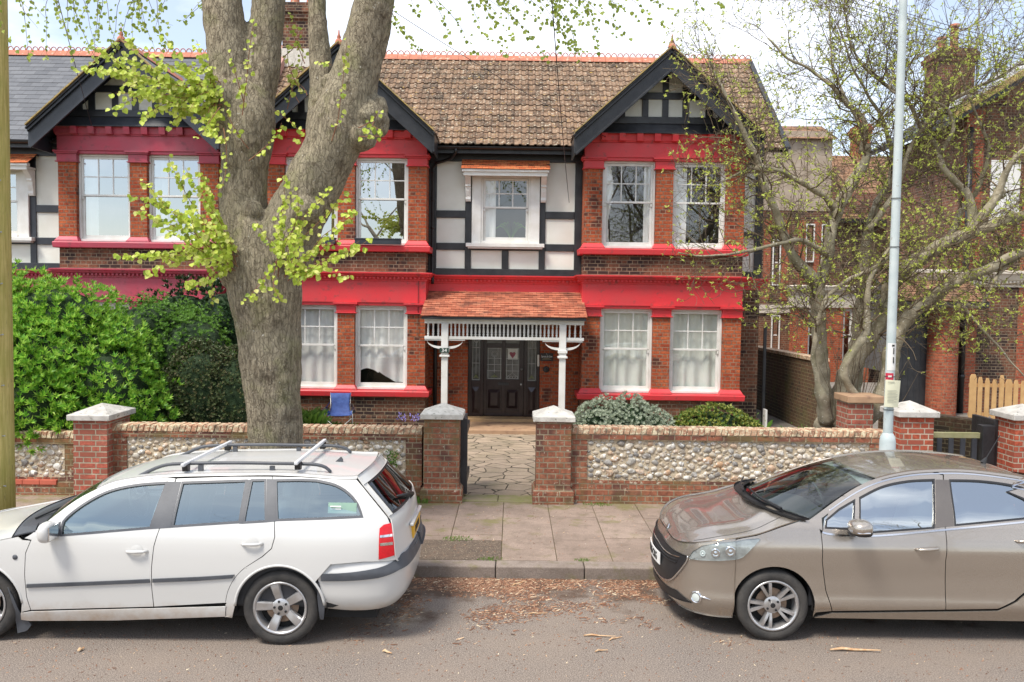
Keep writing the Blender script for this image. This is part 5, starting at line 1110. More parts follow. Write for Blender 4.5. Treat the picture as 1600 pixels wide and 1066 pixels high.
for a in ((352, 150, 30, -.05), (350, 185, 22, -.05), (338, 135, 18, -.1), (372, 418, 34, -.12), (392, 395, 30, -.2), (355, 400, 24, -.08), (420, 430, 22, -.2), (455, 400, 26, -.2), (575, 185, 32, -.1), (562, 212, 24, -.2), (590, 165, 16, -.1), (395, 330, 16, -.2), (515, 130, 14, -.1), (478, 330, 22, -.35), (365, 250, 16, -.15)): lump(*a[:4])
for s_ in range(5): a = -2.8+s_*1.25; q.tube([Vector((tp_(437, 850).x, YT, .75))+Vector((math.cos(a)*.2, math.sin(a)*.2, 0)), Vector((tp_(437, 850).x, YT, .22))+Vector((math.cos(a)*.42, math.sin(a)*.42, 0)), Vector((tp_(437, 850).x, YT, .02))+Vector((math.cos(a)*.62, math.sin(a)*.62, 0))], [.16, .13, .05], 10)
trunk = q.build('trunk', m_bark, T_); rm_ = trunk.modifiers.new('r', 'REMESH'); rm_.mode = 'VOXEL'; rm_.voxel_size = .022; rm_.use_smooth_shade = True
sm = trunk.modifiers.new('s', 'SMOOTH'); sm.iterations = 4; sm.factor = .6
for nm_, ns, st in (('lumps', .34, .05), ('ridges', .06, .012)):
    tx = bpy.data.textures.new(nm_, 'CLOUDS'); tx.noise_scale = ns; tx.noise_depth = 3; dm_ = trunk.modifiers.new(nm_, 'DISPLACE'); dm_.texture = tx; dm_.strength = st; dm_.mid_level = .5; dm_.texture_coords = 'GLOBAL'
# the limbs above the picture
up = MB(); upl = MB()
def grow(mb, p, d, L, r, lev, tips, gen=RND, droop=.0, seg=5, n=5, wob=.25):
    pts = [p]; rr = [r]; dd = d.normalized()
    for i in range(seg):
        dd = (dd+rv(gen)*wob+Vector((0, 0, -droop))).normalized(); p = p+dd*L/seg; pts.append(p); rr.append(r*(1-.75*(i+1)/seg))
    mb.tube(pts, rr, n, cap=False); tips.append((pts, dd))
    return pts, dd
for (a, b, d, dx, dz) in ((290, -380, .9, -.5, .8), (420, -380, 1.1, 0, 1), (670, -380, -.6, .6, .8), (480, -250, .6, .1, 1), (620, -220, -.4, .9, .3), (318, -220, .5, -.9, .3)):
    base = tp_(a, b, d)
    for k in range(3):
        tips = []; grow(up, base, Vector((dx+RND.uniform(-.5, .5), RND.uniform(-.6, .6), dz+RND.uniform(-.2, .2))), 1.7, .09, 0, tips)
        for pts, _ in list(tips):
            for m in range(4):
                t2 = []; grow(up, pts[RND.randint(2, 5)], rv()+Vector((dx*.5, 0, .3)), .9, .03, 1, t2)
                for pp, _ in t2:
                    for u in pp[2:]: 
                        for _k in range(2): leafround(upl, u+rv()*.12, rv()+Vector((0, 0, -.4)), rv(), .06)
up.build('upper_branches', m_bark2, T_, smooth=True); upl.build('upper_foliage', m_limeleaf, T_, fixn=False)
# epicormic shoots: start, end, droop, y, leaf size, density
shm = MB(); lf_ = MB()
def shoot(a, b, y0, y1, sag, size, dens, r=.006, lm=None, tw=None, curl=12):
    lm = lm or lf_; tw = tw or shm; n = 12; p0 = P(a[0], a[1], y0); p1 = P(b[0], b[1], y1); L = (p1-p0).length; pts = []; jx = RND.uniform(-.1, .1)
    for i in range(n+1):
        t_ = i/n; p = p0.lerp(p1, t_)+Vector((jx*math.sin(t_*PI), 0, -sag*4*t_*(1-t_))); p += Vector((noise.noise(p*3), noise.noise(p*3+Vector((5, 0, 0))), noise.noise(p*3+Vector((0, 9, 0)))))*.03; pts.append(p)
    tw.tube(pts, [r*(1-.7*i/n) for i in range(n+1)], 5, cap=False)
    m = int(L*dens)
    for i in range(m):
        t_ = .12+.88*(i+RND.random())/m; k = min(n-1, int(t_*n)); p = pts[k].lerp(pts[k+1], t_*n-k); side = rv(); st_ = p+side*RND.uniform(.01, .05)
        for _ in range(RND.choice((1, 1, 2))): leafround(lm, st_+rv()*.02, Vector((side.x*.6, side.y*.5-.15, -.75))+rv()*.45, Vector((RND.uniform(-.5, .5), -1, .35)), size*RND.uniform(.6, 1.15))
RND.seed(5)
# left cluster from the upper burr
for e in ((140, 60), (165, 110), (130, 112), (190, 85), (205, 100), (175, 165), (215, 150), (180, 140), (240, 110), (250, 130), (225, 185), (270, 195), (245, 170), (300, 170), (285, 120), (320, 100), (205, 60), (260, 60), (300, 70), (290, 190), (330, 200), (345, 215), (230, 135), (195, 128)):
    shoot((RND.uniform(325, 350), RND.uniform(130, 175)), (e[0]+RND.uniform(-8, 8), e[1]+RND.uniform(-8, 8)), 9.75, RND.uniform(9.1, 9.7), RND.uniform(-.12, .10), .058, 46)
for e in ((180, 400), (200, 300), (215, 330), (250, 310), (240, 345), (205, 395), (230, 420), (265, 240), (285, 265), (310, 270), (300, 320), (280, 350), (270, 380), (250, 400), (320, 290), (330, 330), (225, 275), (300, 410), (290, 440), (320, 370)):
    shoot((RND.uniform(345, 375), RND.uniform(385, 425)), (e[0]+RND.uniform(-6, 6), e[1]+RND.uniform(-6, 6)), 9.6, RND.uniform(8.95, 9.5), RND.uniform(-.10, .12), .056, 44)
for e in ((450, 270), (470, 300), (455, 310), (520, 290), (540, 300), (560, 330), (565, 380), (545, 430), (530, 370), (500, 420), (440, 470), (480, 350), (575, 375), (380, 470), (420, 370), (400, 345), (455, 365), (500, 385), (470, 440)):
    shoot((RND.uniform(430, 465), RND.uniform(385, 440)), (e[0]+RND.uniform(-6, 6), e[1]+RND.uniform(-6, 6)), 9.4, RND.uniform(8.95, 9.3), RND.uniform(-.08, .08), .053, 34)
for (a, b) in (((378, 180), (395, 30)), ((390, 230), (350, 130)), ((380, 160), (360, 80)), ((560, 215), (600, 215)), ((560, 200), (590, 170)), ((390, 250), (440, 190)), ((470, 230), (430, 170)), ((350, 200), (345, 300)), ((520, 220), (540, 60)), ((345, 170), (310, 215)), ((348, 400), (335, 480)), ((520, 100), (500, 95)), ((585, 190), (597, 205))):
    shoot(a, b, 9.5, 9.3, 0, .052, 22)
# stems between the two leaders with leaves behind
for (a, b) in (((470, 140), (450, 60)), ((468, 160), (460, 90)), ((480, 150), (440, 120)), ((475, 100), (455, 20)), ((450, 170), (475, 60)), ((440, 90), (470, 45))): shoot(a, b, 10.4, 10.6, 0, .055, 14)
shm.build('shoot_twigs', m_redtwig, T_, smooth=True); lf_.build('trunk_foliage', m_limeleaf, T_, fixn=False)
# hanging sprays of the crown against the sky
tw2 = MB(); lf2 = MB()
for k in range(46):
    if k < 22: x0 = RND.uniform(20, 330); e = (x0+RND.uniform(-40, 40), RND.uniform(25, 112)); s = (x0+RND.uniform(-60, 60), -50)
    else: x0 = RND.uniform(610, 1000); e = (x0+RND.uniform(-20, 60), RND.uniform(15, 92) if x0 < 990 else RND.uniform(10, 40)); s = (x0-RND.uniform(0, 110), -50)
    shoot(s, e, 11.0, RND.uniform(10.2, 12.0), RND.uniform(-.1, .15), .050, 15, .005, lf2, tw2)
for e in ((1005, 30), (1060, 20), (1100, 12), (1130, 8), (940, 85), (900, 75), (985, 55), (1040, 40), (860, 98), (905, 92)): shoot((e[0]-RND.uniform(60, 160), -40), e, 11.2, 10.8, 0, .052, 16, .005, lf2, tw2)
for e in ((50, 15), (24, 80), (60, 45), (110, 60), (75, 30), (150, 85), (190, 90)): shoot((e[0]-30, -40), e, 9.2, 9.0, 0, .04, 12, .004, lf2, tw2)
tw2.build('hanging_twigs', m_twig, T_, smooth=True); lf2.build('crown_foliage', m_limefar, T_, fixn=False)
fix(T_)
# ---------------- the gnarled garden tree
YG = 13.2; SG = FOC/YG; RG = random.Random(21)
G_ = empty('garden_tree', (P(1300, 660, YG).x, YG, .1), 0, 'gnarled many-stemmed garden tree with tangled twigs and opening buds behind the right wall', 'tree')
def gp(px, py, dy=0): return P(px, py, YG+dy)
G = [
 [(1300, 705, 24, 0), (1292, 650, 15, 0), (1285, 600, 12.5, 0), (1281, 540, 11.5, 0), (1279, 490, 11, -.1), (1276, 448, 10.5, -.1), (1258, 422, 8.5, -.2), (1240, 403, 7.5, -.2), (1226, 370, 6.5, -.25), (1212, 330, 6, -.3), (1196, 295, 6, -.3), (1186, 262, 5.5, -.3), (1172, 225, 4.5, -.35), (1150, 180, 3, -.4), (1120, 120, 2, -.4), (1100, 70, 1, -.4)],
 [(1278, 450, 9, 0), (1290, 415, 8.5, 0), (1296, 375, 8.5, 0), (1308, 330, 9.5, .1), (1325, 295, 9.5, .1), (1345, 262, 8, .15), (1352, 242, 6, .2), (1345, 200, 3.5, .2), (1325, 160, 2.4, .2), (1300, 100, 1.5, .3), (1296, 20, 1, .3)],
 [(1308, 700, 24, .1), (1312, 650, 17, .1), (1318, 605, 16, .1), (1330, 570, 15, 0), (1360, 525, 14, -.1), (1382, 480, 12, -.1), (1402, 430, 11.5, -.1), (1440, 402, 11, -.15), (1480, 380, 10.5, -.2), (1520, 362, 10, -.25), (1560, 348, 9, -.3), (1605, 334, 8, -.3), (1680, 300, 5, -.4), (1740, 240, 2.5, -.5)],
 [(1325, 700, 18, .2), (1330, 640, 13, .25), (1338, 560, 13, .3), (1346, 480, 12.5, .4), (1352, 420, 11, .4), (1356, 370, 8, .4), (1370, 320, 6, .5), (1395, 260, 4.5, .6), (1380, 190, 3, .6), (1340, 120, 2, .6), (1310, 40, 1.2, .7)],
 [(1325, 705, 20, -.1), (1348, 665, 15, -.2), (1375, 625, 14, -.3), (1390, 575, 13, -.3), (1397, 535, 12, -.3), (1412, 505, 11, -.35), (1450, 470, 9.5, -.4), (1495, 440, 8.5, -.4), (1545, 420, 7.5, -.5), (1600, 395, 6.5, -.5), (1680, 380, 3, -.6)],
 [(1345, 628, 6, -.4), (1325, 600, 6, -.45), (1318, 575, 6.5, -.45), (1334, 548, 6.5, -.45), (1352, 520, 6, -.45), (1354, 480, 5, -.4), (1362, 430, 4, -.4), (1398, 380, 3.5, -.4)],
 [(1292, 660, 12, -.2), (1285, 625, 9, -.3), (1280, 605, 5, -.35), (1272, 570, 4, -.35), (1276, 520, 3.6, -.35), (1290, 470, 3.4, -.4), (1320, 440, 3.2, -.4), (1360, 420, 2.8, -.4), (1400, 395, 2.2, -.5)],
 [(1515, 362, 8, -.2), (1538, 335, 7, -.3), (1556, 308, 6.5, -.3), (1566, 280, 5, -.35), (1580, 255, 4.4, -.4), (1610, 225, 3.5, -.4), (1660, 180, 2, -.4)],
 [(1518, 362, 7.5, 0), (1520, 330, 7, .05), (1512, 308, 6.5, .1), (1492, 285, 5.5, .1), (1472, 262, 5, .1), (1466, 230, 4, .15), (1440, 200, 3.4, .2), (1420, 160, 3, .2), (1380, 130, 2.6, .2), (1345, 100, 2, .2), (1325, 50, 1.3, .2), (1320, -10, .8, .2)],
 [(1382, 480, 8, .1), (1400, 440, 8, .2), (1430, 400, 7, .3), (1480, 372, 6, .3), (1500, 330, 5, .35), (1530, 290, 4, .4), (1545, 230, 3, .4), (1520, 170, 2, .4), (1500, 110, 1.3, .5)],
 [(1308, 335, 6.5, .1), (1290, 308, 5, .0), (1262, 290, 4.6, -.1), (1236, 278, 4, -.1), (1220, 268, 3, -.2), (1180, 262, 2.2, -.2), (1130, 285, 1.2, -.3)],
 [(1292, 400, 4.6, -.1), (1272, 385, 4.2, -.2), (1250, 375, 3.6, -.3), (1215, 380, 2.8, -.4), (1160, 395, 2.2, -.5), (1110, 400, 1.4, -.5), (1060, 395, .9, -.5)],
 [(1346, 240, 5, .2), (1350, 190, 4, .2), (1322, 160, 3.4, .2), (1298, 135, 3, .2), (1270, 110, 2.4, .2), (1230, 90, 2, .2), (1200, 60, 1.4, .2)],
 [(1356, 360, 5, .2), (1400, 300, 4, .2), (1420, 240, 3.4, .2), (1450, 190, 3, .2), (1500, 150, 2.4, .2), (1560, 120, 1.6, .2), (1620, 80, 1, .2)],
 [(1470, 240, 3.4, .1), (1490, 200, 3, .1), (1480, 170, 2.6, .1), (1430, 150, 2.2, 0), (1390, 140, 1.8, 0), (1420, 100, 1.5, 0), (1480, 60, 1.2, 0), (1540, 30, .8, 0)],
 [(1600, 395, 4, -.3), (1560, 430, 3, -.5), (1530, 480, 2.6, -.6), (1500, 470, 2, -.6), (1540, 520, 1.8, -.7), (1575, 560, 1.3, -.7), (1610, 600, .8, -.7)],
]
tm = MB(); tm2 = MB(); tl = MB(); nodes = []
for gi, lm in enumerate(G):
    pts = spline([tuple(gp(a, b, d))+(r/SG,) for a, b, r, d in lm], .09); pp = []
    for i, p in enumerate(pts): v = Vector(p[:3]); v += Vector((noise.noise(v*3.1), noise.noise(v*3.1+Vector((7, 0, 0))), noise.noise(v*3.1+Vector((0, 7, 0)))))*.03*min(1, i/5); pp.append(v)
    tm.tube(pp, [p[3]*(1+.10*math.sin(i*2.1+gi)) for i, p in enumerate(pts)], 12)
    for i, p in enumerate(pp):
        if i > 5 and p.z > 2.3: nodes.append((p, (pp[min(i+1, len(pp)-1)]-pp[i-1]).normalized(), pts[i][3]))
for (x, y, r, d) in ((1284, 665, 13, -.1), (1345, 632, 11, -.3), (1276, 470, 12, -.05), (1353, 232, 8, .2), (1562, 302, 9, -.3), (1187, 262, 8, -.3)):
    bm = bmesh.new(); bmesh.ops.create_icosphere(bm, subdivisions=2, radius=1); c = gp(x, y, d); tm.add([tuple(c+v.co*(r/SG)*(1+.3*noise.noise(v.co*2+c))) for v in bm.verts], [tuple(v.index for v in f.verts) for f in bm.faces]); bm.free()
o = tm.build('trunk', m_bark2, G_, smooth=True)
def buds(p, d, n=4, s=.034):
    for _ in range(n): leaf4(tl, p, d*.6+rv(RG), rv(RG), s*RG.uniform(.6, 1.5), s*.55)
cen = gp(1370, 330, 0)
def twig(p, d, L, r, lev):
    seg = 7 if lev == 0 else 5; pts = [p]; dd = d.normalized(); bend = rv(RG)*.22; rr = [r]
    for i in range(seg):
        out = (p-cen); out.z *= .5
        dd = (dd+bend+rv(RG)*.30+out.normalized()*.05+Vector((0, 0, .05))).normalized(); p = p+dd*L/seg; pts.append(p); rr.append(max(.003, r*(1-.75*(i+1)/seg)))
    px, py = B_prj(pts[-1])
    if px < 1035 or p.z < 1.7: return
    tm2.tube(pts, rr, 5 if lev == 0 else 3, cap=False)
    if lev >= 1:
        for q_ in pts[1:]:
            if RG.random() < .10: buds(q_, dd, 3)
        if RG.random() < .36: buds(pts[-1], dd, 5, .042)
    if lev < 2:
        for _ in range(7 if lev == 0 else 4):
            k = RG.randint(1, seg); q_ = pts[k]; nd = (pts[k]-pts[k-1]).normalized()+rv(RG)*1.0; twig(q_, nd, L*RG.uniform(.4, .72), max(.003, rr[k]*.6), lev+1)
def B_prj(v):
    d = Vector((v[0], v[1], v[2]-CAMH)); k = d.dot(cF); return (800+FOC*d.dot(cR)/k, 533-FOC*d.dot(cU)/k)
RG.shuffle(nodes)
for p, d, r in nodes[:350]:
    sd = rv(RG); sd = (sd-d*sd.dot(d)); twig(p, sd+d*.5+Vector((0, 0, .15)), RG.uniform(.5, 1.15), min(.014, max(.006, r*.45)), 0)
# long straight water shoots at the top
for _ in range(60):
    p, d, r = nodes[RG.randint(0, len(nodes)-1)]
    if p.z < 4.0: continue
    L = RG.uniform(.8, 2.0); dd = Vector((RG.uniform(-.5, .6), RG.uniform(-.4, .4), 1)).normalized(); pts = [p]
    for i in range(8): dd = (dd+rv(RG)*.08).normalized(); pts.append(pts[-1]+dd*L/8)
    tm2.tube(pts, [.008*(1-.75*i/8) for i in range(9)], 4, cap=False)
    for q_ in pts[2:]:
        if RG.random() < .7: buds(q_+rv(RG)*.01, dd, 3, .026)
        if RG.random() < .25: twig(q_, rv(RG)+dd, .35, .004, 2)
# thin shoots round the foot
for _ in range(26):
    x = RG.uniform(1300, 1400); a = gp(x, 660, -.3); b = gp(x+RG.uniform(-50, 60), RG.uniform(430, 580), -.4); m_ = a.lerp(b, .5)+Vector((RG.uniform(-.12, .12), 0, 0)); tm2.tube([a, a.lerp(m_, .6), m_, b], [.006, .005, .004, .002], 4, cap=False)
tm2.build('twigs', m_twig, G_, smooth=True); tl.build('opening_leaves', m_bud, G_, fixn=False); fix(G_)
# bare street trees across the road: the photograph shows them mirrored in the car windows
def bare(x, y, lb, ln=.30):
    o = empty('bare_tree', (x, y, 0), 0, lb, 'tree', 'bare trees mirrored in the car windows'); q = MB()
    def rec(p, d, L, r, lev):
        pts = [p]; rr = [r]
        for i in range(4): d = (d+rv(RG)*.2+Vector((0, 0, .06))).normalized(); p = p+d*L/4; pts.append(p); rr.append(r*(1-.4*(i+1)/4))
        q.tube(pts, rr, 8 if lev < 2 else 4, cap=False)
        if lev < 5:
            for _ in range(3): rec(pts[-1 if _ else 3], d+rv(RG)*.75, L*RG.uniform(.62, .8), rr[-1]*.7, lev+1)
    rec(Vector((x, y, 0)), Vector((0, ln, 1)), 4.4, .36, 0); q.build('trunk', m_bark2, o, smooth=True); fix(o)
bare(3.6, -4.4, 'bare tree across the road, mirrored in the hatchback windows'); bare(-5.2, -4.6, 'bare tree across the road, mirrored in the estate car windows'); bare(9.5, -4.8, 'bare tree farther along the opposite side of the road')
# ================================================================== CARS
def inpoly(p, poly):
    x, y = p; c = False; n = len(poly); j = n-1
    for i in range(n):
        xi, yi = poly[i]; xj, yj = poly[j]
        if (yi > y) != (yj > y) and x < (xj-xi)*(y-yi)/(yj-yi)+xi: c = not c
        j = i
    return c
def area(poly): return .5*sum(poly[i][0]*poly[(i+1) % len(poly)][1]-poly[(i+1) % len(poly)][0]*poly[i][1] for i in range(len(poly)))
def resample(poly, d, closed=True):
    out = []; n = len(poly)
    for i in range(n if closed else n-1):
        a, b = poly[i], poly[(i+1) % n]; l = math.hypot(b[0]-a[0], b[1]-a[1]); k = max(1, int(math.ceil(l/d)))
        for j in range(k): out.append((a[0]+(b[0]-a[0])*j/k, a[1]+(b[1]-a[1])*j/k))
    if not closed: out.append(poly[-1])
    return out
def inset(poly, d):
    if area(poly) < 0: poly = poly[::-1]
    n = len(poly); out = []
    for i in range(n):
        a, b, c = poly[i-1], poly[i], poly[(i+1) % n]
        e1 = (b[0]-a[0], b[1]-a[1]); e2 = (c[0]-b[0], c[1]-b[1]); l1 = math.hypot(*e1) or 1e-9; l2 = math.hypot(*e2) or 1e-9
        n1 = (-e1[1]/l1, e1[0]/l1); n2 = (-e2[1]/l2, e2[0]/l2); k = max(.4, 1+n1[0]*n2[0]+n1[1]*n2[1])
        out.append((b[0]+(n1[0]+n2[0])/k*d, b[1]+(n1[1]+n2[1])/k*d))
    return out
def arc(cx, cz, r, a0, a1, n=18, rz=None):
    return [(cx+r*math.cos(math.radians(a0+(a1-a0)*i/n)), cz+(rz or r)*math.sin(math.radians(a0+(a1-a0)*i/n))) for i in range(n+1)]
def tri_domain(outer, holes=(), d=.045):
    outer = resample(outer, d); holes = [resample(h, d) for h in holes]
    vs = list(outer); ed = [(i, (i+1) % len(outer)) for i in range(len(outer))]
    for h in holes:
        n = len(vs); vs += h; ed += [(n+i, n+(i+1) % len(h)) for i in range(len(h))]
    xs = [p[0] for p in outer]; zs = [p[1] for p in outer]; bv = list(vs)
    nx = int((max(xs)-min(xs))/d)+1; nz = int((max(zs)-min(zs))/d)+1
    for i in range(nx):
        for j in range(nz):
            p = (min(xs)+(i+.5+.25*(j % 2))*d, min(zs)+(j+.5)*d)
            if inpoly(p, outer) and not any(inpoly(p, h) for h in holes):
                if min((p[0]-q[0])**2+(p[1]-q[1])**2 for q in bv) > (d*.45)**2: vs.append(p)
    r = delaunay_2d_cdt([Vector(v) for v in vs], ed, [], 0, 1e-6)
    V = [(v.x, v.y) for v in r[0]]; F = []
    for f in r[2]:
        c = (sum(V[i][0] for i in f)/len(f), sum(V[i][1] for i in f)/len(f))
        if inpoly(c, outer) and not any(inpoly(c, h) for h in holes): F.append(tuple(f))
    return V, F
class Car:
    def __init__(s, root, X0, Yc, W, Z0=0): s.root = root; s.X0 = X0; s.Yc = Yc; s.W = W; s.Z0 = Z0
    def S(s, px, py):
        Y = s.Yc-.85
        for _ in range(6): p = P(px, py, Y); x, z = p.x-s.X0, p.z-s.Z0; Y = s.Yc-s.W(x, z)
        return (x, z)
    def SS(s, pts): return [s.S(*p) for p in pts]
    def T(s, px, py, y):
        p = P(px, py, s.Yc+y); return (p.x-s.X0, p.z-s.Z0)
    def put(s, name, vs, fs, mat, parent=None, smooth=True, solid=0, off=0, sharp=None, nrm=None):
        vs = [Vector(v) for v in vs]; fs = [tuple(f) for f in fs]; nf = len(fs)
        if solid:
            nr = [Vector((0, 0, 0)) for _ in vs]; ec = {}
            for f in fs:
                n = (vs[f[1]]-vs[f[0]]).cross(vs[f[2]]-vs[f[0]])
                for i in f: nr[i] += n
                for k in range(len(f)):
                    e = (f[k], f[(k+1) % len(f)]); ec[e] = 1
            bd = [e for e in ec if (e[1], e[0]) not in ec]; mp = {}
            for e in bd:
                for i in e:
                    if i not in mp:
                        mp[i] = len(vs); n = nr[i].normalized() if nr[i].length > 0 else Vector((0, 0, 1)); vs.append(vs[i].copy()); vs.append(vs[i]-n*solid)
            for a, b in bd: fs.append((mp[b], mp[a], mp[a]+1, mp[b]+1))
        mb = MB(); mb.add(vs, fs); o = mb.build(name, mat, parent or s.root, smooth=smooth, fixn=False)
        if solid: o.data.polygons.foreach_set('use_smooth', [i < nf for i in range(len(fs))])
        if nrm:
            nn = [tuple(n) for n in nrm]+[(0, 0, 0)]*(len(o.data.vertices)-len(nrm)); o.data.normals_split_custom_set_from_vertices(nn)
        return o
    def side(s, name, outer, mat, holes=(), off=0, gap=.0035, solid=.012, d=.045, both=True, parent=None, label=None, par2=None, Wf=None):
        if gap: outer = inset(outer, gap)
        V, F = tri_domain(outer, holes, d); W = Wf or s.W; res = []
        for sg in ((-1, 1) if both else (-1,)):
            vs = [(x, sg*(W(x, z)+off), z) for x, z in V]; fs = []
            for f in F:
                a = [V[i] for i in f]; ccw = area(a) > 0
                fs.append(f if (ccw == (sg < 0)) else f[::-1])
            e = .012; nr = []
            for x, z in V: gx = (W(x+e, z)-W(x-e, z))/(2*e); gz = (W(x, z+e)-W(x, z-e))/(2*e); nr.append(Vector((-gx, sg, -gz)).normalized())
            o = s.put(name, vs, fs, mat, parent if sg < 0 or not par2 else par2, solid=solid, off=-1, nrm=nr)
            res.append(o)
        return res
    def loft(s, name, cur, mat, nv=24, p=2.0, q=2.0, wf=None, solid=.01, parent=None, vmax=1.0, holes=None, dz=0):
        """cur: [(x,z,bx,bz)] near-side edge from front to rear; bulges towards the centre"""
        vs = []; n = len(cur)
        for (x, z, bx, bz) in cur:
            w = (wf or s.W)(x, z)
            for i in range(nv+1):
                v = -1+2*i/nv; v *= vmax; a = abs(v)
                vs.append((x+bx*(1-a**p), v*w, z+dz+bz*(1-a**q)))
        fs = [(j*(nv+1)+i, (j+1)*(nv+1)+i, (j+1)*(nv+1)+i+1, j*(nv+1)+i+1) for j in range(n-1) for i in range(nv)]
        return s.put(name, vs, [f[::-1] for f in fs], mat, parent, solid=solid, off=-1)
    def prj(s, v):
        d = Vector((v[0]+s.X0, v[1]+s.Yc, v[2]+s.Z0-CAMH)); k = d.dot(cF); return (800+FOC*d.dot(cR)/k, 533-FOC*d.dot(cU)/k)
    def inv(s, surf, px, py, g=(0, .5)):
        a, b = g
        for _ in range(25):
            x0, y0 = s.prj(surf(a, b)); e = 1e-3; x1, y1 = s.prj(surf(a+e, b)); x2, y2 = s.prj(surf(a, b+e))
            j = ((x1-x0)/e, (x2-x0)/e, (y1-y0)/e, (y2-y0)/e); D = j[0]*j[3]-j[1]*j[2]
            if abs(D) < 1e-9: break
            rx, ry = px-x0, py-y0; da = (rx*j[3]-ry*j[1])/D; db = (ry*j[0]-rx*j[2])/D; a += max(-.2, min(.2, da)); b += max(-.2, min(.2, db))
        return (a, b)
    def onsurf(s, name, surf, ab, mat, off=.004, solid=.006, d=.04, parent=None, mirror=True, sc=1.0, holes=()):
        V, F = tri_domain(ab, holes, d); e = 1e-3; out = []
        for sg in ((1, -1) if mirror else (1,)):
            vs = []
            for a, b in V:
                p0 = Vector(surf(a, b)); n = (Vector(surf(a+e, b))-p0).cross(Vector(surf(a, b+e))-p0)
                n = n.normalized() if n.length > 0 else Vector((-1, 0, 0))
                if n.dot(p0-Vector((1.6, 0, .5))) < 0: n = -n
                q = p0+n*off; vs.append((q.x, q.y*sg, q.z))
            o = s.put(name, vs, F, mat, parent, solid=solid, off=0); out.append(o)
        return out
def bez(a, b, t): return a+(b-a)*t
def lut(pts):
    n = len(pts); X = [p[0] for p in pts]; Y = [p[1] for p in pts]; h = [X[i+1]-X[i] for i in range(n-1)]; d = [(Y[i+1]-Y[i])/h[i] for i in range(n-1)]
    m = [d[0]]+[0 if d[i-1]*d[i] <= 0 else (h[i-1]+h[i])*3/((2*h[i]+h[i-1])/d[i-1]+(h[i]+2*h[i-1])/d[i]) for i in range(1, n-1)]+[d[-1]] if n > 2 else [d[0]]*2
    def f(x):
        if x <= X[0]: return Y[0]
        for i in range(n-1):
            if x <= X[i+1]:
                t = (x-X[i])/h[i]; return Y[i]*(1+2*t)*(1-t)**2+m[i]*h[i]*t*(1-t)**2+Y[i+1]*t*t*(3-2*t)+m[i+1]*h[i]*t*t*(t-1)
        return Y[-1]
    return f
# ---- paints
def paint(name, col, met, rough, flake=0, dirt=None, coat=.9):
    t = NT(name); p = t.obj(); c = col
    if flake: c = t.mix(t.step(t.noise(p, 900, 1), .4, .7), col, tuple(min(1, k*1.5) for k in col))
    if dirt:
        sp = t.node('SeparateXYZ', Vector=p); k = t.math('MULTIPLY', t.step(sp.outputs[2], .50, .16), t.noise(p, 6, 6, .7)); c = t.mix(t.math('MULTIPLY', t.step(k, .2, .65), .85), c, dirt)
        c = t.mix(t.math('MULTIPLY', t.step(t.noise(p, 34, 4, .8), .70, .74), .6), c, dirt)
    return t.fin(c, rough, None, **{'Metallic': met, 'Coat Weight': coat, 'Coat Roughness': .04})
m_cwhite = paint('white_car_paint', (.56, .555, .535), 0, .35, dirt=(.36, .24, .14), coat=.7)
m_ctaupe = paint('taupe_metallic_paint', (.35, .31, .265), .75, .27, flake=1)
m_trim = surf('grey_black_plastic_trim', (.05, .055, .065), (.075, .08, .09), 6, .5, .001, 80)
m_rubber = surf('tyre_rubber', (.028, .027, .026), (.055, .05, .045), 9, .85, .004, 60)
m_alloy = surf('alloy_rim', (.52, .52, .53), (.42, .41, .40), 12, .32, .0005, 80, Metallic=.75)
m_alloyd = surf('dirty_alloy', (.34, .24, .17), (.2, .14, .1), 12, .5, 0, 80, Metallic=.3)
m_chrome = surf('chrome', (.75, .75, .76), (.7, .7, .7), 3, .12, 0, 1, Metallic=1.0)
m_carglass = glassmat('car_window_glass', 1.75, (.74, .88, .88), .24, gcol=(.86, 1, .99))
m_screen = glassmat('windscreen_glass', 1.45, (.66, .76, .72), .04)
m_rearglass = glassmat('rear_window_glass', 1.5, (.16, .17, .15), .05)
m_carglass2 = glassmat('car_side_glass_tinted', 2.1, (.50, .58, .57), .42, gcol=(.95, 1, 1))
m_lens = glassmat('clear_lens', 1.5, (.92, .95, .96), .03)
m_red = surf('red_lamp_lens', (.62, .01, .02), (.5, .01, .015), 30, .15, .001, 200)
m_silver_ = surf('brushed_aluminium', (.66, .67, .68), (.58, .59, .6), 20, .35, 0)
m_seat = surf('grey_seat_fabric', (.22, .23, .24), (.30, .31, .32), 5, .9, .002, 80)
m_interior = surf('charcoal_cabin_plastic', (.03, .032, .035), (.04, .04, .045), 5, .6, 0)
m_under = surf('underbody_black', (.008, .008, .008), (.012, .012, .012), 5, .9, 0)
m_yplate = surf('yellow_plate', (.72, .40, .02), (.7, .38, .02), 3, .4, 0)
m_wplate = surf('white_plate', (.78, .78, .76), (.75, .75, .74), 3, .4, 0)
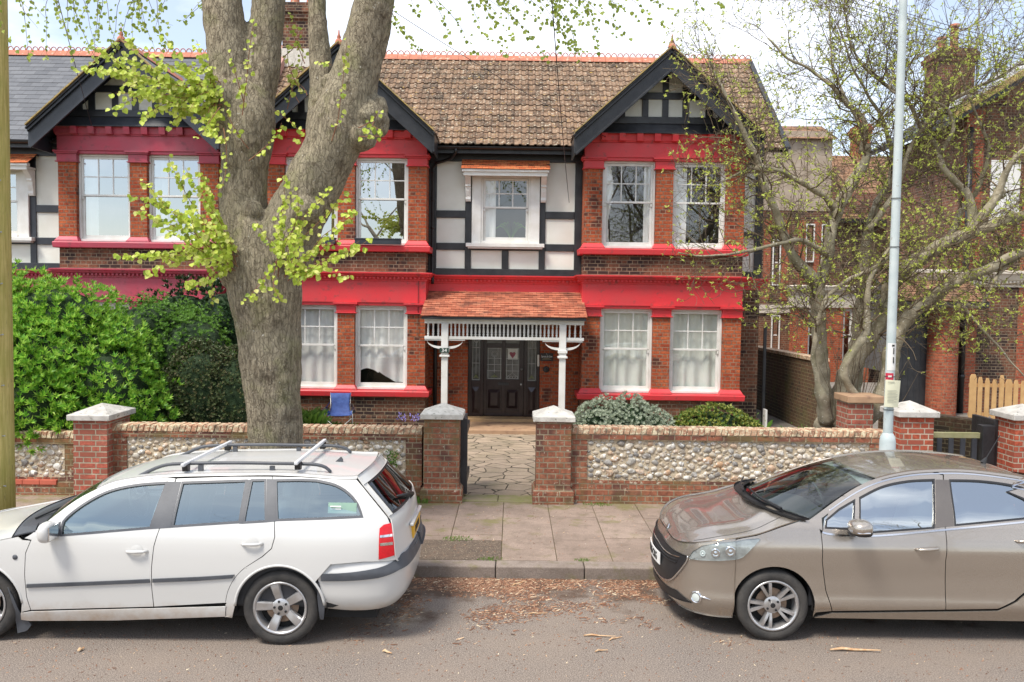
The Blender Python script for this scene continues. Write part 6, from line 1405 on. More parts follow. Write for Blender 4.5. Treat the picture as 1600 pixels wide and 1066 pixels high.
def wheel(car, x, z, r, rr, w, yo, kind, sg):
    """tyre + rim as one part each; sg -1 near side"""
    wob = empty('wheel', (x, 0, z)); wob.parent = car.root; y0 = sg*yo
    def Y(a): return sg*(yo-a) # a = distance inwards
    q = MB(); pr = [(rr-.012, Y(.02)), (rr+.012, Y(.006)), (rr+.03, Y(.0)), (r-.035, Y(.0)), (r-.012, Y(.012)), (r, Y(.035)), (r, Y(w*.3)), (r-.006, Y(w*.3+.002)), (r-.006, Y(w*.3+.01)), (r, Y(w*.3+.012)), (r, Y(w-.035)), (r-.012, Y(w-.012)), (r-.035, Y(w)), (rr, Y(w))]
    q.lathe([(a, b) for a, b in pr], (0, 0, 0), 56, 'y'); q.build('tyre', m_rubber, wob, autosm=35)
    q = MB(); q.lathe([(rr-.004, Y(.012)), (rr+.004, Y(.004)), (rr-.012, Y(.004)), (rr-.022, Y(.018)), (rr-.03, Y(.06)), (rr-.035, Y(w-.02))], (0, 0, 0), 48, 'y'); q.build('rim', m_alloy, wob, smooth=True)
    q = MB(); q.lathe([(rr-.03, Y(.10)), (.0, Y(.10))], (0, 0, 0), 32, 'y'); q.build('brake_backing', m_under, wob)
    q = MB(); q.lathe([(rr*.62, Y(.085)), (rr*.62, Y(.078)), (.06, Y(.078)), (.05, Y(.05))], (0, 0, 0), 32, 'y'); q.build('brake_disc', m_alloyd, wob)
    q = MB()
    def spoke(a, w0, w1, r0, r1, tw=0):
        ca, sa = math.cos(a), math.sin(a); vs = []
        for (rd, ww, dep) in ((r0, w0, .045), (r0+(r1-r0)*.5, (w0+w1)/2, .022), (r1-.01, w1, .012), (r1+.01, w1*1.15, .018)):
            t_ = tw*(rd-r0)/(r1-r0)
            for s_, dd in ((-1, .014), (-.75, 0), (.75, 0), (1, .014), (1, .05), (-1, .05)):
                o = s_*ww/2+t_; vs.append((ca*rd-sa*o, Y(dep+dd), sa*rd+ca*o))
        fs = []
        for j in range(3):
            for i in range(6): a_ = j*6+i; b_ = j*6+(i+1) % 6; fs.append((a_, b_, b_+6, a_+6))
        q.add(vs, fs)
    for k in range(5):
        a = PI/2+2*PI*k/5+(.25 if kind == 'five' else .35)
        if kind == 'five': spoke(a, .066, .084, .045, rr-.02)
        else:
            spoke(a-.03, .028, .036, .04, rr-.02, -.034); spoke(a+.03, .028, .036, .04, rr-.02, .034)
    q.lathe([(.074, Y(.05)), (.074, Y(.036)), (.06, Y(.028)), (.034, Y(.026)), (.032, Y(.018)), (.0, Y(.015))], (0, 0, 0), 28, 'y')
    q.build('spokes', m_alloy, wob, autosm=30)
    q = MB(); n = 5 if kind == 'five' else 4
    for k in range(n): a = 2*PI*k/n+.6; q.lathe([(.0105, Y(.042)), (.0105, Y(.020)), (.0, Y(.018))], (.053*math.cos(a), 0, .053*math.sin(a)), 8, 'y')
    q.lathe([(.022, Y(.016)), (.018, Y(.0145)), (.0, Y(.0142))], (0, 0, 0), 20, 'y'); q.build('wheel_bolts', m_blacksat, wob)
    return wob
def blob(name, mat, parent, c, s, sub=3, pw=.6, rot=(0, 0, 0)):
    bm = bmesh.new(); bmesh.ops.create_icosphere(bm, subdivisions=sub, radius=1); R = Matrix.Rotation(rot[1], 3, 'Y')
    vs = []
    for v in bm.verts:
        k = Vector([math.copysign(abs(a)**pw, a) for a in v.co]); k = Vector((k.x*s[0], k.y*s[1], k.z*s[2])); k = R @ k; vs.append((c[0]+k.x, c[1]+k.y, c[2]+k.z))
    mb = MB(); mb.add(vs, [tuple(v.index for v in f.verts) for f in bm.faces]); bm.free(); return mb.build(name, mat, parent, smooth=True)
def seats(car, xs, z, mat, rearx=None):
    for x in xs:
        for y in (-.37, .37):
            blob('seat', mat, car.root, (x, y, z), (.26, .25, .10)); blob('seat_back', mat, car.root, (x+.30, y, z+.36), (.10, .24, .34), rot=(0, .22, 0)); blob('headrest', mat, car.root, (x+.42, y, z+.74), (.055, .13, .09))
    if rearx: blob('rear_seat', mat, car.root, (rearx, 0, z+.02), (.27, .6, .11)); blob('rear_seat_back', mat, car.root, (rearx+.32, 0, z+.34), (.09, .6, .32), rot=(0, .2, 0)); [blob('headrest', mat, car.root, (rearx+.42, y, z+.70), (.05, .12, .08)) for y in (-.35, .35)]
def steering(car, x, y, z):
    q = MB(); pth = [(x+.05*math.sin(a*PI/12)*-1, y+.185*math.cos(a*PI/12), z+.175*math.sin(a*PI/12)) for a in range(25)]; q.tube(pth, .015, 8)
    q.tube([(x, y-.17, z), (x-.01, y, z-.01), (x, y+.17, z)], .016, 6); q.tube([(x-.02, y, z), (x-.4, y, z-.12)], .03, 8); q.build('steering_wheel', m_interior, car.root, smooth=True)

# ------------------------------------------------ white estate
root = empty('estate_car', (-5.37, 7.80, 0), 0, 'white estate car with silver roof bars, its rear wheel near the bottom centre-left', 'car')
Wsill = lut([(.15, .80), (.28, .838), (.40, .852), (.60, .866), (.75, .862), (.90, .845), (.96, .825), (1.40, .555), (1.5, .49)])
Wplan = lut([(0, .0), (.05, .45), (.15, .68), (.35, .86), (.6, .94), (.95, 1.0), (3.7, 1.0), (4.1, .975), (4.3, .93), (4.42, .86), (4.51, .72)])
A = Car(root, -5.37, 7.80, lambda x, z: Wsill(z)*Wplan(x), 0)
def a_(x, y): return (x/2.763, 680+y/2.763)
def b_(x, y): return (350+x/2.763, 680+y/2.763)
def Sa(l): return A.SS([a_(*p) for p in l])
def Sb(l): return A.SS([b_(*p) for p in l])
ZW = .315; XF, XW = .91, 3.42; RA = .375
rearw = A.S(*b_(240, 748)); dx_ = rearw[0]
XW = dx_; XF = dx_-2.512
gutter_a = spline(Sa([(90, 452), (135, 428), (240, 345), (330, 280), (420, 232), (500, 200), (620, 180), (760, 170), (1000, 165)])+Sb([(200, 163), (330, 168), (430, 175), (500, 180), (575, 178)]), .05)
# door glass and panels
dlo = spline(Sa([(262, 428), (272, 372), (335, 315), (420, 262), (500, 231), (600, 212), (722, 203)]), .04)
g1 = dlo+Sa([(650, 402), (262, 434)])
g2 = Sa([(787, 203), (1066, 194), (1035, 377), (742, 396)]); g3 = Sb([(118, 193), (180, 191), (183, 373), (82, 379)])
g4 = Sb([(222, 193), (330, 191)])+spline(Sb([(400, 194), (480, 213), (540, 250), (580, 300), (598, 353)]), .04)+Sb([(228, 368)])
belt = lambda i: None
sillz = .295
d1 = Sa([(133, 756), (115, 700), (106, 600), (110, 510), (133, 455)])+[p for p in gutter_a if Sa([(150, 430)])[0][0] < p[0] < Sa([(752, 170)])[0][0]]
d1 = [(x, z-.018) if z > 1.0 else (x, z) for x, z in d1]+Sa([(760, 186), (690, 400), (664, 480), (654, 570), (655, 660), (664, 742)])
d2 = Sa([(664, 742), (655, 660), (654, 570), (664, 480), (690, 400), (762, 186), (1000, 178)])+Sb([(208, 178), (218, 370), (219, 440), (205, 490), (165, 525)])
archo = [p for p in arc(XW, ZW, RA+.075, 150, 40, 16)]
d2 += [p for p in arc(XW, ZW, RA+.075, 128, 172, 8)]+Sb([(12, 725)])
m = A.side('front_door', d1, m_cwhite, holes=[g1])
m2 = A.side('rear_door', d2, m_cwhite, holes=[inset(g2, 0), inset(g3, 0)])
A.side('rear_quarter', Sb([(208, 178), (330, 180), (430, 186), (500, 190), (572, 190), (600, 222), (660, 296), (706, 352), (722, 390), (737, 520), (752, 538), (600, 548), (460, 560)])+arc(XW, ZW, RA, 38, 130, 14)+[p for p in arc(XW, ZW, RA+.075, 128, 129, 1)]+Sb([(165, 525), (205, 490), (219, 440), (218, 370)]), m_cwhite, holes=[inset(g4, 0)])
A.side('arch_panel', arc(XW, ZW, RA, 128, 178, 8)+Sb([(35, 790)])+Sb([(8, 785), (10, 728)])+arc(XW, ZW, RA+.075, 172, 128, 8), m_cwhite, gap=.001)
A.side('sill', Sa([(90, 768), (133, 762), (500, 752), (980, 740)])+Sb([(8, 730), (6, 785)])+Sa([(1000, 782), (500, 800), (130, 802), (92, 797)]), m_cwhite, off=.004, gap=.001)
cap = [p for p in gutter_a if p[0] > Sa([(150, 430)])[0][0]]
A.side('cant_rail', cap+[(x, z-.018) for x, z in cap[::-1]], m_cwhite, gap=.0005, solid=.01)
fr_top = Sa([(133, 455), (110, 510), (106, 600), (115, 700), (133, 756), (90, 766)])
A.side('front_wing', [(XF+.36, .30)]+arc(XF, ZW, RA, 8, 176, 18)+[(XF-RA+.0, .26), (.42, .25), (.30, .45), (.34, .71), (.55, .75), (.9, .812), (1.3, .90)]+[Sa([(95, 452)])[0]]+fr_top, m_cwhite)
# glasses
for nm, g in (('front_door_glass', g1), ('rear_door_glass', g2), ('quarter_light', g3), ('side_glass', g4)):
    A.side(nm, g, m_carglass, off=-.014, gap=-.012, solid=0, d=.12)
    gi = inset(g, .012); A.side('window_seal', inset(g, -.006), m_trim, holes=[gi], off=.002, gap=0, solid=.014)
A.side('b_pillar_trim', Sa([(724, 200), (783, 200), (738, 400), (646, 406)]), m_trim, off=.003, gap=.001)
A.side('c_pillar_trim', Sb([(184, 188), (220, 189), (226, 372), (186, 376)]), m_trim, off=.003, gap=.001)
A.side('window_divider', Sb([(103, 192), (116, 192), (80, 382), (66, 382)]), m_trim, off=.003, gap=.0)
A.side('mirror_triangle', Sa([(168, 442), (262, 372), (262, 434)]), m_trim, off=.006, gap=.0)
A.side('side_moulding', Sa([(117, 643), (400, 632), (646, 621), (648, 636), (400, 647), (117, 658)]), m_trim, off=.012, gap=0, solid=.014); A.side('side_moulding', Sa([(660, 620), (850, 612), (1013, 602), (1004, 617), (850, 628), (660, 635)]), m_trim, off=.012, gap=0, solid=.014)
for dr, c_ in ((m, (590, 503)), (m2, (1088, 471))):
    x, z = A.S(*a_(*c_)); 
    for i, o in enumerate(dr):
        sg = (-1, 1)[i]; w = A.W(x, z); q = MB(); q.tube([(x-.085, sg*(w-.002), z), (x-.06, sg*(w+.028), z+.004), (x, sg*(w+.036), z+.006), (x+.06, sg*(w+.028), z+.006), (x+.09, sg*(w-.002), z+.006)], [.010, .013, .014, .013, .010], 8); q.build('door_handle', m_cwhite, o, smooth=True)
        q = MB(); q.lathe([(.052, .0), (.048, -.0015 if sg < 0 else .0015), (.0, -.002*-sg)], (x, sg*(w+.0015), z+.004), 20, 'y'); q.build('handle_recess', m_ctaupe if False else m_cwhite, o, smooth=True)
# lower dark body & interior
W0 = A.W
lower = [(.25, .25), (.3, .68), (.6, .76), (1.3, .88), (2, .90), (3, .90), (4.2, .92), (4.3, .5), (4.3, .3)]
A.side('inner_body', [(.4, .28), (.4, .7), (1.3, .86), (4.2, .9), (4.25, .45), (3.9, .32)]+[(XW+RA, .32)]+arc(XW, ZW, RA+.012, 2, 178, 14)+[(XF+RA+.02, .30)]+arc(XF, ZW, RA+.012, 2, 178, 14), m_under, off=-.035, gap=0, solid=.0, d=.1)
for xw in (XF, XW):
    for sg in (-1, 1):
        q = MB(); q.lathe([(RA+.006, sg*.80), (RA+.006, sg*.54), (.0, sg*.54)], (xw, 0, ZW), 28, 'y', a0=-.15, a1=PI+.15); q.build('wheel_arch_liner', m_under, root, smooth=True)
q = MB(); q.box(.35, 4.25, -.70, .70, .20, .30); q.build('floor_pan', m_under, root)
q = MB(); q.box(1.35, 4.2, -.74, .74, .301, .32); q.build('cabin_floor', m_interior, root)
for sg in (-1, 1): q = MB(); q.box(1.3, 4.2, sg*.72, sg*.78, .33, .88); q.build('door_card', m_interior, root)
blob('dashboard', m_interior, root, (1.42, 0, .86), (.28, .72, .12), pw=.5)
seats(A, (2.05,), .52, m_seat, 3.0); steering(A, 1.78, .36, .94)
# roof, bonnet, screens
roofc = [(x, z, 0, .045) for x, z in gutter_a if x > Sa([(405, 240)])[0][0]]
xr0, zr0 = roofc[0][:2]
rl = len(roofc); roofc = [(x, z, -.10*max(0, 1-i/5)+(.05*max(0, 1-(rl-1-i)/5)), .012*min(1, .5+i/6)) for i, (x, z, _, _) in enumerate(roofc)]
A.loft('roof', roofc, m_cwhite, q=2.4)
ap0 = A.S(*a_(97, 448)); ap = [p for p in gutter_a if ap0[0] < p[0] <= xr0+.02]
scr = [(x+.03, z-.008, -.22+.12*(i/len(ap)), .02+.015*i/len(ap)) for i, (x, z) in enumerate(ap)]
A.loft('windscreen', scr, m_screen, q=2.4, solid=0, vmax=.955)
A.side('a_pillar', ap+[(x+.055, z-.012) for x, z in ap[::-1]], m_cwhite, gap=0, solid=.012)
c0 = A.S(*a_(85, 455))
hood = spline([(.02, .56, .0, .01), (.06, .64, .0, .03), (.16, .68, .0, .04), (.34, .715, .0, .04), (.6, .76, -.0, .04), (.95, .82, -.03, .045), (1.25, .885, -.14, .045)], .05)
A.loft('bonnet', hood, m_cwhite, q=3.2, p=2)
A.loft('scuttle', [(1.26, .895, -.16, .05), (1.34, .915, -.18, .04), (1.44, .935, -.20, .02)], m_trim, q=3, p=2)
q = MB(); q.tube([(1.28, -.55, .975), (1.42, -.1, 1.03), (1.36, .25, 1.01)], .008, 6); q.build('wiper', m_blacksat, root)
def nose(a, b): # a angle -1..1 , b 0..1 height
    th = a*PI/2; w = .815; xo = lut([(0, .06), (.2, .01), (.5, .0), (.8, .02), (1, .06)])(b); D = .42
    return (xo+(D-xo)*(1-abs(math.cos(th))**.8), w*math.copysign(abs(math.sin(th))**.85, th), .22+b*(.46+.05*abs(a)**2))
V_ = [nose(-1+2*i/36, j/14) for j in range(15) for i in range(37)]
A.put('front_bumper', V_, [(j*37+i, j*37+i+1, (j+1)*37+i+1, (j+1)*37+i) for j in range(14) for i in range(36)], m_cwhite, solid=.01, off=-1)
A.onsurf('headlight', nose, [(.42, .72), (.86, .74), (.86, .95), (.42, .93)], m_lens); A.onsurf('grille', nose, [(-.3, .62), (.3, .62), (.33, .9), (-.33, .9)], m_trim, mirror=False)
# rear
rx = lambda px, py, y: A.T(px, py, y)
e_side = Sb([(574, 180), (600, 218), (660, 292), (708, 352), (724, 390), (737, 520), (748, 545)])
rearc = [(e_side[0][0], e_side[0][1], .07, .045), (e_side[1][0]+.0, e_side[1][1], .075, .035), (e_side[2][0], e_side[2][1], .09, .02), (e_side[3][0], e_side[3][1], .10, .01), (e_side[4][0], e_side[4][1], .10, 0), (e_side[5][0], e_side[5][1], .10, 0), (e_side[6][0], e_side[6][1], .10, 0)]
rc = spline(rearc, .04)
k0 = min(range(len(rc)), key=lambda i: abs(rc[i][1]-rearc[1][1])); k1 = min(range(len(rc)), key=lambda i: abs(rc[i][1]-rearc[3][1]))
A.loft('spoiler_panel', rc[:k0+1], m_cwhite, p=2.6, q=2.4); A.loft('rear_window', rc[k0:k1+1], m_rearglass, p=2.6, q=2.4, solid=0, vmax=.93, nv=24)
for sg in (-1, 1):
    pass
A.loft('tailgate_frame', [(x-.012, z, bx, bz) for x, z, bx, bz in rc[k0:k1+1]], m_cwhite, p=2.6, q=2.4, solid=.0, vmax=1.0) if False else None
def rsurf(cur):
    def f(a, b):
        i = max(0, min(len(cur)-1.0001, b*(len(cur)-1))); j = int(i); t = i-j; x, z, bx, bz = [cur[j][k]*(1-t)+cur[j+1][k]*t for k in range(4)]
        return (x+bx*(1-abs(a)**2.6), a*A.W(x, z), z+bz*(1-abs(a)**2.4))
    return f
rsf = rsurf(rc[k0:k1+1])
A.onsurf('rear_pillar', rsf, [(-1, 0), (-.9, 0), (-.90, 1), (-1, 1)], m_cwhite, off=.001, solid=.01, d=.1)
A.onsurf('rear_screen_surround', rsf, [(-.90, .0), (.90, .0), (.90, 1.0), (-.90, 1.0)], m_blacksat, off=.002, solid=0, d=.1, mirror=False, holes=[[(-.86, .07), (.86, .07), (.86, .93), (-.86, .93)]])
tg = A.loft('tailgate', rc[k1:], m_cwhite, p=2.6, q=2.4)
q = MB(); xx = rc[-3][0]+.075; zz = rc[k1][1]
q.box(xx+.0, xx+.035, -.34, .34, zz-.18, zz-.155); q.build('tailgate_handle', m_cwhite, root, bevel=.008)
q = MB(); q.box(xx+.0, xx+.028, -.26, .26, zz-.31, zz-.20); yp = q.build('number_plate', m_yplate, root, bevel=.003)
text_obj('R594 KPO', .09, (xx+.03, 0, zz-.255), (PI/2, 0, PI/2), m_blacksat, yp, name='plate_text', sx=.75)
q = MB(); q.lathe([(.045, .0), (.04, .01), (0, .012)], (rc[k1][0]+.10, 0, zz-.07), 20, 'x'); q.build('badge', m_chrome, root, smooth=True)
q = MB(); q.tube([(rc[k1][0]+.09, -.02, zz+.01), (rc[k1][0]+.125, -.01, zz+.04), (rc[k1][0]+.03, -.38, zz+.10)], [.03, .02, .008], 8); q.build('rear_wiper', m_blacksat, root, smooth=True)
# tail lamps (side wrap) and bumper
tl = Sb([(668, 537), (672, 402), (690, 386), (722, 378), (733, 450), (737, 518)])
for o in A.side('tail_lamp', tl, m_red, off=.006, gap=.0, solid=.014): pass
A.side('lamp_clear_band', Sb([(674, 432), (727, 425), (728, 436), (674, 442)]), m_chrome, off=.0075, gap=0, solid=.002); A.side('lamp_clear_band', Sb([(674, 466), (729, 460), (730, 472), (674, 478)]), m_chrome, off=.0075, gap=0, solid=.002)
bx0 = XW+RA*.86
zb0 = Sb([(600, 548)])[0][1]
def rbump(a, b): # a: 0..1 from arch to corner to centre ; b height 0..1
    # plan path
    pts = [(bx0, .835), (4.05, .84), (4.25, .82), (4.38, .77), (4.46, .66), (4.50, .5), (4.52, .25), (4.525, 0)]
    i = max(0, min(len(pts)-1.0001, a*(len(pts)-1))); j = int(i); t = i-j
    p0 = pts[max(0, j-1)]; p1 = pts[j]; p2 = pts[j+1]; p3 = pts[min(len(pts)-1, j+2)]
    c = [.5*(2*p1[m]+(p2[m]-p0[m])*t+(2*p0[m]-5*p1[m]+4*p2[m]-p3[m])*t*t+(-p0[m]+3*p1[m]-3*p2[m]+p3[m])*t**3) for m in (0, 1)]
    if a >= 1: c = [4.525, 0]
    sh = lut([(0, .90), (.12, .955), (.3, .99), (.45, 1.0), (.75, 1.015), (.85, 1.0), (1, .975)])(b); k = (c[0]-bx0)/(4.525-bx0)
    top = zb0-.0+.015*k; bot = .30-.02*math.sin(k*PI)
    if b > 1: sh = .975-.6*(b-1)
    return (bx0+(c[0]-bx0)*(sh if k > .1 else 1), -c[1]*(sh if True else 1), bot+(top-bot)*min(b, 1)+(b-1)*.02*(b > 1))
NB = 40; NH = 18; vs = [rbump(i/NB, j/(NH-2)) for j in range(NH) for i in range(NB+1)]
fs = [(j*(NB+1)+i, j*(NB+1)+i+1, (j+1)*(NB+1)+i+1, (j+1)*(NB+1)+i) for j in range(NH-1) for i in range(NB)]
n_ = len(vs); vs2 = vs+[(x, -y, z) for x, y, z in vs]; fs2 = fs+[tuple(k+n_ for k in f[::-1]) for f in fs]
q = MB(); q.add(vs2, fs2); o = q.build('rear_bumper', m_cwhite, root, smooth=True); bm = bmesh.new(); bm.from_mesh(o.data); bmesh.ops.remove_doubles(bm, verts=bm.verts, dist=.002); bmesh.ops.recalc_face_normals(bm, faces=bm.faces); bm.to_mesh(o.data); bm.free()
V, F = tri_domain([(.02, .62), (.3, .68), (.5, .76), (1.0, .76), (1.0, 1.03), (.6, 1.0), (.45, .93), (.3, .86), (.02, .76)], (), .04)
for sg in (1, -1):
    vs = []
    for a, b in V: p = Vector(rbump(a, b)); d = Vector((p.x-3.6, p.y, 0)).normalized() if a > .3 else Vector((0, -1, 0)); p += d*.014; vs.append((p.x, p.y*sg, p.z+(.004 if b > .98 else 0)))
    A.put('bumper_strip', vs, F, m_trim, solid=.016, off=-1)
A.side('mud_flap', Sb([(405, 620), (418, 680), (432, 750), (428, 800), (412, 800), (400, 700)]), m_trim, off=-.02, gap=0, solid=.01)
A.side('mud_flap', Sa([(28, 660), (52, 700), (85, 775), (132, 822), (112, 848), (72, 858), (62, 800), (50, 730)]), m_trim, off=-.012, gap=0, solid=.01)
# arch lips
for xw, a0, a1 in ((XW, 6, 176), (XF, 4, 176)):
    for sg in (-1, 1):
        q = MB(); q.tube([(x, sg*(A.W(x, z)-.006), z) for x, z in arc(xw, ZW, RA-.002, a0, a1, 30)], .012, 8); q.build('arch_lip', m_cwhite, root, smooth=True)
for xw in (XF, XW):
    for sg in (-1, 1): wheel(A, xw, ZW, ZW, .223, .195, .835, 'five', sg)
# mirror
for sg in (-1, 1):
    x, z = A.S(*a_(232, 412)); o = blob('door_mirror', m_cwhite, root, (x, sg*.93, z+.015), (.055, .10, .085), pw=.75); q = MB(); q.box(x+.046, x+.056, sg*.86, sg*1.0, z-.04, z+.07); q.build('mirror_glass', m_chrome, o)
    q = MB(); q.obox((x-.02, sg*.83, z-.05), (x, sg*.90, z-.02), .05, .03); q.build('mirror_arm', m_trim, o)
# roof rails and bars
for sg in (-1, 1):
    rp_ = [a_(600, 172), a_(700, 133), a_(800, 123), a_(1000, 120), b_(200, 122), b_(330, 124), b_(400, 128), b_(440, 140), b_(462, 156)]
    pts = []
    for k, pp_ in enumerate(rp_): x, z = A.T(pp_[0], pp_[1], -.46); pts.append((x, sg*.46, z-(.0 if 0 < k < 8 else .01)))
    q = MB(); q.tube(spline(pts, .05), .015, 8); q.build('roof_rail', m_trim, root, smooth=True)
    for kx in ((b_(203, 135)), (a_(860, 130))): x, z = A.T(kx[0], kx[1], -.50); q = MB(); q.box(x-.02, x+.02, sg*.445, sg*.475, z-.06, z-.005); q.build('rail_foot', m_trim, root)
for (na, fa) in ((a_(790, 112), a_(985, 50)), (b_(312, 105), b_(428, 42))):
    x0, z0 = A.T(na[0], na[1], -.58); x1, z1 = A.T(fa[0], fa[1], .52); zz = (z0+z1)/2; xx = (x0+x1)/2
    rb = empty('roof_bar', (xx, 0, zz)); rb.parent = root; q = MB(); q.obox((x0-xx, -.60, 0), (x1-xx, .60, 0), .032, .03); q.build('bar', m_silver_, rb, bevel=.008)
    for sg, xe in ((-1, x0-xx), (1, x1-xx)):
        q = MB(); q.prism([(sg*.47, -.005), (sg*.55, -.005), (sg*.54, -.065), (sg*.485, -.07)], xe-.025+(.0), xe+.025, 'x'); q.build('bar_foot', m_blacksat, rb, bevel=.004)
q = MB(); x, z = A.T(*b_(500, 100), 0); q.prism([(x-.04, z-.03), (x+.03, z-.03), (x+.03, z-.01), (x+.01, z+.015)], -.01, .01, 'y'); q.build('roof_aerial_base', m_trim, root)
x, z = A.S(*b_(510, 315)); q = MB(); w = A.W(x, z)-.012; q.add([(x-.12, -w-.012, z-.045), (x+.12, -w-.012, z-.045), (x+.12, -w+.012, z+.04), (x-.12, -w+.012, z+.04)], [(0, 1, 2, 3)]); st = q.build('window_sticker', surf('teal_sticker', (.20, .30, .26), (.25, .4, .3), 8, .5, 0), root)
q = MB()
for k in range(2): q.add([(x-.10, -w-.014+.006*k, z+.008-.022*k), (x-.01, -w-.014+.006*k, z+.008-.022*k), (x-.01, -w-.010+.006*k, z+.018-.022*k), (x-.10, -w-.010+.006*k, z+.018-.022*k)], [(0, 1, 2, 3)])
q.build('sticker_print', m_white, st)
q = MB(); x, z = A.S(*a_(65, 527)); q.lathe([(.022, -.001), (.018, -.006), (0, -.008)], (x, -A.W(x, z)-.001, z), 16, 'y'); q.build('side_indicator', m_trim, root, smooth=True)

# ------------------------------------------------ taupe hatchback
root2 = empty('hatchback_car', (1.40, 8.03, 0), 0, 'taupe metallic hatchback parked at the right with a pale headlight and white front plate', 'car')
W2z = lut([(.12, .77), (.22, .81), (.29, .848), (.34, .861), (.42, .852), (.55, .853), (.70, .864), (.80, .869), (.86, .858), (.92, .836), (.97, .815), (1.38, .50), (1.5, .42)])
W2x = lut([(0, .0), (.03, .45), (.12, .70), (.30, .88), (.52, .965), (.9, 1.0), (3.3, 1.0), (3.7, .96), (3.9, .86), (3.98, .7)])
B = Car(root2, 1.40, 8.03, lambda x, z: W2z(z)*W2x(x), 0)
def c_(x, y): return (1000+x/3.045, 680+y/3.045)
def d_(x, y): return (1270+x/3.045, 680+y/3.045)
def Sc(l): return B.SS([c_(*p) for p in l])
def Sd(l): return B.SS([d_(*p) for p in l])
wf = B.S(*c_(638, 815)); XF2 = wf[0]; ZW2 = .310; XR2 = XF2+2.538; RA2 = .348
gut = spline(Sd([(-60, 432), (0, 392), (100, 318), (200, 252), (300, 207), (420, 178), (540, 165), (700, 163), (860, 178), (1005, 203)])+[(3.05, 1.345), (3.45, 1.27), (3.62, 1.22)], .05)
wl = spline(Sd([(62, 440), (62, 402), (130, 348), (205, 303)]), .04)
q1 = Sd([(60, 442), (64, 402), (125, 350), (200, 306), (196, 400), (180, 448)])
g1 = spline(Sd([(222, 296), (330, 243), (450, 217), (578, 210)]), .04)+Sd([(577, 442), (310, 462), (216, 470)])
g2 = spline(Sd([(650, 212), (780, 215), (900, 228), (1005, 248)]), .04)+[(3.0, 1.275), (3.12, 1.225), (3.19, 1.15), (3.12, 1.085)]+Sd([(1005, 398), (676, 430)])
beltd = Sd([(45, 458), (110, 470), (300, 474), (600, 448), (1005, 408)])
gl = lambda a, b: [(x, z-.02) for x, z in gut if a < x < b]
xb = Sd([(626, 300)])[0][0]
dA = Sd([(92, 838), (62, 740), (45, 600), (40, 470)])+gl(Sd([(60, 300)])[0][0]-.02, xb)+Sd([(620, 190), (627, 300), (630, 440), (632, 600), (632, 832)])
xdr = XR2-.40
dB = Sd([(632, 832), (632, 600), (630, 440), (627, 300), (622, 190)])+gl(xb, 3.2)+[(3.3, 1.10), (3.34, .95), (3.2, .80)]+arc(XR2, ZW2, RA2+.06, 110, 155, 6)+Sd([(960, 790), (880, 828)])
fd = B.side('front_door', dA, m_ctaupe, holes=[g1, q1]); rd = B.side('rear_door', dB, m_ctaupe, holes=[g2])
cow = B.S(*c_(770, 402)); XE = XF2-RA2*.965
B.side('front_wing', arc(XF2, ZW2, RA2, 165, 8, 20)+[(XF2+RA2+.005, .20)]+Sd([(15, 845), (92, 838)])+Sd([(62, 740), (45, 600), (40, 470)])+Sd([(20, 405), (-30, 402)])+[(cow[0]-.0, cow[1]-.004), (.92, .987), (.72, .921), (.60, .897), (XE+.0, .882), (XE, .5)], m_ctaupe)
B.side('rear_quarter', [(3.3, 1.10), (3.36, 1.28), (3.62, 1.2), (3.85, .95), (3.9, .6), (3.85, .35)]+[(XR2+RA2, .3)]+arc(XR2, ZW2, RA2, 8, 155, 14)+arc(XR2, ZW2, RA2+.06, 155, 110, 6)+[(3.2, .80), (3.34, .95)], m_ctaupe)
B.side('sill', [(XF2+RA2+.01, .20)]+Sd([(92, 845), (632, 840), (880, 836), (970, 790), (1005, 760)])+[(XR2-RA2+.01, .3), (XR2-RA2+.01, .19)], m_ctaupe, off=.006)
cr = [p for p in gut if p[0] > Sd([(40, 300)])[0][0]]
B.side('cant_rail', cr+[(x, z-.02) for x, z in cr[::-1]], m_ctaupe, gap=.0005)
B.side('a_pillar_base', Sd([(-60, 432), (0, 392), (40, 368), (46, 455), (20, 440), (-10, 442)]), m_ctaupe, gap=.001)
for nm, g, mt in (('quarter_light', q1, m_carglass2), ('front_door_glass', g1, m_carglass2), ('rear_door_glass', g2, m_carglass2)):
    B.side(nm, g, mt, off=-.014, gap=-.012, solid=0, d=.12); B.side('window_seal', inset(g, -.004), m_blacksat, holes=[inset(g, .010)], off=.002, gap=0, solid=.014)
B.side('b_pillar_trim', Sd([(583, 210), (648, 212), (672, 432), (580, 442)]), surf('gloss_pillar', (.10, .09, .085), (.12, .11, .1), 3, .12, 0), off=.004, gap=.001)
B.side('chrome_strip', spline(beltd, .05)+[(x, z-.013) for x, z in spline(beltd, .05)[::-1]], m_chrome, off=.006, gap=0, solid=.01)
ct = [p for p in gut if p[0] > Sd([(40, 300)])[0][0]]; ct = [(x, z-.028) for x, z in ct]
B.side('window_trim', ct+[(x, z-.009) for x, z in ct[::-1]], m_chrome, off=.004, gap=0, solid=.008)
for dr, cc_ in ((fd, (543, 543)), (rd, (1020, 503))):
    x, z = B.S(*d_(*cc_))
    for i, o in enumerate(dr):
        sg = (-1, 1)[i]; w = B.W(x, z); q = MB(); q.tube([(x-.10, sg*(w), z-.004), (x-.07, sg*(w+.030), z), (x, sg*(w+.038), z+.006), (x+.07, sg*(w+.034), z+.012), (x+.10, sg*(w), z+.014)], [.009, .014, .016, .015, .01], 8); q.build('door_handle', m_ctaupe, o, smooth=True)
        q = MB(); q.tube([(x-.09, sg*(w+.006), z-.018), (x, sg*(w+.012), z-.012), (x+.09, sg*(w+.006), z-.004)], .006, 6); q.build('handle_chrome', m_chrome, o)
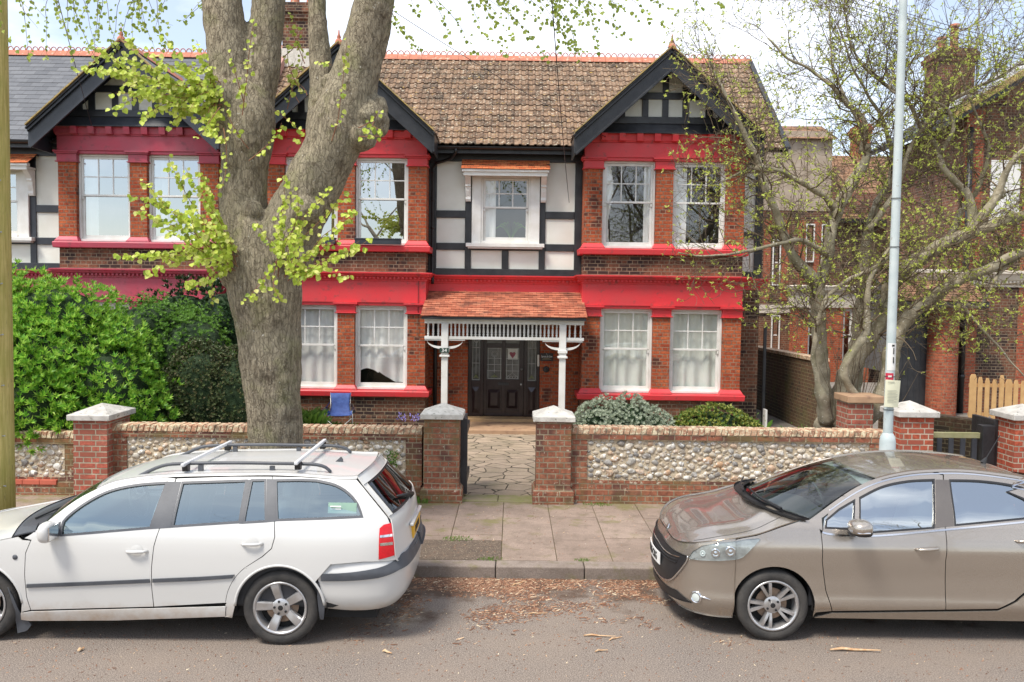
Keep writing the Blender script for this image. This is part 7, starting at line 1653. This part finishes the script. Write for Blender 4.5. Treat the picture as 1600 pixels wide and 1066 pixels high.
B.side('inner_body', [(.55, .28), (.55, .7), (1.0, .84), (3.3, .9), (3.8, .9), (3.8, .4)]+[(XR2+RA2, .32)]+arc(XR2, ZW2, RA2+.012, 2, 178, 14)+[(XF2+RA2+.02, .28)]+arc(XF2, ZW2, RA2+.012, 2, 160, 14), m_under, off=-.035, gap=0, solid=0, d=.1)
for xw in (XF2, XR2):
    for sg in (-1, 1): q = MB(); q.lathe([(RA2+.006, sg*.80), (RA2+.006, sg*.54), (.0, sg*.54)], (xw, 0, ZW2), 28, 'y', a0=-.15, a1=PI+.15); q.build('wheel_arch_liner', m_under, root2, smooth=True)
q = MB(); q.box(.35, 3.8, -.68, .68, .17, .28); q.build('floor_pan', m_under, root2)
q = MB(); q.box(1.1, 3.6, -.74, .74, .281, .30); q.build('cabin_floor', m_interior, root2)
for sg in (-1, 1): q = MB(); q.box(1.2, 3.5, sg*.72, sg*.77, .30, .90); q.build('door_card', m_interior, root2)
blob('dashboard', m_interior, root2, (1.30, 0, .87), (.30, .70, .12), pw=.5); seats(B, (1.95,), .50, m_seat, 2.75); steering(B, 1.66, .36, .95)
xt, zt = B.S(*d_(300, 207)); ap = [p for p in gut if p[0] <= xt+.03]
rc2 = [(x, z, 0, .05) for x, z in gut if x >= xt-.02]; rl = len(rc2)
rc2 = [(x, z, -.13*max(0, 1-i/5)+.06*max(0, 1-(rl-1-i)/5), .016*min(1, .55+i/8)) for i, (x, z, _, _) in enumerate(rc2)]
B.loft('roof', rc2, m_ctaupe, q=2.6)
ap = [cow]+[p for p in ap if p[0] > cow[0]+.02]
la = len(ap); scr = [(x+.02, z-.006, -.30+.17*(i/(la-1)), .03+.012*i/(la-1)) for i, (x, z) in enumerate(ap)]
B.loft('windscreen', scr, m_screen, q=2.4, p=2.2, solid=0, vmax=.95, nv=30)
B.side('a_pillar', ap+[(x+.06, z-.012) for x, z in ap[::-1]], m_ctaupe, gap=0, solid=.012)
# front fascia
zt2 = lut([(0, .715), (.05, .72), (.10, .745), (.2, .80), (.42, .87), (.52, .885), (.6, .895)])
def fas(a, b):
    if abs(a) > 1:
        xe = XE+(abs(a)-1)*1.1; zt_ = zt2(min(xe, .6))+(max(0, xe-.55))*.3; z = .185+b*(zt_-.185); return (xe, math.copysign(B.W(xe, z), a), z)
    th = a*PI/2; sn, cs = abs(math.sin(th)), abs(math.cos(th)); 
    xo = lut([(0, .13), (.08, .05), (.16, .015), (.3, .012), (.5, .0), (.75, .015), (.9, .05), (1, .10)])(b)*(1-.6*sn)
    xe = XE; x = xo+(xe-xo)*(1-cs**.92); zt_ = zt2(x); zb = .165+.02*sn
    z = zb+b*(zt_-zb); w = W2z(z)*.968; y = w*sn**.80
    return (x, math.copysign(y, th), z)
NA = 64; NBh = 26; V_ = [fas(-1+2*i/NA, j/NBh) for j in range(NBh+1) for i in range(NA+1)]
B.put('front_bumper', V_, [(j*(NA+1)+i, j*(NA+1)+i+1, (j+1)*(NA+1)+i+1, (j+1)*(NA+1)+i) for j in range(NBh) for i in range(NA)], m_ctaupe, solid=.01, off=-1)
# bonnet: from the nose to the cowl, outer strips are the wing tops
top_tab = [fas(i/60, 1.0) for i in range(61)]
wtl = lut([(XE-.002, top_tab[-1][2]), (.72, .925), (.92, .99), (cow[0], cow[1])])
def edge(x):
    if x >= XE: z = wtl(x); return B.W(x, z), z
    for p, q in zip(top_tab, top_tab[1:]):
        if p[0] <= x <= q[0]: t = (x-p[0])/max(1e-9, q[0]-p[0]); return p[1]*(1-t)+q[1]*t, p[2]*(1-t)+q[2]*t
    return top_tab[0][1], top_tab[0][2]
xn = top_tab[0][0]
def hoodf(t, v):
    x = xn+(cow[0]-xn)*t; w, ze = edge(x); a = abs(v); bx = -.28*max(0, (t-.5)/.5)**1.6
    cr = lut([(0, .0), (.08, .03), (.3, .05), (.6, .045), (1, .03)])(t)
    return (x+bx*(1-a**2.2), v*w, ze+cr*(1-a**3.0)+.012*math.exp(-((a-.62)/.07)**2)*min(1, t*3))
NT_, NV_ = 34, 44; V_ = [hoodf((j/NT_)**1.7, math.sin((-1+2*i/NV_)*PI/2)) for j in range(NT_+1) for i in range(NV_+1)]
B.put('bonnet', V_, [(j*(NV_+1)+i, (j+1)*(NV_+1)+i, (j+1)*(NV_+1)+i+1, j*(NV_+1)+i+1)[::-1] for j in range(NT_) for i in range(NV_)], m_ctaupe, solid=.01, off=-1)
q = MB()
for sg in (-1, 1): q.tube([Vector(hoodf(.12+.88*i/30, sg*(.93-.10*(i/30))))+Vector((0, 0, -.0005)) for i in range(31)], .0032, 5)
q.build('bonnet_gap', m_under, root2)
q = MB(); 
cw = [(cow[0]+.02-.30*(1-abs(v)**2.2), v*.80, cow[1]+.03*(1-v*v)) for v in [-1+i/12 for i in range(25)]]
V_ = [(x-.07, y*.98, z-.005+.02*(1-(y/.8)**2)) for x, y, z in cw]+[(x+.03, y, z+.004) for x, y, z in cw]; B.put('scuttle', V_, [(i, i+1, i+26, i+25) for i in range(24)], m_blacksat, solid=.02, off=-1)
for y0, y1 in ((-.62, -.02), (-.02, .5)):
    q = MB(); f_ = lambda y, h: (cow[0]-.30*(1-abs(y/.8)**2.2)+h*.9, y, cow[1]+.05+.03*(1-(y/.8)**2)+h); q.tube([f_(y0, -.005), f_((y0+y1)/2, .015), f_(y1, .035)], [.014, .010, .007], 6); q.build('wiper', m_blacksat, root2)
def cin(pts, g=(-.8, .6)): return [B.inv(fas, *c_(*p), g=g) for p in pts]
for xw in (XF2, XR2):
    for sg in (-1, 1): wheel(B, xw, ZW2, ZW2, .220, .195, .842, 'split', sg)
hp = cin([(237, 578), (255, 552), (300, 525), (380, 505), (460, 494), (560, 492), (572, 496), (530, 540), (490, 578), (465, 588), (380, 596), (290, 594), (242, 588)], (-.8, .8))
hp = [(a, min(b, .975)) for a, b in hp]
m_bowl = surf('headlamp_reflector', (.50, .52, .50), (.30, .31, .30), 12, .25, .004, 40, Metallic=.4)
m_dlens = surf('pale_lamp_lens', (.62, .66, .63), (.5, .55, .53), 14, .12, .003, 40)
B.onsurf('headlight', fas, hp, m_bowl, off=.004, solid=.008)
ins = inset([(a, b) for a, b in hp], .02)
hb = B.onsurf('headlight_lens', fas, hp, m_lens, off=.014, solid=.004)
for (px, py, r, mt) in ((360, 560, .040, m_chrome), (430, 553, .045, m_chrome), (300, 563, .028, m_dlens)):
    a, b = B.inv(fas, *c_(px, py), g=(-.8, .8)); p = Vector(fas(a, b))
    for sg in (1, -1):
        q = MB(); q.lathe([(r, .0), (r*.9, .006), (r*.6, .004), (r*.45, -.002), (r*.3, .006), (0, .009)], (0, 0, 0), 20, 'x'); o = q.build('lamp_reflector', mt, root2, smooth=True)
        e = 1e-3; n = (Vector(fas(a+e, b))-p).cross(Vector(fas(a, b+e))-p).normalized(); n = n if n.x < 0 else -n; n = Vector((n.x, n.y*sg, n.z)); o.rotation_euler = n.to_track_quat('X', 'Z').to_euler(); o.location = Vector((p.x, p.y*sg, p.z))+n*.006
gr_ = [(-.534, .822), (-.525, .745), (-.44, .58), (-.342, .435), (-.2, .36), (0, .335)]; gtop = [(0, .93), (-.2, .915), (-.4, .87)]
full = gr_+[(-a, b) for a, b in gr_[::-1]][1:]+[(-a, b) for a, b in gtop[::-1]]+gtop[1:]
B.onsurf('grille', fas, full, m_blacksat, off=.006, solid=.01, mirror=False)
for k in range(3):
    l = .44-.02*k; b0 = .84-.045*k; pth = [fas(-l+2*l*i/20, b0-.03*abs(-1+2*i/20)**2) for i in range(21)]; q = MB(); q.tube([(x-.012, y, z) for x, y, z in pth], .005, 5); q.build('grille_bar', m_chrome if k == 0 else m_blacksat, root2)
edge_ = [fas(a, b) for a, b in spline(full[:11], .02)]
q = MB(); q.tube([(x-.010, y, z) for x, y, z in edge_], .009, 6); q.build('grille_surround', m_chrome, root2, smooth=True)
pl = [(-.325, .585), (0, .545), (.325, .585), (.325, .735), (0, .70), (-.325, .735)]
pp0 = [B.inv(fas, *c_(*p), g=(-.2, .6)) for p in ((155, 600), (155, 648))]
wp = .26
def platef(u, v): x0 = fas(0, .6)[0]; return (x0-.032+.30*(u*wp)**2*1.1, u*wp, .475+v*.112)
NP = 12; V_ = [platef(-1+2*i/NP, j) for j in (0, 1) for i in range(NP+1)]
zc_ = fas(-.32, .65)[2]; x_c = fas(-.32, .65)[0]
V_ = [(x, y, z-.475-.056+zc_) for x, y, z in V_]
fp = B.put('number_plate', V_, [(i, i+1, i+NP+2, i+NP+1)[::-1] for i in range(NP)], m_wplate, solid=.006)
text_obj('GY05 CKG', .10, (V_[NP//2][0]-.004, 0, zc_), (PI/2, 0, -PI/2), m_blacksat, fp, name='plate_text', sx=.80)
tx = [o for o in fp.children][0]
for v in tx.data.vertices: # bend the letters to the plate's curve
    y = -v.co.x*.80; v.co.z -= .33*y*y
B.onsurf('lower_intake', fas, [(-.60, .15), (-.50, .14), (0, .12), (.50, .14), (.60, .15), (.40, .285), (0, .26), (-.40, .285)], m_blacksat, off=.004, solid=.004, mirror=False)
for sg in (1, -1):
    a, b = B.inv(fas, *c_(268, 770), g=(-.6, .3)); p = Vector(fas(a, b)); e = 1e-3; n = (Vector(fas(a+e, b))-p).cross(Vector(fas(a, b+e))-p).normalized(); n = n if n.x < 0 else -n; n = Vector((n.x, n.y*sg, n.z))
    q = MB(); q.lathe([(.052, -.01), (.052, .012), (.042, .014), (.040, .004), (.0, .008)], (0, 0, 0), 24, 'x'); o = q.build('fog_lamp', m_chrome, root2, smooth=True); o.rotation_euler = n.to_track_quat('X', 'Z').to_euler(); o.location = Vector((p.x, p.y*sg, p.z))+n*.004
    q = MB(); q.lathe([(.036, .009), (.02, .012), (0, .013)], (0, 0, 0), 20, 'x'); q.build('fog_lens', m_dlens, o, smooth=True)
    st_ = [B.inv(fas, *c_(*pp), g=(-.7, .25)) for pp in ((290, 768), (312, 775), (338, 784))]; q = MB(); q.tube([(lambda t: (t[0]-.004, (t[1])*(1 if sg == 1 else -1)-.004*sg*0, t[2]))(fas(*ab)) for ab in st_], [.013, .010, .004], 6); q.build('fog_trim', m_chrome, root2, smooth=True)
# badge on the nose of the bonnet
q = MB(); bx_ = hoodf(.02, 0); q.lathe([(.035, .0), (.03, .006), (0, .008)], (0, 0, 0), 16, 'x'); o = q.build('badge', m_chrome, root2, smooth=True); o.location = (bx_[0]-.01, 0, bx_[2]+.0); o.rotation_euler = (0, .5+PI, 0)
# mirrors
for sg in (-1, 1):
    mx_, mz = B.T(*d_(228, 445), -1.0)
    o = blob('door_mirror', m_ctaupe, root2, (mx_, sg*.99, mz+.01), (.092, .115, .062), pw=.78, rot=(0, -.06, 0))
    blob('mirror_base', m_blacksat, root2, (mx_+.01, sg*.975, mz-.028), (.085, .115, .038), pw=.75); q = MB(); q.tube([(mx_-.02, sg*.84, mz-.075), (mx_-.01, sg*.90, mz-.055)], [.03, .028], 8); q.build('mirror_arm', m_blacksat, root2, smooth=True)
    q = MB(); q.tube([(mx_-.085, sg*1.03, mz-.012), (mx_-.05, sg*1.09, mz-.018), (mx_+.04, sg*1.105, mz-.012)], .006, 5); q.build('mirror_chrome', m_chrome, root2)
# aerial, tail
ax_, az_ = B.T(*d_(800, 118), 0); bx2, bz2 = B.T(*d_(890, 2), 0); q = MB(); q.tube([(ax_+.02, 0, az_-.03), (ax_+.05, 0, az_+.02)], [.03, .012], 8); q.tube([(ax_+.045, 0, az_+.01), (bx2, 0, bz2)], [.006, .0035], 6); q.build('aerial', m_blacksat, root2)
rcv = spline([(3.60, 1.225, .08, .05), (3.74, 1.10, .10, .02), (3.84, .95, .10, 0), (3.88, .75, .10, 0), (3.87, .5, .10, 0), (3.84, .30, .08, 0)], .05)
k = next(i for i, c in enumerate(rcv) if c[1] < .96); B.loft('rear_window', rcv[:k+1], m_carglass2, p=2.6, q=2.4, solid=0); B.loft('tailgate', rcv[k:], m_ctaupe, p=2.6, q=2.4); rs2 = rsurf(rcv[k:])
B.W, Wt = B.W, A.W; A_W = A.W; 
for (c2, n2, W2_) in ((A, 'a', None), (B, 'b', None)):
    m_hl = m_seat
    lo, hi = (1.75, 4.0) if n2 == 'a' else (1.75, 3.5); g_ = gutter_a if n2 == 'a' else gut
    V_ = []; pts = [p for p in g_ if lo < p[0] < hi]
    for x, z in pts:
        for i in range(7): v = -1+i/3; V_.append((x, v*c2.W(x, z)*.98, z-.035+.035*(1-v*v)))
    c2.put('headlining', V_, [(j*7+i, j*7+i+1, (j+1)*7+i+1, (j+1)*7+i) for j in range(len(pts)-1) for i in range(6)], m_hl)
root2['label'] = 'taupe metallic hatchback parked at the right with a pale headlight and white front plate'
# ================================================================== light, sky, output
sheet_=None
w_ = bpy.data.worlds.new('World'); bpy.context.scene.world = w_; w_.use_nodes = True; nt = w_.node_tree; nt.nodes.clear()
SE, SR = math.radians(60), math.radians(226)   # elevation and compass rotation of the sun
def wn(t, **k):
    n = nt.nodes.new('ShaderNode'+t)
    for a, b in k.items(): setattr(n, a, b)
    return n
sky = wn('TexSky', sky_type='NISHITA', sun_disc=False, sun_elevation=SE, sun_rotation=SR, air_density=1.0, dust_density=.6, ozone_density=1.0)
tc = wn('TexCoord'); mp = wn('Mapping'); mp.inputs['Scale'].default_value = (1, 1, 2.6); nt.links.new(tc.outputs['Generated'], mp.inputs[0])
n1 = wn('TexNoise'); n1.inputs['Scale'].default_value = 2.3; n1.inputs['Detail'].default_value = 7; n1.inputs['Roughness'].default_value = .55; nt.links.new(mp.outputs[0], n1.inputs[0])
rp = wn('ValToRGB'); rp.color_ramp.elements[0].position = .43; rp.color_ramp.elements[1].position = .72; nt.links.new(n1.outputs[0], rp.inputs[0])
rp.color_ramp.elements[0].color = (.22, .22, .22, 1)
mx = wn('Mix', data_type='RGBA'); nt.links.new(rp.outputs[0], mx.inputs[0]); nt.links.new(sky.outputs[0], mx.inputs[6]); mx.inputs[7].default_value = (9.7, 9.8, 10.2, 1)
bg = wn('Background'); nt.links.new(mx.outputs[2], bg.inputs[0]); bg.inputs[1].default_value = .10
ow = wn('OutputWorld'); nt.links.new(bg.outputs[0], ow.inputs[0])
sun = bpy.data.lights.new('sun', 'SUN'); sun.energy = 2.5; sun.angle = math.radians(16); sun.color = (1, .94, .85)
so = bpy.data.objects.new('sun', sun); C.objects.link(so)
# NISHITA: rotation 0 has the sun at +Y, growing clockwise seen from above
sd = Vector((math.sin(SR)*math.cos(SE), math.cos(SR)*math.cos(SE), math.sin(SE)))
so.rotation_euler = (-sd).to_track_quat('-Z', 'Y').to_euler()
so.location = (0, -5, 20)
sc = bpy.context.scene; sc.view_settings.view_transform = 'Standard'; sc.view_settings.look = 'None'; sc.view_settings.exposure = 1.0; sc.view_settings.gamma = 1
sc.render.engine = 'CYCLES'; sc.cycles.max_bounces = 8; sc.cycles.transparent_max_bounces = 24; sc.cycles.caustics_reflective = False; sc.cycles.caustics_refractive = False
sc.cycles.use_denoising = True
